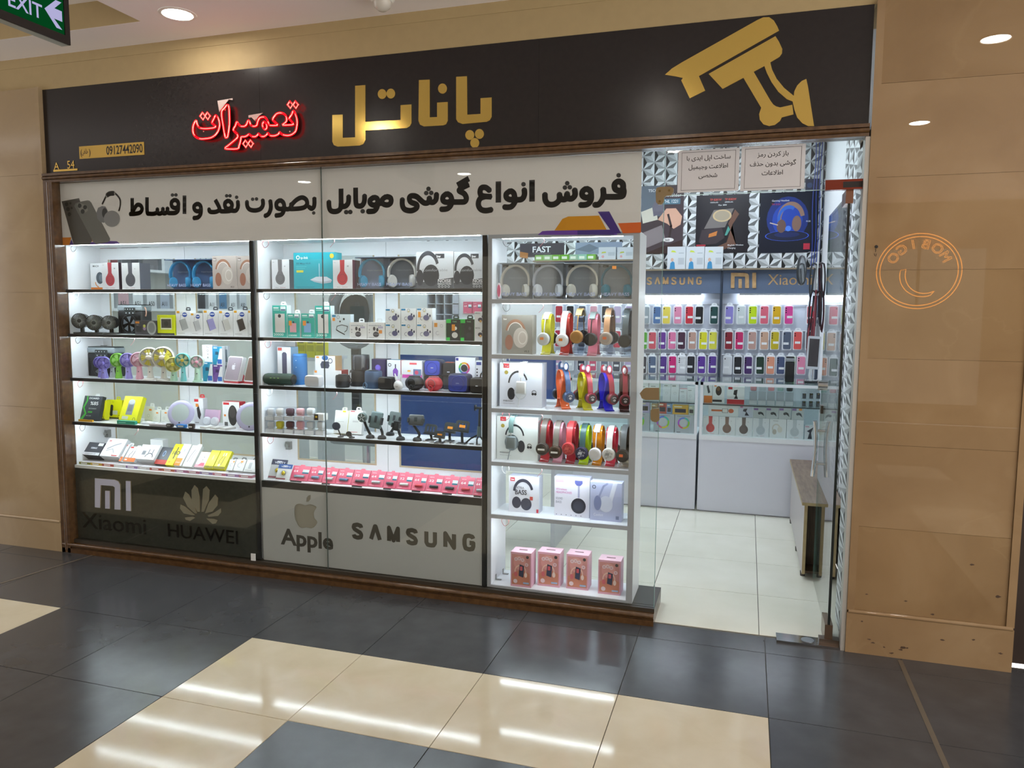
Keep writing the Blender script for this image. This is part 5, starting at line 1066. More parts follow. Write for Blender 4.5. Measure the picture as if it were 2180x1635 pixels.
# ================================================================== third shelf: speakers
z = SH[2]
def base_at(u, vb, zz=None, fr='D'): P = onZ(u, vb, zz or z, fr); P.y = min(max(P.y, .05), .2); return P
def wid(u0, u1, v, Y, fr='D'): return onY(u1, v, Y, fr).x-onY(u0, v, Y, fr).x
GS = 'portable speakers on the third shelf'
# green cylinder lying down
P = onY(208, 390, .075, 'D'); L = wid(78, 336, 390, .075)*.93; R = .034; P.x, _w = in_bay(P.x, L+.016, False)
t = thing('speaker', 'dark green cylinder speaker lying on its side', 'speaker', (P.x, .075, z), group=GS); gm = mat('#2c4a42', .7, bump=.4, scale=900)
MB().lathe([(R*.9, -L/2), (R, -L/2+.012), (R, L/2-.012), (R*.9, L/2)], gm, (0, 0, R+.002), 'x', 24).obj('body', t, True)
for s in (-1, 1): MB().lathe([(.001, 0), (R*.86, 0), (R*.86, s*.006), (.001, s*.006)][::1], mat('#1a2220', .4), (s*L/2, 0, R+.002), 'x', 20).obj('end_cap', t, True)
q = MB()
for k, x in enumerate((-.045, -.02, .006)): q.box(x, x+.010, -R-.0012, -R+.004, R+.008, R+.012, mat('#8fcf6a', .4))
q.obj('button', t); MB().tube([(-.06, -.03, .004), (.0, -.04, .003), (.05, -.036, .003)], .003, mat('#1f2f2a', .6), 6).obj('cord', t)
# tall white box behind, blue tall speaker
carton('speaker_box', 'tall white box with dark speaker picture behind the green speaker', 'box', None, spot('D', 218, 80, 340, 440, z, Y=.145), .08, '#e9ebf0', '#9fc4e0', pr=lambda q: (q.r(.05, .9, .35, .98, '#d0524a'), q.p([(.35, .15), (.7, .15), (.7, .82), (.6, .86), (.45, .86), (.35, .82)], '#4a4c66')))
def cyl_speaker(u0, u1, vt, vb, lb, col, Y=None, rough=.6, top=None, extra=None, grp=GS, zz=None, name='speaker'):
    P = base_at((u0+u1)/2, vb, zz) if Y is None else Vector((onY((u0+u1)/2, vb, Y, 'D').x, Y, zz or z)); R = wid(u0, u1, (vt+vb)/2, P.y)/2; H = onY((u0+u1)/2, vt, P.y, 'D').z-P.z
    t = thing(name, lb, 'speaker', (P.x, P.y+R*.9, P.z), group=grp); m = mat(col, rough, bump=.3, scale=800)
    MB().lathe([(R*.9, 0), (R, .008), (R, H-.012), (R*.93, H-.002), (.001, H)], m, n=28).obj('body', t, True)
    if extra: extra(t, R, H)
    return t
cyl_speaker(338, 450, 142, 440, 'tall bright blue cylinder speaker with white symbols', '#2f77b8', .115, .55, extra=lambda t, R, H: (MB().lathe([(R*1.01, H*.90), (R*1.02, H*.91), (R*1.01, H*.93)], mat('#2565a0', .4), n=28, cap=False).obj('top_ring', t, True), MB().prism([(-.004, H*.78), (.004, H*.78), (0, H*.80)], -R-.001, -R+.004, mat('#dfe9f2', .4)).obj('symbol', t), MB().prism([(-.004, H*.56), (.004, H*.56), (0, H*.58)], -R-.001, -R+.004, mat('#dfe9f2', .4)).obj('symbol', t)))
P, w, h = spot('D', 548, 290, 800, 455, z, Y=.17)
carton('speaker_box', 'white speaker box at the bottom of a pair behind the white speaker', 'box', None, (P, w, h), .08, '#eef0f2', '#b8504a', pr=lambda q: (q.r(.03, .8, .12, .95, '#ef9a44'), q.p([(.84, .1), (.97, .1), (.94, .7), (.86, .7)], '#8a4a9e')))
carton('speaker_box', 'white box with black cube speaker picture at the top of a pair', 'box', None, (P+Vector((-.015, 0, h)), w*.72, h*.93), .08, '#eef0f2', '#d9b98a', pr=lambda q: (q.r(.05, .84, .2, .96, '#ef9a44'), q.c(.5, .86, .16, '#2f6aa8', .11), q.p([(.3, .12), (.66, .12), (.72, .3), (.68, .62), (.34, .62), (.26, .4)], '#3c4256'), q.o(.76, .66, .1, .03, '#3c4256')))
def box_speaker(u0, u1, vt, vb, lb, col, d, r=.012, Y=None, front=None, parts=None, zz=None, name='speaker', grp=GS, yaw=.0):
    P = base_at((u0+u1)/2, vb, zz) if Y is None else Vector((onY((u0+u1)/2, vb, Y, 'D').x, Y, zz or z)); w = wid(u0, u1, (vt+vb)/2, P.y); H = onY((u0+u1)/2, vt, P.y, 'D').z-P.z
    P.x, w = in_bay(P.x, w)
    t = thing(name, lb, 'speaker', tuple(P), (0, 0, yaw), group=grp)
    MB().rbox(-w/2, w/2, 0, d, 0, H, r, mat(col, .5), 3).obj('body', t, True)
    if front: MB().rbox(-w*.43, w*.43, -.003, .004, H*.07, H*.93, r, mat(front, .6, bump=.4, scale=700), 3, 'y').obj('grille', t, True)
    if parts: parts(t, w, H, d)
    return t
def loop_cord(t, x, y, zz, r, m): MB().tube([(x+r*math.cos(a), y-.002, zz+r*1.4*math.sin(a)) for a in [2*PI*i/16 for i in range(16)]], .0025, mat(m, .5), 6, True).obj('cord', t, True)
box_speaker(457, 605, 340, 458, 'small white rounded speaker', '#e3e5ea', .05, .016, .045, '#d6d8de', lambda t, w, H, d: bx('foot', t, -w*.3, w*.3, .01, d-.01, -.0, .003, mat('#b9bcc2', .5)))
cyl_speaker(650, 765, 335, 466, 'small black drum speaker with hanging cord', '#24272c', None, .55, extra=lambda t, R, H: (loop_cord(t, R+.008, -.01, H*.6, .012, '#2c2c30'), MB().lathe([(R*.6, H+.0005), (R*.62, H+.003), (.001, H+.003)], mat('#3a3e44', .4), n=20).obj('top_disc', t)))
cyl_speaker(850, 990, 292, 482, 'large black drum speaker with silver stripe', '#1d1e22', .145, .35, extra=lambda t, R, H: bx('stripe', t, -R*.5, -R*.42, -R-.001, -R*.8, H*.2, H*.85, mat('#c9ced2', .3)))
cyl_speaker(868, 1012, 152, 292, 'black drum speaker in shiny shrink wrap on top of the black one', '#3a3c42', .145, .12, zz=onY(920, 292, .145, 'D').z, extra=lambda t, R, H: (MB().lathe([(R*1.02, 0), (R*1.03, H*.5), (R*1.0, H)], glass((.9, .92, .95), 1.6), n=20, cap=False).obj('shrink_wrap', t, True)))
cyl_speaker(987, 1130, 300, 486, 'slate blue drum speaker with loop', '#3f5878', .062, .6, extra=lambda t, R, H: (loop_cord(t, -R*.5, -R-.004, .0195, .012, '#5f7f9e'), MB().lathe([(R*.55, H+.0004), (R*.6, H+.002), (.001, H+.002)], mat('#2f4258', .4), n=20).obj('top_disc', t)))
carton('speaker_box', 'dark purple box with violet sphere picture', 'box', None, spot('D', 1075, 190, 1205, 480, z, Y=.214), .07, '#443c60', '#2f2a4a', pr=lambda q: (q.c(.44, .68, .2, '#7a5ad0'), q.c(.42, .70, .15, '#8a7ae8')))
box_speaker(1126, 1268, 355, 490, 'low black cube speaker beside the slate blue one', '#1c1e22', .06, .014, .045, '#26292e', lambda t, w, H, d: bx('foot', t, -w*.35, w*.35, .008, d-.008, 0, .003, mat('#0f0f10', .6)))
carton('speaker_box', 'white box with lantern speaker picture and red side', 'box', None, spot('D', 1215, 198, 1338, 470, z, Y=.17), .06, '#eceef4', '#c8484e', '#3f8fb0', pr=lambda q: (q.p([(.46, .42), (.78, .42), (.82, .62), (.7, .7), (.54, .7), (.42, .62)], '#8a5ab8'), q.r(.58, .7, .66, .85, '#444455'), q.o(.2, .82, .1, .04, '#333333'), q.r(.1, .1, .9, .3, '#f4b8d8')))
carton('speaker_box', 'white box with pink base and small square speaker picture', 'box', None, spot('D', 1345, 205, 1532, 470, z, Y=.165), .05, '#eef0f4', '#dcdfe6', pr=lambda q: (q.r(.4, .86, .75, .93, '#e06a70'), q.r(.0, .38, 1, .5, '#e060b8'), q.r(.58, .46, .96, .7, '#6f86b0'), q.c(.74, .58, .09, '#c94a6a'), q.r(.3, .6, .45, .66, '#efb050')))
# rabbit shaped speaker
P = onY(1318, 440, .05, 'D'); P.y = .048; R = wid(1276, 1360, 440, .05)/2
t = thing('speaker', 'small white speaker with two long ears', 'speaker', (P.x, .05, z), group=GS); wm = mat('#e6e7ea', .4)
MB().sphere((0, 0, R*.98), R, wm, 20, (1, .8, 1)).obj('body', t, True)
for s, tz in ((-1, .9), (1, .8)): MB().tube([(s*R*.35, 0, R*1.7), (s*R*.55, 0, R*2.5), (s*R*.8, 0, R*3.3)], [.006, .0065, .003], wm, 8).obj('ear', t, True)
MB().tube([(-.006, -R*.8, R*.85), (0, -R*.82, R*.75), (.006, -R*.8, R*.85)], .0012, mat('#444444', .5), 5).obj('mark', t)
def ball(u0, u1, vt, vb, lb, c, dark, cordc):
    P = onY((u0+u1)/2, vb, .085, 'D'); R = wid(u0, u1, (vt+vb)/2, .085)/2*.97; H = onY((u0+u1)/2, vt, .085, 'D').z-z
    t = thing('speaker', lb, 'speaker', (P.x, .092, z), group=GS); m = mat(c, .5, bump=.4, scale=700)
    MB().sphere((0, 0, H*.48), 1, m, 24, (R, R*.85, H*.5)).obj('body', t, True)
    MB().lathe([(.001, H*.97), (R*.55, H*.95), (R*.6, H*.9)], mat(dark, .6), n=24, sy=.85).obj('top_mesh', t, True)
    MB().lathe([(R*.42, -R*.80), (R*.46, -R*.83), (R*.50, -R*.79)], mat(dark, .5), (0, 0, H*.5), 'y', 24, cap=False).obj('ring_button', t, True)
    loop_cord(t, .0, -R*.9, .0182, .011, cordc)
ball(1376, 1545, 336, 494, 'round black ball speaker beside the rabbit eared one', '#1f2126', '#33363c', '#2a2d30')
ball(1556, 1716, 342, 500, 'round red ball speaker with red loop', '#c0303c', '#8f5a60', '#d8404a')
def ringfront(c, logo='#c9ccd8'):
    def f(t, w, H, d):
        MB().lathe([(w*.28, -.0045), (w*.30, -.006), (w*.32, -.0045)], mat(c, .4), (0, 0, H*.5), 'y', 28, cap=False).obj('ring', t, True); bx('badge', t, -w*.07, w*.07, -.0046, -.003, H*.48, H*.53, mat(logo, .4))
    return f
box_speaker(1546, 1704, 196, 362, 'blue cube speaker standing behind the red ball speaker', '#2a3050', .08, .018, .175, '#3a48b0', ringfront('#2c3a94'), zz=z+.075)
tag(bx('plinth_box', None, onY(1550, 400, .18, 'D').x, onY(1700, 400, .18, 'D').x, .185, .25, z, z+.074, mat('#3a3c44', .6)), 'dark box under the upper speakers', 'box')
box_speaker(1716, 1832, 222, 352, 'dark grey speaker between blue cube and white rainbow box', '#2e2f34', .06, .014, .18, '#232428', lambda t, w, H, d: (bx('badge', t, -w*.1, w*.1, -.0046, -.003, H*.3, H*.36, mat('#c9ccd8', .4)), bx('top_stripe', t, -w*.3, w*.3, .01, .04, H-.001, H+.002, mat('#b0503a', .5))), zz=z+.075)
tag(bx('plinth_box', None, onY(1722, 400, .18, 'D').x, onY(1830, 400, .18, 'D').x, .187, .235, z, z+.074, mat('#30323a', .6)), 'dark box under the dark grey speaker', 'box')
def rainbow(q):
    for k, c in enumerate(('#d8503c', '#e8b43c', '#6fbf4a', '#3c9fb0', '#6a5ac0', '#c04a90')): q.o(.42, .38, .24, .09, c, k*60, k*60+60, 1, 8)
    q.c(.42, .38, .17, '#2a2c34'); q.r(.02, .86, .16, .97, '#3a3c90'); q.t('Speaker', .6, .88, .05, '#333344')
carton('speaker_box', 'white box with rainbow ring speaker picture', 'box', None, spot('D', 1836, 176, 2015, 505, z, Y=.165), .06, '#eceef6', '#dcdfe8', pr=lambda q: (q.r(.02, .9, .16, .98, '#3a3c90'), [q.o(.45, .68, .24, .09, c, k*60, k*60+60, 1, 8) for k, c in enumerate(('#d8503c', '#e8b43c', '#6fbf4a', '#3c9fb0', '#6a5ac0', '#c04a90'))], q.c(.45, .68, .17, '#2a2c34')))
carton('speaker_box', 'white box with blue light speaker picture beside the post', 'box', None, spot('D', 2020, 206, 2150, 508, z, Y=.14), .05, '#e6e8f0', '#d9dce4', pr=lambda q: (q.r(.05, .86, .4, .96, '#3a4890'), q.c(.68, .6, .26, '#2c7f9e'), q.c(.68, .6, .18, '#2a2c34'), [q.r(.06, .5+.1*k, .16, .55+.1*k, '#444455') for k in range(3)]))
box_speaker(1716, 1908, 326, 508, 'large royal blue cube speaker at the shelf edge', '#20264a', .085, .02, None, '#2c3f9e', ringfront('#25358a', '#6a7ac0'))
box_speaker(1936, 2086, 362, 512, 'black cube speaker beside the stand post with strap', '#17181b', .075, .012, None, '#1d1f22', lambda t, w, H, d: (bx('badge', t, -w*.08, w*.08, -.0046, -.003, H*.46, H*.52, mat('#c9ccd8', .4)), MB().tube(smooth([Vector(p) for p in ((w/2-.006, .02, H*.9), (w/2-.004, .01, H*1.15), (w/2-.02, .01, H*1.3), (w/2-.03, .02, H))], 4, False), .004, mat('#2a2b2e', .5), 6).obj('strap', t, True)))
# ================================================================== pale based cabinet, fourth shelf: phone holders
z = SH[3]; GH4 = 'phone holders on the fourth shelf'
HK = mat('#1f2225', .35); HK2 = mat('#4b5a5a', .4)
# clear earbud display boxes, two rows
def clear_case(u0, u1, vt, vb, zz, Y, lb, col, upper):
    P, w, h = spot('D', u0, vt, u1, vb, zz, Y=Y); w *= .94; t = thing('earbud_case_box', lb, 'box', P, group='clear earbud case boxes'); d = .05
    bx('clear_box', t, -w/2, w/2, 0, d, 0, h, CLR); bx('white_base', t, -w*.46, w*.46, .004, d-.004, .001, h*.3, mat('#e2e4e8', .4))
    m = mat(col, .35); MB().rbox(-w*.36, w*.36, .008, d-.008, h*.42, h*.92, .01, m, 2).obj('earbud_case', t, True); MB().prism([(-w*.3, h*.34), (w*.3, h*.34), (w*.2, h*.44), (-w*.2, h*.44)], .01, d-.01, m).obj('case_hinge', t)
    return h
cols_lo = ['#d6d8dc', '#cfc23a', '#5e3a3e', '#e0a3a8', '#d2d6da', '#d9dcdf']; cols_up = ['#dfe1e4', '#e4e2e0', '#6b545e', '#e6b4b8', '#e3e5e7', '#dcdcda']
nm_lo = ['white', 'yellow', 'maroon', 'pink', 'pale', 'grey']; us = [(85, 174), (176, 264), (266, 358), (360, 452), (454, 548), (552, 634)]
for k, (u0, u1) in enumerate(us):
    h = clear_case(u0, u1, 750, 872+k*5, z, .05, 'clear box with '+nm_lo[k]+' earbud case, lower row', cols_lo[k], False)
    if k < 5: clear_case(u0, u1, 632, 750, z+h, .052, 'clear box with '+['white printed', 'cream printed', 'dark plum', 'light pink', 'white speckled'][k]+' earbud case, upper row', cols_up[k], True)
    else: 
        P, w, hh = spot('D', u0, 690, u1, 790, z+h, Y=.052); carton('earbud_case_box', 'white box with black and yellow side on the grey earbud case', 'box', 'clear earbud case boxes', (P, w, hh), .05, '#e6e6e4', '#d9dad8', pr=lambda q: (q.r(.0, .05, .45, .95, '#3a342c'), q.r(.12, .4, .34, .7, '#d2b03a')))
for k, (u0, u1) in enumerate(((735, 858), (862, 990))):
    carton('holder_box', ('tall white box with yellow edge behind the round holder', 'tall white box with red line beside the car holder')[k], 'box', None, spot('D', u0, 656, u1, 884, z, d=.03, tilt=.22, Y=.13), .03, '#eef0ee', ('#e6dc4a', '#d9dbdc')[k], pr=(lambda q: (q.r(.55, .92, .78, .99, '#e6dc3a'), q.r(.3, .5, .7, .52, '#cfcfcf')), lambda q: (q.r(.1, .93, .4, .97, '#d8606a'), q.r(.2, .08, .7, .1, '#e0808a'), q.r(.3, .5, .7, .56, '#d4d4d4')))[k], tilt=.22, tab='#eef0ee')
def holder_disc(u, v, r, ub, vb, lb, face='#4a4e5a'):
    B = base_at(ub, vb); t = thing('magnetic_holder', lb, 'phone holder', tuple(B), group=GH4); C = onY(u, v, B.y, 'D')-B; R = (onY(u+r, v, B.y, 'D')-onY(u, v, B.y, 'D')).length
    MB().lathe([(.001, 0), (.018, 0), (.018, .004), (.006, .008), (.001, .008)], HK, n=18).obj('foot', t, True); MB().tube([(0, .002, .006), (C.x, .006, C.z)], .004, HK, 8).obj('ball_stem', t)
    MB().lathe([(.001, -.004), (R, -.003), (R, .003), (.001, .005)], mat(face, .4), (C.x, 0, C.z), 'y', 24, sy=.9).obj('disc', t, True)
holder_disc(752, 800, 36, 752, 912, 'small magnetic holder with slate disc before the yellow edged box', '#4a5262'); holder_disc(866, 872, 25, 868, 914, 'small magnetic holder with orange sticker', '#3a3c40')
P = onY(826, 905, .105, 'D'); P.y = .105; tag(MB().lathe([(.001, 0), (.017, 0), (.017, .005), (.001, .006)], HK, n=18).obj('magnet_puck', None, True, (P.x, max(P.y, .05), z)), 'flat black magnet puck between the two magnetic holders', 'phone holder', GH4)
def car_holder(u, v, hw, hh, ub, vb, lb, tl, face, elbow=None, disc=False):
    B = base_at(ub, vb); B.y = max(B.y, .07); t = thing('car_holder', lb, 'phone holder', tuple(B), group=GH4); C = onY(u, v, B.y, 'D')-B; s = wid(0, 1, v, B.y)
    MB().lathe([(.024, 0), (.026, .004), (.024, .014), (.016, .02), (.001, .022)], HK, n=20).obj('suction_base', t, True)
    path = [(0, .006, .016)]+([tuple(onY(a, b, B.y, 'D')-B+Vector((0, .01, 0))) for a, b in elbow] if elbow else [(C.x*.3, .01, C.z*.5)])+[(C.x, .008, C.z)]
    MB().tube(smooth([Vector(p) for p in path], 4, False), .008, HK, 8).obj('arm', t, True)
    if disc: g = MB().lathe([(.001, -.010), (hw*s*.85, -.012), (hw*s, -.008), (hw*s, .006), (.001, .01)], mat(face, .35), (C.x, 0, C.z), 'y', 24).obj('head', t, True); [MB().box(-.002, .002, -.014, -.0115, hw*s*.2, hw*s*.8, mat('#c9ced0', .3)).obj('spoke', g, loc=(C.x, 0, C.z), rot=(0, a, 0)) for a in [2*PI*i/5 for i in range(5)]]
    else:
        g = MB().rbox(-hw*s, hw*s, -.012, .006, -hh*s, hh*s, .010, mat(face, .4), 3).obj('cradle', t, True, (C.x, 0, C.z), (-.2, tl, 0))
        for sx in (-1, 1): MB().rbox(sx*hw*s-.004, sx*hw*s+.004, -.022, .006, -hh*s*.5, hh*s*.4, .003, HK, 1).obj('jaw', g)
        bx('pad', g, -hw*s*.2, hw*s*.2, -.0135, -.0115, -hh*s*.3, hh*s*.5, mat('#2d3234', .5))
car_holder(990, 720, 36, 36, 1026, 922, 'car holder with round spoked head and long grey arm', 0, '#5c6a68', [(1015, 800)], True)
car_holder(1118, 745, 48, 62, 1152, 922, 'car holder with grey green cradle tilted on black base', .12, '#5b6b6c', [(1160, 850)])
car_holder(1285, 735, 44, 52, 1268, 875, 'car holder with rounded grey head behind the black folded one', .1, '#64706e', [(1265, 820)])
car_holder(1300, 795, 28, 38, 1316, 935, 'black folded car holder on round base', .15, '#1d2024', [(1320, 870)])
car_holder(1482, 745, 58, 40, 1488, 935, 'holder with square grey plate and bowed arm', 0, '#4d5052', [(1500, 870), (1440, 775)])
def desk_stand(u0, u1, vt, vm, ub, vb, lb, slots, sticker, Yd):
    B = onY(ub, vb, Yd, 'D'); B = Vector((B.x, Yd, z)); t = thing('phone_stand', lb, 'phone holder', tuple(B), group=GH4); s = wid(0, 1, vt, B.y); w = (u1-u0)*s; C = onY((u0+u1)/2, vm, B.y, 'D')-B; H = onY((u0+u1)/2, vt, B.y, 'D').z-B.z
    MB().rbox(-.028, .028, -.022, .022, 0, .006, .003, HK, 1).obj('foot', t); MB().strip([(0, .012, .004), (C.x*.2-.004, .018, C.z*.5), (C.x, .006, C.z)], (1, 0, 0), .014, .005, HK).obj('leg', t)
    hp_ = []; hh = H-C.z
    if slots: hp_ = [[(-w*.33+k*w*.25, hh*.25), (-w*.33+k*w*.25, hh*.75), (-w*.33+k*w*.25+w*.14, hh*.75), (-w*.33+k*w*.25+w*.14, hh*.25)] for k in range(3)]
    g = MB().prism([(-w/2, 0), (w/2, 0), (w/2, hh*.85), (w*.36, hh), (-w*.36, hh), (-w/2, hh*.85)], -.003, .002, mat('#3a4044', .45), holes=hp_ or None).obj('plate', t, False, tuple(C), (-.25, .08, 0))
    MB().box(-w/2, w/2, -.018, .0, -.004, .002, HK).obj('lip', g)
    if sticker: bx('sticker', g, -w*.22, w*.22, -.0042, -.003, hh*.35, hh*.6, mat('#ee9a3a', .5))
desk_stand(1560, 1652, 782, 872, 1612, 930, 'slotted grey phone stand with a thin leg', True, False, .12); desk_stand(1650, 1732, 846, 905, 1690, 935, 'low black phone stand with orange sticker', False, True, .055)
desk_stand(1738, 1828, 768, 858, 1778, 932, 'phone stand with square dark plate and orange sticker', False, True, .12); desk_stand(1842, 1945, 750, 850, 1892, 932, 'tall grey phone stand with orange sticker beside the tripod', True, True, .07)
B = base_at(2060, 950); B.y = .09; t = thing('tripod', 'small black tripod with phone clamp beside the post', 'tripod', (B.x, .09, z)); Ht = onY(2085, 610, .09, 'D').z-z
MB().cyl((.012, 0, .05), (.016, 0, Ht*.9), .007, .006, HK, 10).obj('column', t, True); MB().cyl((.012, 0, .045), (.013, 0, .10), .012, .010, HK2, 10).obj('grip', t, True)
for k, (a, b) in enumerate(((-.065, .0), (.012, -.035), (.04, .03))): MB().tube([(.012, 0, .055), (a*.55, b*.55, .03), (a, b, .004)], .005, HK, 8).obj('leg', t, True)
MB().box(-.01, .03, -.012, .012, Ht*.9, Ht*.95, HK).box(-.012, -.006, -.012, .012, Ht*.86, Ht, HK).obj('clamp', t)
for k in range(9):
    u = 1562+k*60; P = onZ(u, 940+k*2.5+(k % 3)*6, z, 'D'); o = MB().lathe([(.009, 0), (.012, 0), (.012, .003), (.009, .003), (.009, 0)], mat(('#b9b4ae', '#8d8a86', '#c9c6c0')[k % 3], .25, .7), n=18, sx=1.2, cap=False).obj('phone_ring', None, True, (P.x, max(P.y, .04), z)); tag(o, 'small metal phone ring lying flat by the phone stands', 'phone ring', 'phone rings on the fourth shelf')
# ---- lowest shelf: flash drives
z = SH[4]; GU = 'pink flash drive packs'
for k, (u0, vt, u1, vb) in enumerate(((118, 545, 262, 742), (212, 590, 340, 750))):
    sp_ = spot('E', u0, vt, u1, vb, z, d=.004, tilt=.5, Y=.07-.02*k); o = carton('flash_drive_pack', ('grey flash drive card with navy header at the back', 'white flash drive card with blue header in front')[k], 'pack', 'VERITY flash drive cards', sp_, .004, ('#b9bcbd', '#dfe3e4')[k], pr=lambda q, k=k: (q.r(0, .72, 1, 1, ('#3a4058', '#2f5a9e')[k]), q.t('VERITY', .2, .79, .1, '#e8ecf2', 'l', .015, .68), q.r(.02, .03, .7, .12, '#8a4a52'), q.r(.35, .86, .65, .92, '#dfe3e6')), tilt=.5)
    MB().sphere((0, -.008, sp_[2]*.42), .012, mat('#c9b23a', .25, .8), 12, (1, .6, 1.2)).obj('drive', o, True); MB().rbox(-.018, .018, -.012, .0, sp_[2]*.25, sp_[2]*.6, .005, CLR, 1).obj('blister', o)
caps = ['64', '64', '64', '32', '32', '64', '128', '32', '64', '32', '64', '64', '64']; dc = ['#9fb4c0', '#6a8aa0', '#d8dcd8', '#5a7a9a', '#4a4a50', '#c0c0c4', '#5a5a5e', '#e4e0dc', '#b83a44', '#33343a', '#3a3a40', '#b8404a', '#8a8a90']
dn = ['silver', 'steel blue', 'white', 'blue', 'graphite', 'chrome', 'grey', 'cream', 'red', 'black', 'charcoal', 'crimson', 'dull silver']
X0 = [340, 476, 600, 736, 890, 1036, 1165, 1295, 1428, 1572, 1715, 1866, 2010]; X1 = [505, 632, 755, 898, 1050, 1190, 1305, 1445, 1572, 1718, 1860, 2005, 2130]
for k in range(13):
    X0[k] = max(X0[k], X1[k-1]+2 if k else 0); vt = 605+k*9.3; vb = 757+k*10.6; sp_ = spot('E', X0[k], vt, X1[k], vb, z, d=.006, tilt=.62, Y=.062+.006*(k % 2))
    o = carton('flash_drive_pack', 'pink %s GB flash drive pack holding a %s drive' % (caps[k], dn[k]), 'pack', GU, sp_, .006, '#d9637c', '#c9506c', pr=usb_pack(caps[k], 0, 0), tilt=.62)
    P, w, h = sp_; MB().rbox(-w*.26, w*.30, -.012, -.002, h*.18, h*.34, .005, mat(dc[k], .25, .5), 2).obj('drive', o, True); MB().rbox(-w*.33, w*.37, -.015, 0, h*.13, h*.39, .006, CLR, 1).obj('blister', o)
    MB().prism([(-w*.16, h-.001), (w*.16, h-.001), (w*.1, h+.008), (-w*.1, h+.008)], .0005, .0055, mat('#d9637c', .35)).obj('hanger_tab', o)
    if k % 2 == 0: tag(bx('card_stop', None, P.x-w*.3, P.x+w*.3, .036, .044, z, z+.0055, mat('#2a2a2c', .5)), 'flat black stop strip under a pink flash drive pack', 'strip', 'black stops under the pink packs')

# ================================================================== open stand
def clear_hb(k, u0, u1, band, cup, lb): clear_box(lb, spot('F', u0, 345, u1, 795, SS[0], Y=.085), band, cup, '#a3a9b0')
clear_hb(0, 172, 566, '#d9d2c6', '#e6e2d8', 'clear box of cream headphones beside the pink oval mirror')
clear_hb(1, 574, 986, '#c6cbd6', '#e4e6ea', 'clear box of silver white headphones with pink ribbon glare')
clear_hb(2, 992, 1422, '#dcd6ca', '#e4e0d4', 'clear box of ivory headphones beside the teal ones')
clear_hb(3, 1428, 1848, '#2b6d84', '#2a8296', 'clear box of teal headphones on the open stand')
P = onY(185, 620, .05, 'F'); t = thing('hand_mirror', 'small pink oval mirror leaning on the stand wall', 'mirror', (P.x, .055, SS[0]), (0, 0, 0))
MB().lathe([(.001, -.002), (.010, -.002), (.012, 0), (.010, .003), (.001, .003)], mat('#e9d9e2', .3), (0, 0, .045), 'y', 24, sy=3.6).obj('frame', t, True); MB().lathe([(.001, -.003), (.009, -.003), (.009, -.0021)], mat('#e0668e', .2), (0, 0, .045), 'y', 24, sy=3.6).obj('face', t)
tag(bx('price_sticker', None, *(lambda p: (p.x-.011, p.x+.011, .0842, .0852, p.z-.008, p.z+.008))(onY(1622, 405, .084, 'F')), mat('#f0953a', .5)), 'small orange price sticker on the teal headphone box', 'sticker')
carton('headphone_box', 'beige over-ear headphone box beside the yellow holder', 'box', GH, spot('F', 224, 996, 604, 1482, SS[1], Y=.09), .08, '#8f8a82', '#a9a49c', pr=over_ear)
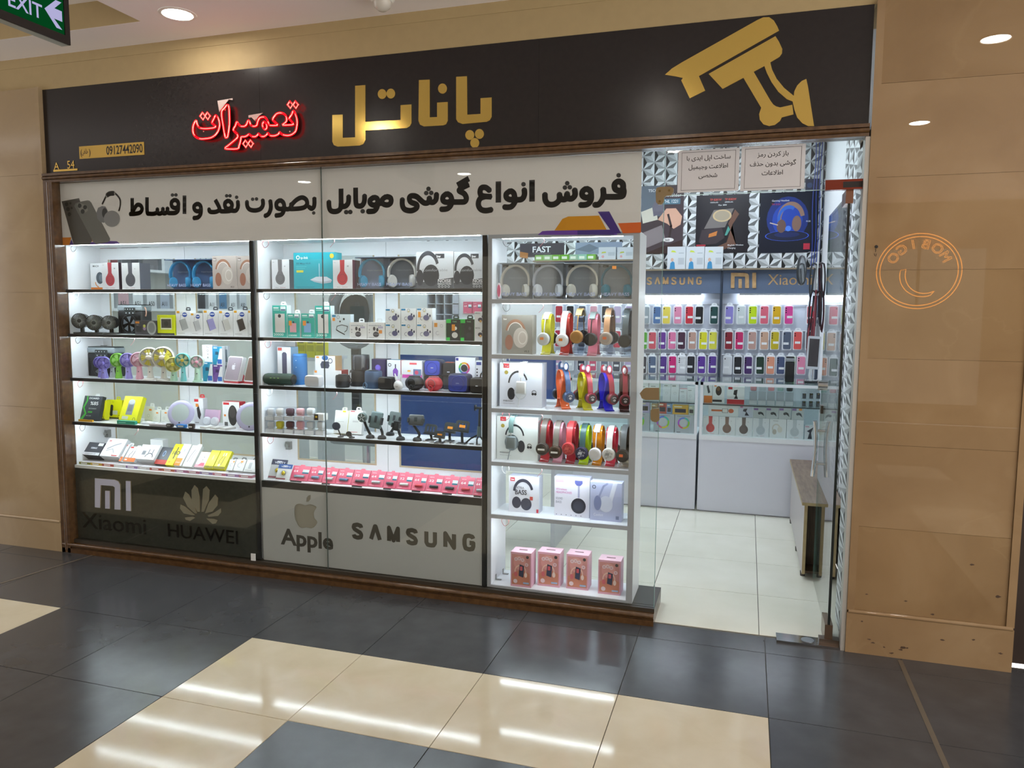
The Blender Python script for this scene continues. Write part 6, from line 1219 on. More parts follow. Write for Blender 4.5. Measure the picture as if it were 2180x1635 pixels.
# headphones on bent acrylic holders
ACRY = {}
def acrylic(c):
    if c not in ACRY: ACRY[c] = mat(c, .08, trans=0, coat=.5) if not c.startswith('~') else glass(lin(c[1:]), 1.49)
    return ACRY[c]
def omega(H):
    k = H/.238; h_ = [(.062, .003), (.044, .009), (.029, .033), (.022, .062), (.032, .10), (.047, .14), (.052, .175), (.044, .208), (.024, .230), (0, .238)]
    h_ = [(x*(.80 if z_ > .09 else .9), z_) for x, z_ in h_]; pts = [(-x, z_*k) for x, z_ in h_]+[(x, z_*k) for x, z_ in h_[:-1][::-1]]
    return [tuple(v) for v in smooth([Vector((x, 0, z_)) for x, z_ in pts], 3, False)]
def on_holder(fr, u, v, r, vt, shelf, yaw, hold, band, cup, face, lbh, lb, Yc=.065, cat=None, sticker=None, bandw=.030, slim=False, style=0, wrap=False, xc=None):
    P = onY(u, v, Yc, fr); R = min((onY(u+r, v, Yc, fr)-P).length, .0345); cx_ = P.x-.080*math.cos(yaw) if xc is None else xc; cy_ = Yc-.080*math.sin(yaw); zt = onY(u, vt, cy_, fr).z; ht = zt-shelf
    t = thing('headphone_holder', lbh, 'headphone holder', (cx_, cy_, shelf), (0, 0, yaw), 'bent acrylic headphone holders')
    MB().strip(omega(ht-.0072), (0, 1, 0), .050, .004, acrylic(hold)).obj('bent_strap', t, True); bx('base_plate', t, -.02, .02, -.025, .025, .06*ht/.238-.002, .06*ht/.238+.002, acrylic(hold))
    h_ = thing('headphones', lb, 'headphones', (cx_, cy_, shelf), (0, 0, yaw), 'headphones shown on holders'); zc = P.z-shelf
    bm = mat(band, .35); cm = mat(cup, .35); pm = mat('#2a2526', .6); rise = ht-zc; path = []
    for i in range(21):
        a = PI*i/20; path.append((.074*math.cos(a)*(1 if abs(math.cos(a)) < .98 else 1), 0, zc+rise*(math.sin(a)**.8 if math.sin(a) > 0 else 0)))
    path = [(.078, 0, zc+R*.4)]+path[1:-1]+[(-.078, 0, zc+R*.4)]
    if slim: MB().strip(path[5:-5], (0, 1, 0), bandw, .009, bm).obj('headband', h_, True); MB().tube(path[:7], .003, mat(cup, .3, .5), 8).obj('slider', h_, True); MB().tube(path[-7:], .003, mat(cup, .3, .5), 8).obj('slider', h_, True)
    else: MB().strip(path, (0, 1, 0), bandw, .010, bm).obj('headband', h_, True)
    for s in (-1, 1):
        c = MB(); c.lathe([(R*.95, -s*.0), (R, s*.006), (R, s*.014), (R*.86, s*.022), (R*.3, s*.025), (.001, s*.025)] if s > 0 else [(.001, -.025), (R*.3, -.025), (R*.86, -.022), (R, -.014), (R, -.006), (R*.95, 0)], cm, (s*.076, 0, zc), 'x', 28); e = c.obj('ear_cup', h_, True)
        MB().lathe([(R*.5, -.02), (R*.9, -.02), (R*.98, -.012), (R*.95, 0)] if s > 0 else [(R*.95, 0), (R*.98, .012), (R*.9, .02), (R*.5, .02)], pm, (s*.076, 0, zc), 'x', 24).obj('ear_pad', e, True)
        if s > 0:
            MB().lathe([(R*.66, .0225), (R*.68, .0262), (.001, .0265)], mat(face, .3), (.076, 0, zc), 'x', 28).obj('cup_face', e, True)
            if sticker: bx('sticker', e, .1025, .1032, -.014, .006, zc-.004, zc+.010, mat(sticker, .5))
            if style == 1:      # paw mark
                b = MB(); wm_ = mat('#e9e6ea', .3)
                b.lathe([(.001, .1037), (R*.22, .1037)], wm_, (0, 0, zc-R*.18), 'x', 14, sx=1.2)
                for a in (-.7, -.24, .24, .7): b.lathe([(.001, .1037), (R*.09, .1037)], wm_, (0, R*.42*math.sin(a), zc+R*.34*math.cos(a)-.001), 'x', 10, sy=1.3)
                b.obj('paw_mark', e)
            if style == 2:      # printed pattern
                for k in range(9): MB().lathe([(R*.08, .1036), (R*.14, .1036)], mat(sticker or '#e2e2e2', .4), (0, R*.62*math.cos(k*2.4)*(k/9)**.5, zc+R*.62*math.sin(k*2.4)*(k/9)**.5), 'x', 12, cap=False).obj('print_ring', e)
            if style == 3: bx('name_bar', e, .1027, .1037, -R*.55, R*.55, zc-R*.14, zc+R*.14, mat('#eeeeee', .3))
    if cat:
        for s in (-1, 1):
            b = MB(); bmx = mat(cat, .35); b.sphere((s*.040, 0, ht+.010), .020, bmx, 14, (.55, .75, 1.25)); e = b.obj('cat_ear', h_, True, rot=(0, 0, 0)); MB().sphere((s*.040+.008, -.004 if s > 0 else .004, ht+.012), .014, mat('#e9e6f2', .3), 12, (.4, .7, 1.2)).obj('ear_lens', e, True)
    if wrap: MB().strip([(p[0]*1.02, 0, p[2]+.004) for p in path[4:-4]], (0, 1, 0), bandw*1.2, .004, glass((.9, .93, .95), 1.7)).obj('film_wrap', h_, True)
y2 = -1.61
for a in ((735, 1295, 92, 968, y2, '#cfc92a', '#f0f0f0', '#cfd2d2', '#c9cccc', 'yellow acrylic holder on the second shelf', 'silver white headphones on the yellow holder', '#ee8a3a', True, 0),
          (990, 1310, 88, 955, y2, '#b8423c', '#f2f2f4', '#ececef', '#f4f4f6', 'red acrylic holder on the second shelf', 'white headphones on the red holder', '#ee8a3a', False, 0),
          (1152, 1270, 84, 920, y2, '~#e8ecf2', '#d9b878', '#b78a52', '#a87c48', 'clear holder under the gold headphones', 'gold bronze headphones with narrow dark arm', None, True, 0),
          (1325, 1300, 90, 965, y2, '#d9798e', '#7d8a8a', '#1d1f22', '#26292c', 'pink acrylic holder under the black cup headphones', 'black cup headphones with silver band on the pink holder', None, True, 0),
          (1520, 1290, 96, 920, y2, '~#eceef2', '#b98a66', '#b9aba0', '#a89a92', 'clear holder under the tan headphones', 'tan and taupe headphones with round badge', '#e0703a', False, 0),
          (1752, 1320, 92, 925, y2, '~#e8ecf0', '#5a6468', '#2a2d30', '#33373a', 'clear holder under the film wrapped headphones', 'black headphones with film wrapped band', None, False, 0)):
    on_holder('F', a[0], a[1], a[2], a[3], SS[1], a[4], a[5], a[6], a[7], a[8], a[9], a[10], sticker=a[11], slim=a[12], xc={735: 1.240, 990: 1.342, 1152: 1.4185, 1325: 1.4915, 1520: 1.574, 1752: 1.6705}[a[0]], wrap='film' in a[10] or 'tan' in a[10])
carton('headphone_box', 'large white headphone box with silver cup picture, upper one', 'box', GH, spot('G', 197, 132, 722, 668, SS[2], Y=.10), .10, '#dfe3ee', '#cfd4e2', pr=lambda q: (q.r(.09, .88, .23, .98, '#c8343c'), q.t('hoco', .12, .905, .03, '#f6e0e0'), q.c(.16, .78, .045, '#a3913a'), q.o(.44, .52, .22, .035, '#2c2e34', 20, 175, 1.3), q.c(.28, .30, .09, '#2c2e34', .14), q.c(.5, .36, .15, '#cdd3da', .19), q.c(.5, .36, .13, '#dfe3e8', .165), q.o(.82, .34, .05, .012, '#2c2e34', 0, 180), q.c(.79, .31, .03, '#2c2e34'), q.c(.85, .31, .03, '#2c2e34'), q.t('PHB3535H', .09, .12, .035, '#3a3c44', 'l', .008), q.t('Wireless Headphone', .09, .07, .022, '#8a8c94')))
carton('headphone_box', 'large white headphone box with dark silver cup picture, lower one', 'box', GH, spot('G', 160, 802, 672, 1342, SS[3], Y=.10), .10, '#dde3e2', '#cfd6d6', pr=lambda q: (q.r(.09, .89, .23, .985, '#c8343c'), q.t('hoco', .12, .915, .03, '#f6e0e0'), q.c(.15, .78, .045, '#a3913a'), q.o(.44, .52, .22, .035, '#2c2e34', 10, 170, 1.3), q.c(.6, .32, .09, '#2c2e34', .14), q.c(.37, .40, .17, '#6f7a7e', .19), q.c(.37, .40, .14, '#88949a', .16), q.o(.8, .34, .05, .012, '#2c2e34', 0, 180), q.c(.77, .31, .03, '#2c2e34'), q.c(.83, .31, .03, '#2c2e34'), q.t('PHB3535H', .08, .14, .035, '#3a3c44', 'l', .008), q.t('Wireless Headphone', .08, .09, .022, '#8a8c94')))
for nm_, fr, u, v, zz, Yp, c in (('spare silver headset', 'G', 470, 440, SS[2], .085, '#dfe3e6'), ('spare grey headset', 'G', 345, 1120, SS[3], .085, '#7d888c')):
    P = onY(u, v, Yp, fr); t = thing('loose_headphones', 'hanging '+('white' if 'silver' in nm_ else 'grey')+' headphone cup with wire stem before the large white box', 'headphones', (P.x, Yp-.012, zz), group='single cups before the large white boxes'); H = P.z-zz; m = mat(c, .3, .3)
    MB().rbox(-.030, .030, -.010, .010, H-.036, H+.036, .016, m, 3).obj('ear_cup', t, True); MB().tube([(0, 0, H+.034), (0, .0, H+.06)], .003, CHROME, 8).obj('stem', t); zt = onY(u, 130 if 'silver' in nm_ else 800, Yp, fr).z-zz
    MB().strip([(0, 0, H+.055), (.0, .0, zt-.03), (.006, .012, zt), (.01, .05, zt+.004)], (1, 0, 0), .026, .006, mat('#eceef0' if 'silver' in nm_ else '#6f8a88', .25)).obj('headband', t, True); MB().tube([(-.02, .01, .002), (-.01, 0, H*.4), (0, 0, H-.03)], .0025, m, 6).obj('prop', t)
yc = -.95
for a in ((1055, 555, 70, 200, '#ea7348', '#33507c', '#33507c', '#2a3a5c', 'orange acrylic holder with cat ear headset', 'navy cat ear headphones with paw mark on the orange holder', '#33507c'),
          (1330, 570, 70, 232, '#c8c02c', '#a02a40', '#8d2438', '#2b2024', 'yellow acrylic holder with cat ear headset', 'crimson cat ear headphones on the yellow holder', '#b8344c'),
          (1600, 580, 72, 240, '#2a28c8', '#9a2638', '#7d1f30', '#2b2024', 'deep blue acrylic holder with cat ear headset', 'crimson cat ear headphones on the blue holder', '#b8344c'),
          (1758, 595, 72, 250, '#4a2a2e', '#8a2430', '#7a1f2c', '#2b2024', 'dark brown holder with cat ear headset', 'dark red cat ear headphones on the brown holder', '#a02c3c')):
    on_holder('G', a[0], a[1], a[2], a[3], SS[2], yc if a[0] < 1700 else -1.35, a[4], a[5], a[6], a[7], a[8], a[9], Yc=.075, cat=a[10], style=1, bandw=.026)
y4 = -1.61
for k, a in enumerate(((718, 1200, 80, 828, '#b8343c', '#6a625c', '#3a322e', '#33302e', 'red acrylic holder beside the large white box', 'brown headphones with white name bar on the red holder', None, 3),
          (852, 1235, 78, 852, '#e6a3b6', '#77706a', '#4a3a30', '#3a302a', 'pale pink holder beside the brown headphones', 'brown headphones with white name bar on the pale pink holder', None, 3),
          (1022, 1195, 84, 858, '#a8303a', '#c8484c', '#c04046', '#b03a40', 'dark red holder beside the lime holder', 'coral red printed headphones', '#d86a68', 2),
          (1168, 1250, 90, 885, '#b8d818', '#3c5a5c', '#20264a', '#262c50', 'lime green acrylic holder beside the dark red one', 'navy headphones with ring pattern on the lime holder', '#c9cede', 2),
          (1342, 1262, 88, 890, '#e09018', '#e6e6e8', '#d9d9dc', '#cfcfd2', 'amber acrylic holder beside the lime one', 'white headphones with short band on the amber holder', None, 0),
          (1522, 1265, 90, 912, '#d8344e', '#dadad8', '#d6d6d4', '#cdcdcb', 'rose red acrylic holder beside the amber one', 'white headphones with claw pattern on the rose holder', '#8a8c8c', 2),
          (1722, 1285, 90, 905, '~#e6e0d6', '#6d7072', '#23201e', '#2a2624', 'clear holder at the end of the patterned row', 'black headphones with orange marks', '#e0642a', 0))):
    on_holder('G', a[0], a[1], a[2], a[3], SS[3], y4, a[4], a[5], a[6], a[7], a[8], a[9], xc=1.2385+k*.0721, sticker=a[10], style=a[11], slim=(k == 4))
# two lowest shelves
z = SS[4]
carton('headphone_box', 'white box with BASS print and black red headphones', 'box', GH, spot('H', 272, 178, 600, 578, z, Y=.10), .08, '#e2e4f0', '#c3c6d4', pr=lambda q: (q.r(.05, .86, .2, .96, '#c8384a'), q.t('bw', .075, .885, .05, '#ffffff', 'l', .02), q.o(.48, .56, .30, .08, '#33364a', 15, 175, 1.3), q.c(.26, .27, .15, '#34374a', .19), q.c(.58, .24, .18, '#3c4052', .20), q.r(.70, .36, .80, .46, '#c84a44'), q.t('EXTRA', .2, .66, .06, '#6a6c7c', 'l', .01), q.t('BASS', .2, .50, .13, '#3a3c4c', 'l', .02, .4), q.r(.92, .02, .99, .12, '#c8384a')))
carton('headphone_box', 'white box with pink title and round dark headphone', 'box', GH, spot('H', 768, 186, 1150, 602, z, Y=.10), .07, '#e6e6f4', '#cfd0e2', pr=lambda q: (q.r(.03, .86, .26, .94, '#e0b8d0'), q.t('Wireless', .04, .66, .055, '#d88ac0', 'l', .01), q.t('HEADPHONES', .04, .58, .055, '#d88ac0', 'l', .01, .46), q.t('SOUND', .04, .42, .06, '#8a8ca0', 'l', 0, .2), q.t('BASS', .04, .33, .06, '#8a8ca0', 'l', 0, .17), q.p([(.58, .93), (.8, .93), (.8, .86), (.74, .8), (.64, .8), (.58, .86)], '#5f66a8'), q.r(.67, .5, .72, .8, '#a8aacc'), q.c(.69, .29, .21, '#30323e', .22), q.c(.69, .29, .14, '#3c3e4c'), [q.r(.05+.14*k, .03, .08+.14*k, .05, '#8a8ca0') for k in range(6)]))
carton('headphone_box', 'lilac grey box with large pale headphone photo', 'box', GH, spot('H', 1156, 242, 1500, 656, z, Y=.075), .07, '#b4bbdc', '#cdd2ea', '#d6daf0', pr=lambda q: (q.o(.12, .87, .05, .02, '#3a3e54'), q.p([(.72, 1), (.86, 1), (.62, .26), (.5, .3)], '#d9def0'), q.c(.5, .44, .22, '#cfd5ea', .26), q.c(.24, .46, .12, '#7d86b0', .24), q.s_([(.28, .62), (.42, .9), (.56, .98)], .06, '#8f98c0'), q.t('Comfort', .12, .12, .07, '#e9ecf6', 'l', 0, .3), q.r(.82, .06, .92, .15, '#7d86a8')))
z = SS[5]
def kidbox(q):
    q.r(.06, .06, .94, .94, '#c98a86'); q.p([(.06, .06), (.94, .06), (.94, .4), (.5, .52), (.06, .35)], '#c9826a'); q.c(.45, .70, .30, '#d99a94', .34)
    for k, (a, b) in enumerate(((.26, .80), (.42, .82), (.58, .79), (.78, .66))): q.c(a, b, .085, '#e0c6cc'); q.c(a, b, .04, '#d09aa0')
    q.o(.48, .46, .26, .05, '#e8c0b0', -20, 190, 1.05); q.p([(.40, .32), (.62, .28), (.66, .62), (.44, .66)], '#3c4058'); q.r(.46, .48, .58, .6, '#c85a64'); q.c(.26, .36, .08, '#d06a70', .12); q.c(.74, .36, .07, '#ecd2ca', .12); q.c(.82, .88, .07, '#3a3438'); q.c(.24, .16, .1, '#e9d3da'); q.r(.62, .1, .9, .15, '#9fb6d6')
for k, (u0, vt, u1, vb) in enumerate(((292, 1003, 515, 1376), (585, 1003, 826, 1372), (897, 1028, 1136, 1404), (1243, 1090, 1488, 1460))):
    sp_ = spot('H', u0, vt, u1, vb, z); o = carton('headset_box', ('pink headset box at the wall end of the bottom shelf', 'pink headset box second from the stand wall', 'pink headset box third from the stand wall', 'pink headset box at the open end')[k], 'box', 'pink headset boxes', sp_, .095, '#d9a2b4', '#dcaabc', '#e6bccb', pr=kidbox)
    P, w, h = sp_; bx('handle_slot', o, -w*.2, w*.2, .045, .055, h, h+.0008, mat('#6a4048', .6))
# ================================================================== inside the shop
SLATE = mat('#5d6b84', .5, speck=.05, scale=120); DKB = mat('#2e3848', .5); OAK = noise_mat('oak_letters', [(.3, '#b08a5c'), (.7, '#c9a475')], 30, .5)
tubem = emis(COOL, TUBE)
def bay(x0, x1, zt, nm, lx=0):
    t = thing('case_display_wall', 'white phone case display bay '+nm, 'display bay', ((x0+x1)/2, 3.24, .95)); cx = (x0+x1)/2; o = (cx, 3.24, .95)
    def B(n, a, b, c, d, e, f, m, p=None): return bx(n, p or t, a-cx, b-cx, c-o[1], d-o[1], e-o[2], f-o[2], m)
    B('back_board', x0, x1, 3.272, 3.3, .95, 1.78, mat('#c9cedb', .5)); B('header_board', x0, x1, 3.20, 3.288, 1.765, zt, SLATE); B('ledge', x0-lx, x1, 3.14, 3.288, zt, zt+.012, mat('#8a7a66', .5))
    B('divider', x1-.001, x1+.017, 3.19, 3.291, .95, zt, DKB)
    for z_ in (1.668, 1.437, 1.214): 
        r = MB().tube([(x0+.01-cx, 3.262-o[1], z_-o[2]), (x1-.01-cx, 3.262-o[1], z_-o[2])], .005, ALU, 8).obj('hook_rail', t, True)
    return t, o
b0, o0 = bay(.47, 1.285, 2.06, 'with dark and pink cases behind the open stand', .16); b1, o1 = bay(1.303, 2.025, 1.967, 'with gold SAMSUNG header'); b2, o2 = bay(2.045, 2.842, 1.967, 'with gold MI Xiaomi header')
for x0, x1, nm in ((.55, 1.25, 'over the cases behind the open stand'), (1.34, 1.86, 'under the SAMSUNG header'), (2.19, 2.76, 'under the Xiaomi header')):
    t = thing('tube_light', 'bright white tube light '+nm, 'tube light', ((x0+x1)/2, 3.235, 1.74), group='tube lights over the phone cases'); w = (x1-x0)/2
    bx('holder', t, -w, w, -.012, .012, .008, .0255, mat('#e6e8ea', .4)); MB().cyl((-w, 0, 0), (w, 0, 0), .010, .010, tubem, 12).obj('tube', t, True)
a = onY(110, 200, 3.199, 'Q'); b_ = onY(618, 195, 3.199, 'Q')
brand_row(b1, a.x-o1[0], b_.x-o1[0], a.z-o1[2], .072, 3.197-o1[1], OAK, .26, .35)
def rz(pts): return [(onY(u, v, 3.199, 'Q').x-o2[0], onY(u, v, 3.199, 'Q').z-o2[2]) for u, v in pts]
for pts in ([(882, 88), (1010, 90), (1035, 98), (1045, 115), (1045, 228), (1010, 228), (1010, 125), (915, 122), (912, 228), (880, 228)], [(950, 145), (980, 145), (980, 228), (950, 228)], [(1075, 88), (1110, 88), (1110, 228), (1075, 228)]):
    MB().prism(rz(pts), -.05, -.041, OAK).obj('raised_mark', b2)
a = onY(1215, 198, 3.199, 'Q'); b_ = onY(1625, 198, 3.199, 'Q'); letters(b2, 'Xiaomi', a.x-o2[0], a.z-o2[2], .092, OAK, -.0425, width=b_.x-a.x, name='brand_name', th=.002)

# phone case packs: tray, coloured case, tab, label and lens dots share their meshes
TRAY = mat('#eef1f6', .3); PW, PH = .079, .172
tray_me = MB().rbox(-PW/2, PW/2, 0, .012, 0, PH, .012, TRAY, 2, 'y').mesh('tray'); tab_me = MB().prism([(-.024, 0), (.024, 0), (.024, .014), (.014, .022), (-.014, .022), (-.024, .014)], .008, .0105, TRAY, holes=[[(-.01, .008), (-.01, .014), (.01, .014), (.01, .008)]]).mesh('hanger_tab')
lab_me = MB().box(-.022, .022, -.0062, -.0054, 0, .020, mat('#eef0f2', .5)).mesh('label'); lens_me = [MB().cyl((-.022, -.0075, PH*.83-k*.018), (-.022, -.005, PH*.83-k*.018), .0055, .0055, mat('#22252a', .2), 10).mesh('lens') for k in range(3)]
case_me = {}
hook_me = MB().tube([(0, .027, .006), (0, .004, .006), (0, -.004, .011)], .0016, ALU, 6).mesh('hook')
def case_pack(fr, u, vt, vb, col, lb, grp, Y=3.235, tilt=0, seed=0):
    c = onY(u, (vt+vb)/2, Y, fr)
    t = thing('phone_case_pack', lb, 'phone case', (c.x, Y, c.z-PH/2), (0, tilt, 0), grp)
    if col not in case_me: case_me[col] = MB().rbox(-PW*.40, PW*.40, -.005, .002, PH*.05, PH*.93, .010, mat(col, .4), 2, 'y').mesh('case')
    def put(n, me, loc=(0, 0, 0)): o = bpy.data.objects.new(n, me); COL.objects.link(o); o.parent = t; o.location = loc
    put('tray', tray_me); put('hanger_tab', tab_me, (0, 0, PH-.001)); put('hook', hook_me, (0, 0, PH+.004)); put('case', case_me[col]); put('label', lab_me, ((seed % 3-1)*.008, 0, PH*(.28+.05*(seed % 2))))
    for k in range(1 + seed % 3): put('lens', lens_me[k])
rowsS = [([('#9aa6b0', 'clear grey edged'), ('#3f6fa8', 'blue'), ('#e6d25a', 'yellow'), ('#e490b0', 'pink'), ('#cf3446', 'red'), ('#1e1e22', 'black'), ('#1e4a4a', 'dark teal')], [105, 207, 294, 398, 503, 592, 727], 385, 560, 'top rail'),
         ([('#4ea82c', 'green'), ('#cf4a60', 'raspberry'), ('#6a3a90', 'purple'), ('#dc7aa4', 'pink'), ('#4a2a40', 'plum'), ('#c09a8c', 'tan'), ('#d8d42a', 'yellow'), ('#dcd84e', 'pale yellow')], [85, 167, 255, 345, 432, 530, 627, 718], 612, 795, 'middle rail'),
         ([('#23283a', 'navy black'), ('#3c5a80', 'steel blue'), ('#5a3a88', 'purple'), ('#d02a78', 'hot pink'), ('#d6d8dc', 'white'), ('#23252c', 'black'), ('#60389a', 'violet'), ('#5c3c94', 'violet')], [78, 165, 262, 350, 432, 517, 613, 712], 832, 1015, 'lowest rail')]
rowsX = [([('#9086d0', 'lilac'), ('#cfd8da', 'clear'), ('#c6e01e', 'lime'), ('#e06a80', 'coral'), ('#e0b01c', 'amber'), ('#dc4a98', 'magenta'), ('#b83a48', 'red')], [865, 975, 1080, 1185, 1298, 1408, 1612], 378, 565, 'top rail'),
         ([('#8a1e30', 'dark red'), ('#c82a68', 'magenta'), ('#c09a90', 'tan'), ('#cfa890', 'rose gold'), ('#c8b42a', 'mustard'), ('#566074', 'slate'), ('#e05a58', 'coral'), ('#202228', 'black')], [862, 957, 1075, 1185, 1280, 1392, 1488, 1602], 612, 795, 'middle rail'),
         ([('#d9dcdf', 'white'), ('#23262c', 'black'), ('#4a3068', 'purple'), ('#203c30', 'dark green'), ('#e0987c', 'peach'), ('#4a5678', 'slate blue'), ('#7cc83a', 'green'), ('#e08aa8', 'pink')], [850, 945, 1038, 1148, 1240, 1332, 1426, 1520], 838, 1020, 'lowest rail')]
sd = 0
for rows_, bn_ in ((rowsS, 'SAMSUNG bay'), (rowsX, 'Xiaomi bay')):
    for cols_, us_, vt, vb, rl in rows_:
        for (c, nm_), u in zip(cols_, us_):
            sd += 1; case_pack('Q', u, vt, vb, c, '%s phone case pack on the %s of the %s' % (nm_, rl, bn_), 'hanging phone case packs', tilt=random.uniform(-.012, .012), seed=sd)
rowsM = [[('#b83a48', 'red'), ('#26282e', 'black'), ('#5a6070', 'grey'), ('#d8a0b0', 'blush'), ('#2c3038', 'dark'), ('#c0b0d0', 'lilac'), ('#b0a0c8', 'mauve')], [('#b8344e', 'crimson'), ('#d890a8', 'rose'), ('#384458', 'navy'), ('#a890c0', 'lavender'), ('#c8ccd2', 'silver'), ('#c03a50', 'red'), ('#8a98b0', 'grey blue')], [('#c0a0c0', 'mauve'), ('#d0d4da', 'silver'), ('#303848', 'navy'), ('#c84a70', 'pink'), ('#606a80', 'slate'), ('#40485a', 'dark'), ('#b8a8d0', 'lilac')]]
for j, row in enumerate(rowsM):
    for k, (c, nm_) in enumerate(row):
        sd += 1; x = .545+k*.112; zc = (1.572, 1.341, 1.118)[j]
        t = thing('phone_case_pack', '%s phone case pack on the %s of the bay behind the stand' % (nm_, ('top rail', 'middle rail', 'lowest rail')[j]), 'phone case', (x, 3.235, zc-PH/2), (0, random.uniform(-.012, .012), 0), 'hanging phone case packs')
        if c not in case_me: case_me[c] = MB().rbox(-PW*.40, PW*.40, -.005, .002, PH*.05, PH*.93, .010, mat(c, .4), 2, 'y').mesh('case')
        for n, me, l in (('tray', tray_me, (0, 0, 0)), ('hanger_tab', tab_me, (0, 0, PH-.001)), ('hook', hook_me, (0, 0, PH+.004)), ('case', case_me[c], (0, 0, 0)), ('label', lab_me, (0, 0, PH*.3))): o = bpy.data.objects.new(n, me); COL.objects.link(o); o.parent = t; o.location = l

# posters on the star wallpaper
def poster(fr, u0, vt, u1, vb, lb, bg, draw):
    a = onY(u0, (vt+vb)/2, 3.29, fr); b = onY(u1, (vt+vb)/2, 3.29, fr); z0 = onY((u0+u1)/2, vb, 3.29, fr).z; z1 = onY((u0+u1)/2, vt, 3.29, fr).z; w = b.x-a.x; h = z1-z0
    o = MB().box(-w/2, w/2, -.003, .0015, 0, h, mat(bg, .35)).obj('poster', None, loc=((a.x+b.x)/2, 3.2903, z0)); tag(o, lb, 'poster', 'advertising posters on the back wall'); q = Print(w, h, -.003, .0002); draw(q); q.obj(o, 'poster_print')
poster('P', 62, 448, 448, 1068, 'car holder poster with a hand on the gear stick', '#4a3d42', lambda q: (q.r(0, .55, .55, 1, '#5f6a78'), q.p([(0, .3), (.5, .42), (.6, .2), (0, .05)], '#8d8084'), q.p([(0, .62), (.35, .7), (.4, .5), (.05, .45)], '#d9d2c4'), q.p([(.26, .7), (.5, .95), (.56, .6), (.3, .55)], '#6d6878'), q.p([(.4, .5), (.6, .66), (.82, .66), (.97, .54), (.94, .42), (.78, .36), (.62, .44)], '#d8a890'), q.s_([(.64, .58), (.72, .4), (.68, .22)], .05, '#3a2a28'), q.c(.66, .2, .13, '#e6e2e0', .05), q.t('360', .57, .18, .035, '#33302e', 'l', .01), q.r(.5, .72, .92, .8, '#54788a'), q.t('Car Holder', .42, .83, .045, '#e9eef0', 'l', .008, .52), q.t('THL 1221', .52, .74, .045, '#e9eef0', 'l', .01, .36), q.t('TSCO', .16, .91, .04, '#e6eaf0', 'l', .01), q.p([(.1, 0), (1, 0), (1, .2), (.5, .1)], '#3a2420')))
poster('P', 562, 532, 1040, 1062, 'dark power bank poster with wireless charging pad', '#1d1820', lambda q: (q.t('TP 8281W', .26, .9, .035, '#d0483c', 'l', .01, .22), q.t('TP 8282W', .54, .9, .035, '#d0483c', 'l', .01, .22), q.t('10000mAh', .26, .86, .022, '#d8dade'), q.t('20000mAh', .54, .86, .022, '#d8dade'), q.t('Max 18W', .42, .81, .025, '#e6e8ea'), q.p([(.16, .42), (.34, .74), (.72, .76), (.56, .44)], '#77706e'), q.c(.5, .64, .18, '#c8b088', .12), q.c(.5, .64, .145, '#a89a84', .095), q.p([(.06, .2), (.12, .4), (.5, .44), (.56, .26), (.4, .16), (.14, .14)], '#3a2e34'), q.p([(.26, .33), (.42, .38), (.4, .3), (.25, .27)], '#c87a34'), q.p([(.62, .5), (.74, .74), (.82, .66), (.7, .48), (.6, .18), (.4, .1), (.5, .04), (.78, .14)], '#6d4a3a'), q.p([(.56, .3), (.62, .46), (.66, .4), (.6, .3)], '#4f9a8e'), q.t('MagSafe Wireless', .62, .12, .026, '#e6e8ea', 'l', .006, .3), q.t('Charging', .62, .07, .026, '#e6e8ea', 'l', .006), q.r(.02, .12, .2, .15, '#b02c3c')))
poster('P', 1142, 508, 1672, 1060, 'blue gaming headset poster with glowing round plinth', '#0f1428', lambda q: (q.c(.48, .56, .36, '#16307e', .4), q.c(.48, .54, .26, '#1f46b0', .3), q.c(.48, .27, .38, '#10183a', .10), q.o(.48, .28, .37, .015, '#3a62e8', 0, 360, .25), q.c(.48, .3, .22, '#17265e', .05), q.o(.54, .56, .2, .07, '#9a7868', 10, 200, 1.3), q.o(.5, .55, .17, .05, '#2f66c8', 60, 190, 1.3), q.c(.38, .44, .08, '#6d5148', .12), q.c(.64, .48, .08, '#8a6a5c', .14), q.c(.5, .4, .05, '#4f86f0'), q.s_([(.18, .5), (.32, .46)], .02, '#c9b8ae'), q.t('Gaming Headset', .2, .85, .028, '#dfe6f6', 'l', .008, .3), q.t('TH 5151', .2, .79, .028, '#c03a50', 'l', .01), q.r(.77, .05, .88, .15, '#c02c44'), q.t('RGB', .8, .5, .025, '#dfe6f6')))
poster('P', 1560, 388, 1690, 503, 'corner of a dark blue poster above the headset poster', '#1a2a48', lambda q: (q.c(.3, .5, .2, '#2c4a78'), q.r(.1, .1, .9, .15, '#2a4068')))
poster('F', 450, 105, 1000, 275, 'charcoal poster reading FAST behind the stand', '#4b474e', lambda q: (q.t('FAST', .28, .35, .42, '#eceef2', 'l', .02, .42), q.r(.3, .24, .7, .27, '#8a868c'), q.p([(0, .0), (.18, -.1), (.19, .3), (.0, .42)], '#b07a48')))
poster('F', 1140, 92, 1720, 268, 'grey blue landscape poster behind the stand', '#8a98ac', lambda q: (q.p([(0, 0), (.4, .2), (.7, .1), (1, .4), (1, 0)], '#c2cad6'), q.p([(0, .5), (.3, .9), (.5, .6), (.3, .3)], '#6d7888')))
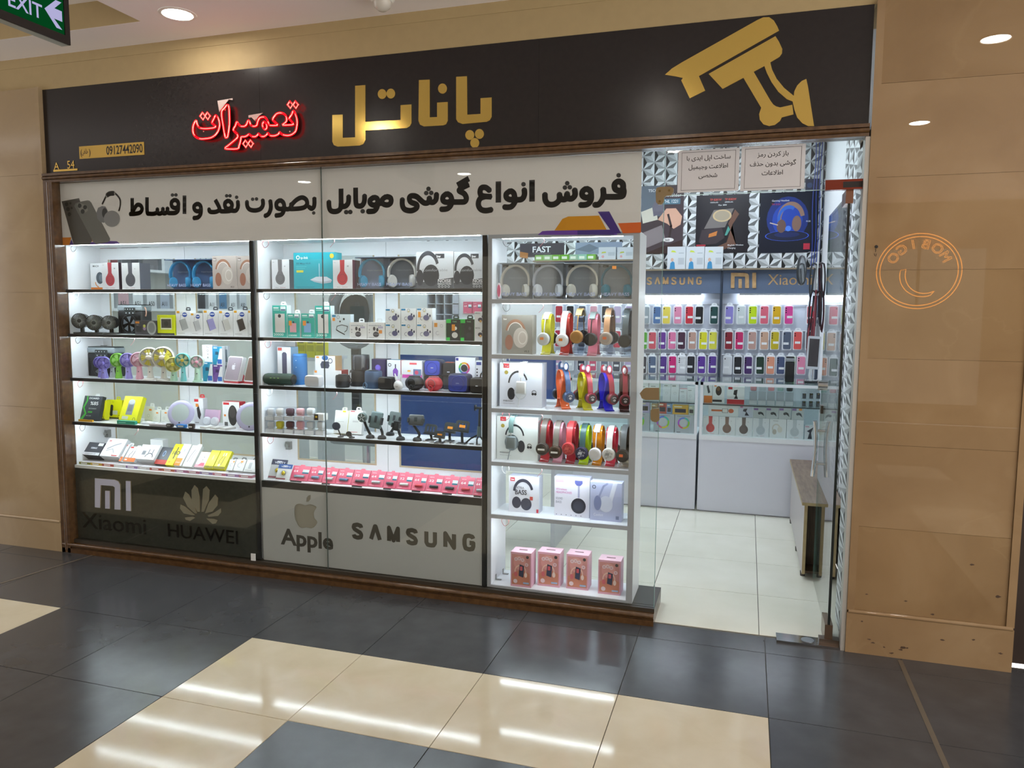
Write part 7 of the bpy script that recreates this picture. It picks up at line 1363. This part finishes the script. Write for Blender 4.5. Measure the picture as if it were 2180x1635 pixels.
# boxes on the ledges
for k, u in enumerate((302, 472, 642)):
    carton('trimmer_box', 'pale box with a figure in blue on the SAMSUNG ledge', 'box', 'figure boxes on the SAMSUNG ledge', spot('P', u, 1005, u+166, 1205, 1.979, Y=3.16), .06, '#d3d8dd', '#bfc6cc', pr=lambda q: (q.p([(.14, .0), (.44, .0), (.4, .3), (.3, .36), (.18, .28)], '#3f8fc0'), q.c(.27, .42, .08, '#d8b09a', .1), q.p([(.2, .76), (.5, .74), (.4, .82), (.25, .84)], '#c8d84a'), q.r(.6, .2, .92, .5, '#bcc2c8'), q.r(.62, .7, .9, .73, '#a8b0b8')))
for k in range(7):
    c = ('#7fae5a', '#8fb87e', '#6fa83e', '#6aa838', '#94b89a', '#8fc0a8', '#6fae3c')[k]; o = MB().box(-.0405, .0405, 0, .09, 0, .052, mat(c, .45), None, mat('#b8d8a0', .45)).obj('flat_box', None, loc=(.366+k*.083, 3.16, 2.072)); tag(o, ('dark green', 'sage', 'grass green', 'leaf green', 'grey green', 'mint', 'bright green')[k]+' flat box on the ledge behind the stand', 'box', 'green boxes on the ledge'); bx('front_label', o, -.03, .02, -.0006, 0, .012, .036, mat('#dfe8d8', .5))
for k in range(2): carton('trimmer_box', 'pale box with yellow green print beside the green flat boxes', 'box', 'pale boxes on the ledge behind the stand', spot('F', 1428+k*232, 152, 1640+k*215, 312, 2.072, Y=3.165), .06, '#c3cad0', pr=lambda q: (q.p([(.15, .5), (.45, .55), (.4, .65), (.2, .62)], '#b8c04a'), q.c(.25, .25, .08, '#d09aa0'), q.r(.55, .3, .95, .6, '#b0b8c0')))

# counters with glass showcases
CW = mat('#d7d8e2', .4); CF = mat('#e4e6ea', .35)
def counter(x0, x1, lb):
    y0, y1 = 2.34, 2.82; t = thing('showcase_counter', lb, 'counter', ((x0+x1)/2, 2.58, 0), group='white showcase counters'); o = ((x0+x1)/2, 2.58, 0)
    def B(n, a, b, c, d, e, f, m): return bx(n, t, a-o[0], b-o[0], c-o[1], d-o[1], e, f, m)
    B('front_panel', x0, x1, y0, y0+.016, .012, .60, CW); B('end_panel', x0, x0+.016, y0+.016, y1, .012, .60, CW); B('end_panel', x1-.016, x1, y0+.016, y1, .012, .60, CW); B('display_floor', x0, x1, y0, y1, .60, .616, CF); B('toe_board', x0+.02, x1-.02, y0+.02, y0+.04, 0, .02, CW)
    for a in (x0, x1-.022): B('post', a, a+.022, y0, y0+.022, .616, 1.045, CF)
    B('top_rail', x0, x1, y0, y0+.02, 1.023, 1.045, CF); B('front_rail', x0, x1, y0-.006, y0, .585, .622, CF); B('back_board', x0, x1, y1-.012, y1, .616, 1.045, mat('#cfd2d8', .5))
    B('glass_shelf', x0+.022, x1-.022, y0+.03, y1-.02, .864, .872, glass((.86, .93, .92))); B('shelf_edge', x0+.022, x1-.022, y0+.027, y0+.03, .862, .872, mat('#3a4448', .3)); B('front_glass', x0+.022, x1-.022, y0+.006, y0+.011, .62, 1.024, GLASS); B('top_glass', x0, x1, y0, y1, 1.045, 1.053, glass((.90, .95, .94)))
counter(.86, 1.908, 'white glass showcase counter with rainbow ring boxes'); counter(1.926, 2.85, 'white glass showcase counter with headphone boxes')
zl, zu = .616, .872; GK = 'goods in the showcase counters'
def under(sp_):
    """keep a box in the showcase below the glass shelf or the glass top"""
    P, w, h = sp_; return P, w, min(h, (.863 if P.z < .86 else 1.043)-P.z)
for k, (u0, u1, lb, pf, c) in enumerate(((625, 768, 'red headphone print box in the showcase', studio('#c84a4e', 'a'), '#dfe2e4'), (774, 920, 'brown headphone print box in the showcase', studio('#7a6058', 'o'), '#dcdfe2'), (925, 1074, 'grey headphone print box in the showcase', studio('#5f5658', 'o'), '#dcdfe2'), (1080, 1228, 'marble white headphone print box beside the grey one', studio('#b9c0c6', 'a', '#9aa2aa'), '#dcdfe2'), (1232, 1384, 'white box with pale folding headphones in the showcase', lambda q: (q.o(.4, .5, .22, .07, '#cfcabf', 30, 200, 1.2), q.c(.3, .32, .13, '#bfb8ac', .17), q.c(.62, .45, .15, '#d6d2c8', .2), q.t('Wireless', .2, .88, .05, '#555555')), '#dcdfe0'), (1388, 1540, 'marble white headphone print box beside the tripod box', studio('#bcc2c6', 'a', '#9aa2aa'), '#dcdfe2'))):
    P_, w_, h_ = under(spot('R', u0, 452, u1, 650+k*7, zl, Y=2.42)); carton('headphone_box', lb, 'box', GK, (P_, w_, .150), .07, c, '#c3c8cc', pr=pf)
carton('tripod_box', 'white box with black tripod picture in the showcase', 'box', GK, under(spot('R', 1550, 540, 1650, 700, zl, Y=2.42)), .06, '#cfd4d8', pr=lambda q: (q.p([(.3, .05), (.7, .05), (.6, .5), (.8, .9), (.2, .6), (.45, .5)], '#2c2e3a'), q.r(.06, .88, .4, .95, '#c88aa0')))
stk = lambda c: (lambda q: (q.r(.04, .72, .4, .9, '#8a6a9e'), q.p([(.4, .5), (.7, .35), (.9, .2), (.8, .5), (.6, .6)], '#33363a'), q.c(.5, .45, .12, '#44484c')) + ((q.r(.6, .75, .85, .95, '#ef9a44'),) if c else ()))
for k, u in enumerate((1085, 1200, 1316, 1433)):
    P, w, h = under(spot('R', u, 372, u+110, 478, .7665, Y=2.43)); o = carton('mount_box', 'small grey mount box '+('beside the dark mount picture', 'second along', 'third along', 'with orange sticker')[k]+' above the headphone boxes', 'box', GK, (P, w, h), .06, '#bcc1c2', '#a9aeb0', pr=stk(k == 3))
carton('watch_box', 'long white box with orange watch strap on the headphone boxes', 'box', GK, under(spot('R', 676, 352, 948, 448, .7665, Y=2.44)), .06, '#dcdedf', pr=lambda q: (q.r(.1, .42, .5, .58, '#d06a3a'), q.c(.76, .5, .09, '#c8603a', .075), q.r(.46, .3, .66, .7, '#8a8c8e'), q.r(.48, .34, .64, .66, '#e0dcd8')))
carton('mount_box', 'pale lilac box with dark car mount picture', 'box', GK, under(spot('R', 960, 356, 1078, 458, .7665, Y=2.435)), .06, '#c3c6d4', pr=lambda q: (q.p([(.3, .7), (.6, .75), (.5, .5), (.75, .15), (.4, .15), (.5, .45), (.25, .5)], '#23263a'), q.r(.04, .8, .25, .95, '#b86a9a')))
carton('cable_box', 'white box with orange base in the showcase upper shelf', 'box', GK, under(spot('R', 636, 142, 712, 326, zu, Y=2.44)), .05, '#dfe2e2', pr=lambda q: (q.r(0, 0, 1, .34, '#e0803a'), q.p([(.3, .8), (.5, .85), (.75, .5), (.5, .45)], '#55585c')))
carton('mouse_box', 'white mouse box with red corner in the showcase', 'box', GK, under(spot('R', 716, 138, 822, 334, zu, Y=2.43)), .05, '#e2e4e4', pr=lambda q: (q.r(.1, .92, .5, .99, '#c8343c'), q.c(.5, .58, .26, '#332a26', .42), q.c(.46, .68, .15, '#7a5a3a', .2), q.r(.0, .06, .8, .16, '#3a3a3a'), q.r(.12, .78, .32, .88, '#e88a34')))
carton('stand_box', 'white and red phone stand box with hanging tab', 'box', GK, under(spot('R', 846, 186, 1003, 342, zu, Y=2.42)), .05, '#e4e6e6', pr=lambda q: (q.r(0, 0, 1, .26, '#c8323a'), q.r(.06, .84, .3, .98, '#c8343c'), q.p([(.4, .8), (.6, .84), (.56, .5), (.64, .3), (.4, .3), (.5, .5), (.36, .55)], '#2a2a2c')), tab='#c8343c')
for k, (u, c, nm_) in enumerate(((1085, '#d99aa0', 'pink'), (1166, '#b9c4c8', 'silver'), (1247, '#e09a9e', 'rose'), (1330, '#a3c4bc', 'mint'), (1415, '#2a2c30', 'black'))):
    P, w, h = under(spot('R', u-38, 160, u+38, 342, zu, Y=2.43)); t = thing('earbud_case_box', 'clear tall box with %s earbud case in the showcase' % nm_, 'box', P, group=GK); bx('clear_box', t, -w/2, w/2, 0, .045, 0, h, CLR); bx('grey_base', t, -w*.45, w*.45, .003, .042, .001, h*.62, mat('#a9b0b6', .4)); bx('white_foot', t, -w*.46, w*.46, .002, .043, .0005, h*.2, mat('#d6dadd', .4)); MB().rbox(-w*.38, w*.38, .006, .04, h*.66, h*.95, .01, mat(c, .35), 2).obj('earbud_case', t, True)
for k in range(6):
    i, j = k % 3, k//3; P, w, h = under(spot('R', 1520+i*64, 298, 1574+i*64, 358, zu, Y=2.42)); t = thing('earphone_cube', 'small clear cube with yellow dot, '+('lower' if j == 0 else 'upper')+' row of the showcase', 'box', P+Vector((0, 0, j*h)), group='clear cubes in the showcase'); bx('clear_box', t, -w/2, w/2, 0, .04, 0, h, CLR); bx('dark_insert', t, -w*.3, w*.3, .006, .036, .003, h*.7, mat('#3a3c40', .4)); MB().lathe([(.001, .005), (w*.14, .005)], mat('#d8b83a', .4), (0, 0, h*.6), 'y', 12).obj('dot', t)
def rainring(q):
    for k, c in enumerate(('#d85a7a', '#d8c83a', '#8fd03a', '#3fc0b0', '#5a7ad8', '#b05ad0')): q.o(.46, .55, .27, .08, c, 200+k*60, 262+k*60, 1, 8)
    q.c(.46, .55, .2, '#c3c8cc'); q.r(.1, .9, .8, .93, '#7d8288'); q.r(.1, .03, .3, .06, '#444444')
for k, (u0, u1) in enumerate(((-60, 138), (176, 364), (370, 545))): carton('ring_lamp_box', 'grey box with rainbow ring lamp picture in the counter', 'box', 'rainbow ring lamp boxes', (spot('R', u0, 440, u1, 618, zl, Y=2.42)[0], spot('R', u0, 440, u1, 618, zl, Y=2.42)[1], .150), .07, '#b3b8be', '#a0a5ac', pr=rainring)
for k, (u0, u1, vt, vb, c, nm_) in enumerate(((50, 140, 320, 430, '#b9aed0', 'lilac'), (158, 215, 340, 440, '#a88a5a', 'brown'), (218, 296, 330, 438, '#b8563a', 'rust red'), (296, 342, 340, 440, '#7f9ab8', 'blue grey'), (350, 492, 352, 448, '#d8a832', 'amber'), (496, 545, 360, 450, '#b8c0ae', 'sage'))):
    carton('gadget_box', nm_+' gadget box on the rainbow ring boxes', 'box', GK, under(spot('R', u0, vt, u1, vb, .7665, Y=2.43)), .06, c, pr=lambda q: (q.r(.15, .2, .85, .6, '#3c342c'), q.r(.1, .75, .6, .88, '#e6dcc0')))
for k, (u0, u1, vt) in enumerate(((55, 130, 150), (135, 232, 145), (262, 332, 135), (335, 408, 138), (412, 480, 205), (482, 548, 188), (262, 332, 228), (335, 408, 232))):
    if k < 6: carton('charger_box', 'white charger box '+('with lilac top', 'with yellow top', 'in tall pair', 'beside the tall pair', 'low with earphones', 'low with black plug')[k]+' on the counter glass shelf', 'box', GK, under(spot('R', u0, vt, u1, 315, zu, Y=2.44)), .05, '#dfe3e4', ('#b0a0d0', '#d8d02a', None, None, '#c0384a', None)[k], pr=lambda q: (q.r(.15, .75, .6, .8, '#9aa09a'), q.o(.5, .4, .15, .03, '#b0b6b8')))
# things on the counter
t = thing('tablet_stand', 'silver tablet on a white desk stand on the counter', 'tablet', tuple(onY(1610, 1065, 2.52, 'Q'))); t.location.z = 1.053; Wt = .098; H0 = onY(1610, 965, 2.52, 'Q').z-1.053; H1 = onY(1610, 665, 2.52, 'Q').z-1.053
f = MB().rbox(-Wt/2, Wt/2, -.006, .006, 0, H1-H0, .008, mat('#c9ccd2', .3, .5), 2, 'y').obj('tablet', t, True, (.005, 0, H0), (-.1, .05, .1)); bx('screen', f, -Wt*.38, Wt*.38, -.0068, -.006, .02, H1-H0-.02, mat('#3a3436', .1)); MB().tube([(.0, .02, .004), (-.012, .015, H0*.5), (.0, .012, H0+.03)], .010, mat('#e4e6ea', .3), 8).obj('neck', t, True); MB().rbox(-.05, .06, -.02, .06, 0, .012, .005, mat('#23252a', .4), 1).obj('base', t)
t = thing('bluetooth_speaker', 'black upright speaker with grey top standing on the counter', 'speaker', tuple(onY(1412, 1068, 2.5, 'Q'))); t.location.z = 1.053; Hs = onY(1412, 850, 2.5, 'Q').z-1.053
MB().rbox(-.034, .034, -.03, .03, 0, Hs*.8, .010, mat('#191a1c', .5), 2).obj('body', t, True); MB().rbox(-.034, .034, -.03, .03, Hs*.8, Hs*.94, .006, mat('#8d9196', .3), 2).obj('band', t, True); MB().rbox(-.03, .03, -.026, .026, Hs*.94, Hs, .004, mat('#26282a', .4), 1).obj('cap', t)
# cable rack with hanging leads, round mirror above
t = thing('cable_rack', 'chrome rack hung with dark cables and leads beside the door', 'cable rack', (2.785, 2.715, 1.053)); MB().cyl((0, 0, 0), (0, 0, 1.03), .008, .008, CHROME, 10).obj('pole', t); MB().lathe([(.001, 0), (.07, 0), (.06, .012), (.001, .016)], CHROME, n=20).obj('foot', t, True)
for k in range(12):
    a = k*.9; z0 = .92-.22*(k//4); c = ('#2a2428', '#5a2c34', '#d0d2d6', '#3a3c40', '#22202a', '#8a3a44')[k % 6]; x, y = .045*math.cos(a), .045*math.sin(a); L2 = .26+.05*(k % 3)
    MB().tube(smooth([Vector(p) for p in ((0, 0, z0), (x, y, z0+.012), (x*1.3, y*1.3, z0-L2*.5), (x*1.1, y*1.1, z0-L2), (x*.8, y*.8, z0-L2*.6), (x*.5, y*.5, z0-.02))], 3, False), .007, mat(c, .4), 6).obj('hanging_cable', t, True)
t = thing('round_mirror', 'round white rimmed mirror hanging by the cable rack', 'mirror', (2.66, 2.60, 1.93)); MB().lathe([(.10, -.006), (.115, -.008), (.12, 0), (.115, .010), (.001, .012)], mat('#2c2e32', .3), (0, 0, 0), 'y', 32, cap=False).obj('rim', t, True, rot=(0, 0, 1.25)); MB().lathe([(.001, -.005), (.101, -.005)], mat('#cfd4d8', .08, .8), (0, 0, 0), 'y', 32).obj('face', t, rot=(0, 0, 1.25)); MB().tube([(0, 0, .116), (.05, .05, .145), (.125, .115, .148)], .002, CHROME, 6).obj('hanger', t)
# blue wires in the corner
for k in range(4): 
    x = 2.77+k*.025; pts = [(x+.006*math.sin(i*.9+k), 3.262, 3.1-i*.11) for i in range(11)]
    tag(MB().tube(smooth([Vector(p) for p in pts], 2, False), .004, mat('#24409a' if k < 3 else '#1a2440', .4), 6).obj('blue_wire', None, True), 'loose blue wire hanging down the back corner', 'wire', 'blue wires in the back corner')
# bench by the wall
WD = noise_mat('bench_wood', [(.25, '#5f4c3f'), (.5, '#7d6857'), (.8, '#95826e')], 6, .35, stretch=(9, 1.2, 9)); WDE = noise_mat('bench_edge', [(.3, '#a8946c'), (.7, '#b8a67e')], 20, .5); WDD = noise_mat('bench_dark', [(.3, '#3c2a1c'), (.7, '#54402c')], 8, .5, stretch=(10, 10, 1))
t = thing('bench', 'narrow wood grain bench with a hollow end beside the door', 'bench', (2.71, 1.6, 0)); ob = (2.71, 1.6)
bx('top', t, -.095, .135, -.68, .72, .455, .473, WDE, top=WD); bx('near_side', t, -.08, -.062, -.66, .70, .03, .455, mat('#b7b0ae', .35)); bx('far_side', t, .09, .108, -.66, .70, .03, .455, WDE)
bx('near_side_edge', t, -.08, -.062, -.664, -.66, .03, .455, WDE); bx('inner_board', t, -.062, .09, -.50, -.488, .03, .455, WDD); bx('floor_board', t, -.062, .09, -.64, .70, .03, .045, WDD)
for x in (-.07, .098):
    for y in (-.6, -.1, .6): MB().cyl((x, y, 0), (x, y, .03), .014, .016, mat('#55504c', .5), 10).obj('foot', t)
# blue desk screen, chair and things seen through the cabinet backs
t = thing('desk_screen', 'royal blue desk screen panel behind the cabinets', 'screen panel', (.5, 1.0, 0)); BL = mat('#3a5694', .45, speck=.05, scale=15)
bx('tall_panel', t, -.55, .05, 0, .02, .46, 1.29, BL); bx('short_panel', t, .05, .57, 0, .02, 1.02, 1.29, BL); bx('desk_top', t, -.58, .58, .02, .60, .98, 1.0, mat('#d6d8dc', .4))
for x in (-.56, .54): bx('leg', t, x, x+.03, .04, .56, 0, .98, mat('#c9ccd2', .4))
for k in range(9): carton('drawer_box', 'small grey parts drawer on the blue screened desk', 'drawer', 'parts drawers on the desk', (Vector((-.02+k*.058, 1.30, 1.0)), .055, .10+.03*(k % 3)), .10, ('#aeb8c4', '#c3cad2', '#9aa6b4')[k % 3], pr=lambda q: q.r(.2, .3, .8, .5, '#e6e9ec'))
t = thing('swivel_chair', 'grey swivel chair with round ring backrest behind the speakers', 'chair', (-.43, 1.05, 0)); GRC = mat('#8d929a', .5)
MB().tube([(.17*math.cos(a), .0, 1.58+.22*math.sin(a)) for a in [2*PI*i/28 for i in range(28)]], .045, GRC, 10, True).obj('backrest_ring', t, True); MB().lathe([(.001, -.01), (.13, -.01), (.13, .012), (.001, .012)], mat('#3a3c42', .6), (0, .03, 1.58), 'y', 24).obj('backrest_pad', t, True); MB().rbox(-.2, .2, -.05, .38, .62, .70, .03, GRC, 2).obj('seat', t, True); MB().box(-.03, .03, .0, .04, .66, 1.36, mat('#33353a', .4)).obj('spine', t); MB().cyl((0, .16, .08), (0, .16, .62), .03, .03, CHROME, 12).obj('column', t)
for k in range(5): a = 2*PI*k/5; MB().tube([(0, .16, .09), (.24*math.cos(a), .16+.24*math.sin(a), .05)], .016, mat('#33353a', .4), 8).obj('base_spoke', t); MB().sphere((.24*math.cos(a), .16+.24*math.sin(a), .025), .025, BLACK, 10).obj('castor', t)
# cubby organiser and pink packs on the back wall
t = thing('cubby_shelf', 'grey white cubby organiser on the back wall', 'shelf', (-.64, 3.21, 1.45)); g = MB()
for i in range(4): g.box(-.14+i*.09, -.132+i*.09, -.06, .09, 0, .32, mat('#b9c0cc', .5))
for j in range(4): g.box(-.14, .138, -.06, .09, j*.104, j*.104+.008, mat('#b9c0cc', .5))
g.obj('grid', t); bx('back', t, -.14, .138, .085, .09, 0, .32, mat('#9aa4b4', .5))
for k in range(3): carton('flash_drive_pack', 'pink flash drive pack hanging on the back wall', 'pack', 'pink packs on the back wall', (Vector((-.40+k*.1, 3.28, 1.57)), .092, .115), .02, '#d2577a', pr=usb_pack('64', 0, 0))
# wall shelf with phone boxes on the left wall
for zz, nm_ in ((1.60, 'lower'), (1.90, 'upper')):
    tag(bx('wall_shelf', None, -2.35, -2.16, .5, 2.3, zz-.02, zz, mat('#dfe1e4', .4)), nm_+' white wall shelf with phone boxes behind the fans', 'shelf', 'wall shelves')
cl = ['#eceef0', '#c9a0a8', '#e4e6ea', '#d8dade', '#b0b8c8', '#e8eaec', '#d9b08a', '#3a3c44', '#e6e6ea', '#5a82a8', '#e2e4e8', '#c8ccd4']
for k in range(12):
    P = Vector((-2.16, .58+k*.14, 1.60)); o = MB().box(-.16, 0, -.05, .05, 0, .15, mat('#e6e8ec', .4), mat(cl[k], .4)).obj('phone_box', None, loc=P); tag(o, ('white', 'rose sided', 'grey white', 'silver', 'blue grey', 'ivory', 'tan sided', 'black sided', 'pearl', 'blue sided', 'frost', 'light grey')[k]+' phone box on the lower wall shelf', 'box', 'phone boxes on the wall shelves'); V, Fc, wd = text2d(('A11', 'A51', 'A51', 'A50')[k % 4], .01); MB().add([(.0008, -.036+a*.038, .02+b*.05) for a, b in V], Fc, mat('#33363c', .5)).obj('name', o)
for k in range(6):
    P = Vector((-2.16, .6+k*.2, 1.90)); o = MB().box(-.16, 0, -.08, .08, 0, .17, mat('#c9ccd2', .4), mat(('#8a3a40', '#4a4c54', '#7d7a80', '#dfe2e6', '#b8c4d0', '#e6e8ea')[k], .4)).obj('headphone_box', None, loc=P); tag(o, ('dark red', 'charcoal', 'grey', 'white', 'pale blue', 'plain white')[k]+' headphone box on the upper wall shelf', 'box', 'boxes on the upper wall shelf'); MB().tube([(.003, .05*math.cos(a), .08+.06*math.sin(a)) for a in [PI*i/10 for i in range(11)]], .004, mat('#55585e', .5), 5).obj('headphone_print', o)
for k in range(5): carton('battery_box', 'yellow box in the row behind the tall blue speaker', 'box', 'yellow boxes behind the speakers', (Vector((-1.075+k*.079, 1.12, 1.2445)), .075, .15), .06, '#d8d020', pr=lambda q: (q.r(.1, .3, .9, .6, '#b8b018'), q.r(.2, .7, .8, .8, '#6a6610')))
tag(MB().box(-1.12, -.72, 1.08, 1.45, 1.22, 1.244, mat('#c9ccd2', .4)).box(-1.1, -1.06, 1.1, 1.43, 0, 1.22, ALU).box(-.78, -.74, 1.1, 1.43, 0, 1.22, ALU).obj('side_table'), 'white side table carrying yellow boxes', 'table')
# paper notices on the transom glass
def notice(u0, vt, u1, vb, lb, lines):
    a = onY(u0, (vt+vb)/2, -.006, 'P'); b = onY(u1, (vt+vb)/2, -.006, 'P'); z0 = onY((u0+u1)/2, vb, -.006, 'P').z; z1 = onY((u0+u1)/2, vt, -.006, 'P').z; w = b.x-a.x; h = z1-z0
    o = MB().box(-w/2, w/2, -.0006, .0006, 0, h, mat('#d4d3d5', .6)).obj('paper_notice', None, loc=((a.x+b.x)/2, -.0055, z0)); tag(o, lb, 'notice', 'paper notices on the transom glass'); q = Print(w, h, -.0002)
    for e in ((.06, .05, .94, .058), (.06, .94, .94, .948), (.06, .05, .065, .948), (.935, .05, .94, .948)): q.r(*e, '#3a3638')
    for k, l in enumerate(lines): q.t(l, .5, .76-.21*k, .10, '#1c1a1c', 'c', .006)
    q.obj(o, 'notice_print')
notice(398, 118, 955, 505, 'smaller framed paper notice about account creation on the transom', ['ساخت اپل ایدی با', 'اطلاعت وجیمیل', 'شخصی'])
notice(972, 82, 1555, 488, 'larger framed paper notice about unlocking phones on the transom', ['باز کردن رمز', 'گوشی بدون حذف', 'اطلاعات'])
# neon sign of the shop across the mall, seen mirrored in the marble
ns = thing('neon_sign', 'orange neon ring sign with curved shop name and crescent', 'neon sign', (4.56, -8.34, 2.19), (0, 0, PI)); NO = emis('#ff9a3c', 12)
def ringn(r, n, a0=0, a1=2*PI, ry=.97): MB().tube([(r*math.cos(a0+(a1-a0)*i/n), 0, r*ry*math.sin(a0+(a1-a0)*i/n)) for i in range(n if a1-a0 > 6.2 else n+1)], .006, NO, 6, a1-a0 > 6.2).obj('ring_tube', ns)
ringn(.545, 64); ringn(.50, 64)
cr = [(-.16*1.0, .08)]; pts = [(.30*math.cos(a)+.06, .30*math.sin(a)-.06) for a in [math.radians(d) for d in range(165, 300, 9)]]; pts2 = [(.255*math.cos(a)+.085, .27*math.sin(a)-.045) for a in [math.radians(d) for d in range(300, 160, -9)]]
MB().tube([(-x, 0, z_) for x, z_ in pts+pts2], .006, NO, 6, True).obj('crescent_tube', ns)
for i, ch in enumerate('MOBIGO'):
    a = math.radians(150-i*24); loops = glyph_outlines(ch); ww = max(p[0] for l in loops for p in l)
    for l in loops:
        P3 = []
        for x, y in l: dx, dy = (x-ww/2)*.19, y*.19; P3.append(((.32+dy)*math.cos(a)+dx*math.sin(a), 0, (.32+dy)*math.sin(a)-dx*math.cos(a)))
        MB().tube(P3, .004, NO, 5, True).obj('letter_tube', ns)
bx('backing', ns, -.02, .02, .005, .031, -.5, .5, mat('#3a3026', .5))
# small pencil marks and hole on the pillar
pm_ = thing('wall_marks', 'small black hole with pencil tally marks on the pillar', 'marks', tuple(onY(1865, 530, -.0425)))
for pts, w in (([(22, 408), (42, 418)], 7), ([(38, 418), (30, 462)], 8), ([(10, 488), (22, 530)], 8), ([(48, 490), (36, 540)], 8)):
    q = [(onY(u, v, -.0425, 'K').x-pm_.location.x, onY(u, v, -.0425, 'K').z-pm_.location.z) for u, v in pts]; V, Fc = stroke2d(q, .0022); MB().add([(a, -.0003, b) for a, b in V], [f[::-1] if False else f for f in Fc], mat('#231a12', .7)).obj('stroke', pm_)
c = onY(47, 370, -.0425, 'K')-pm_.location; MB().lathe([(.0001, -.0006), (.006, -.0006), (.0075, 0)], mat('#1c1812', .5), (c.x, 0, c.z), 'y', 14).obj('hole_plug', pm_)
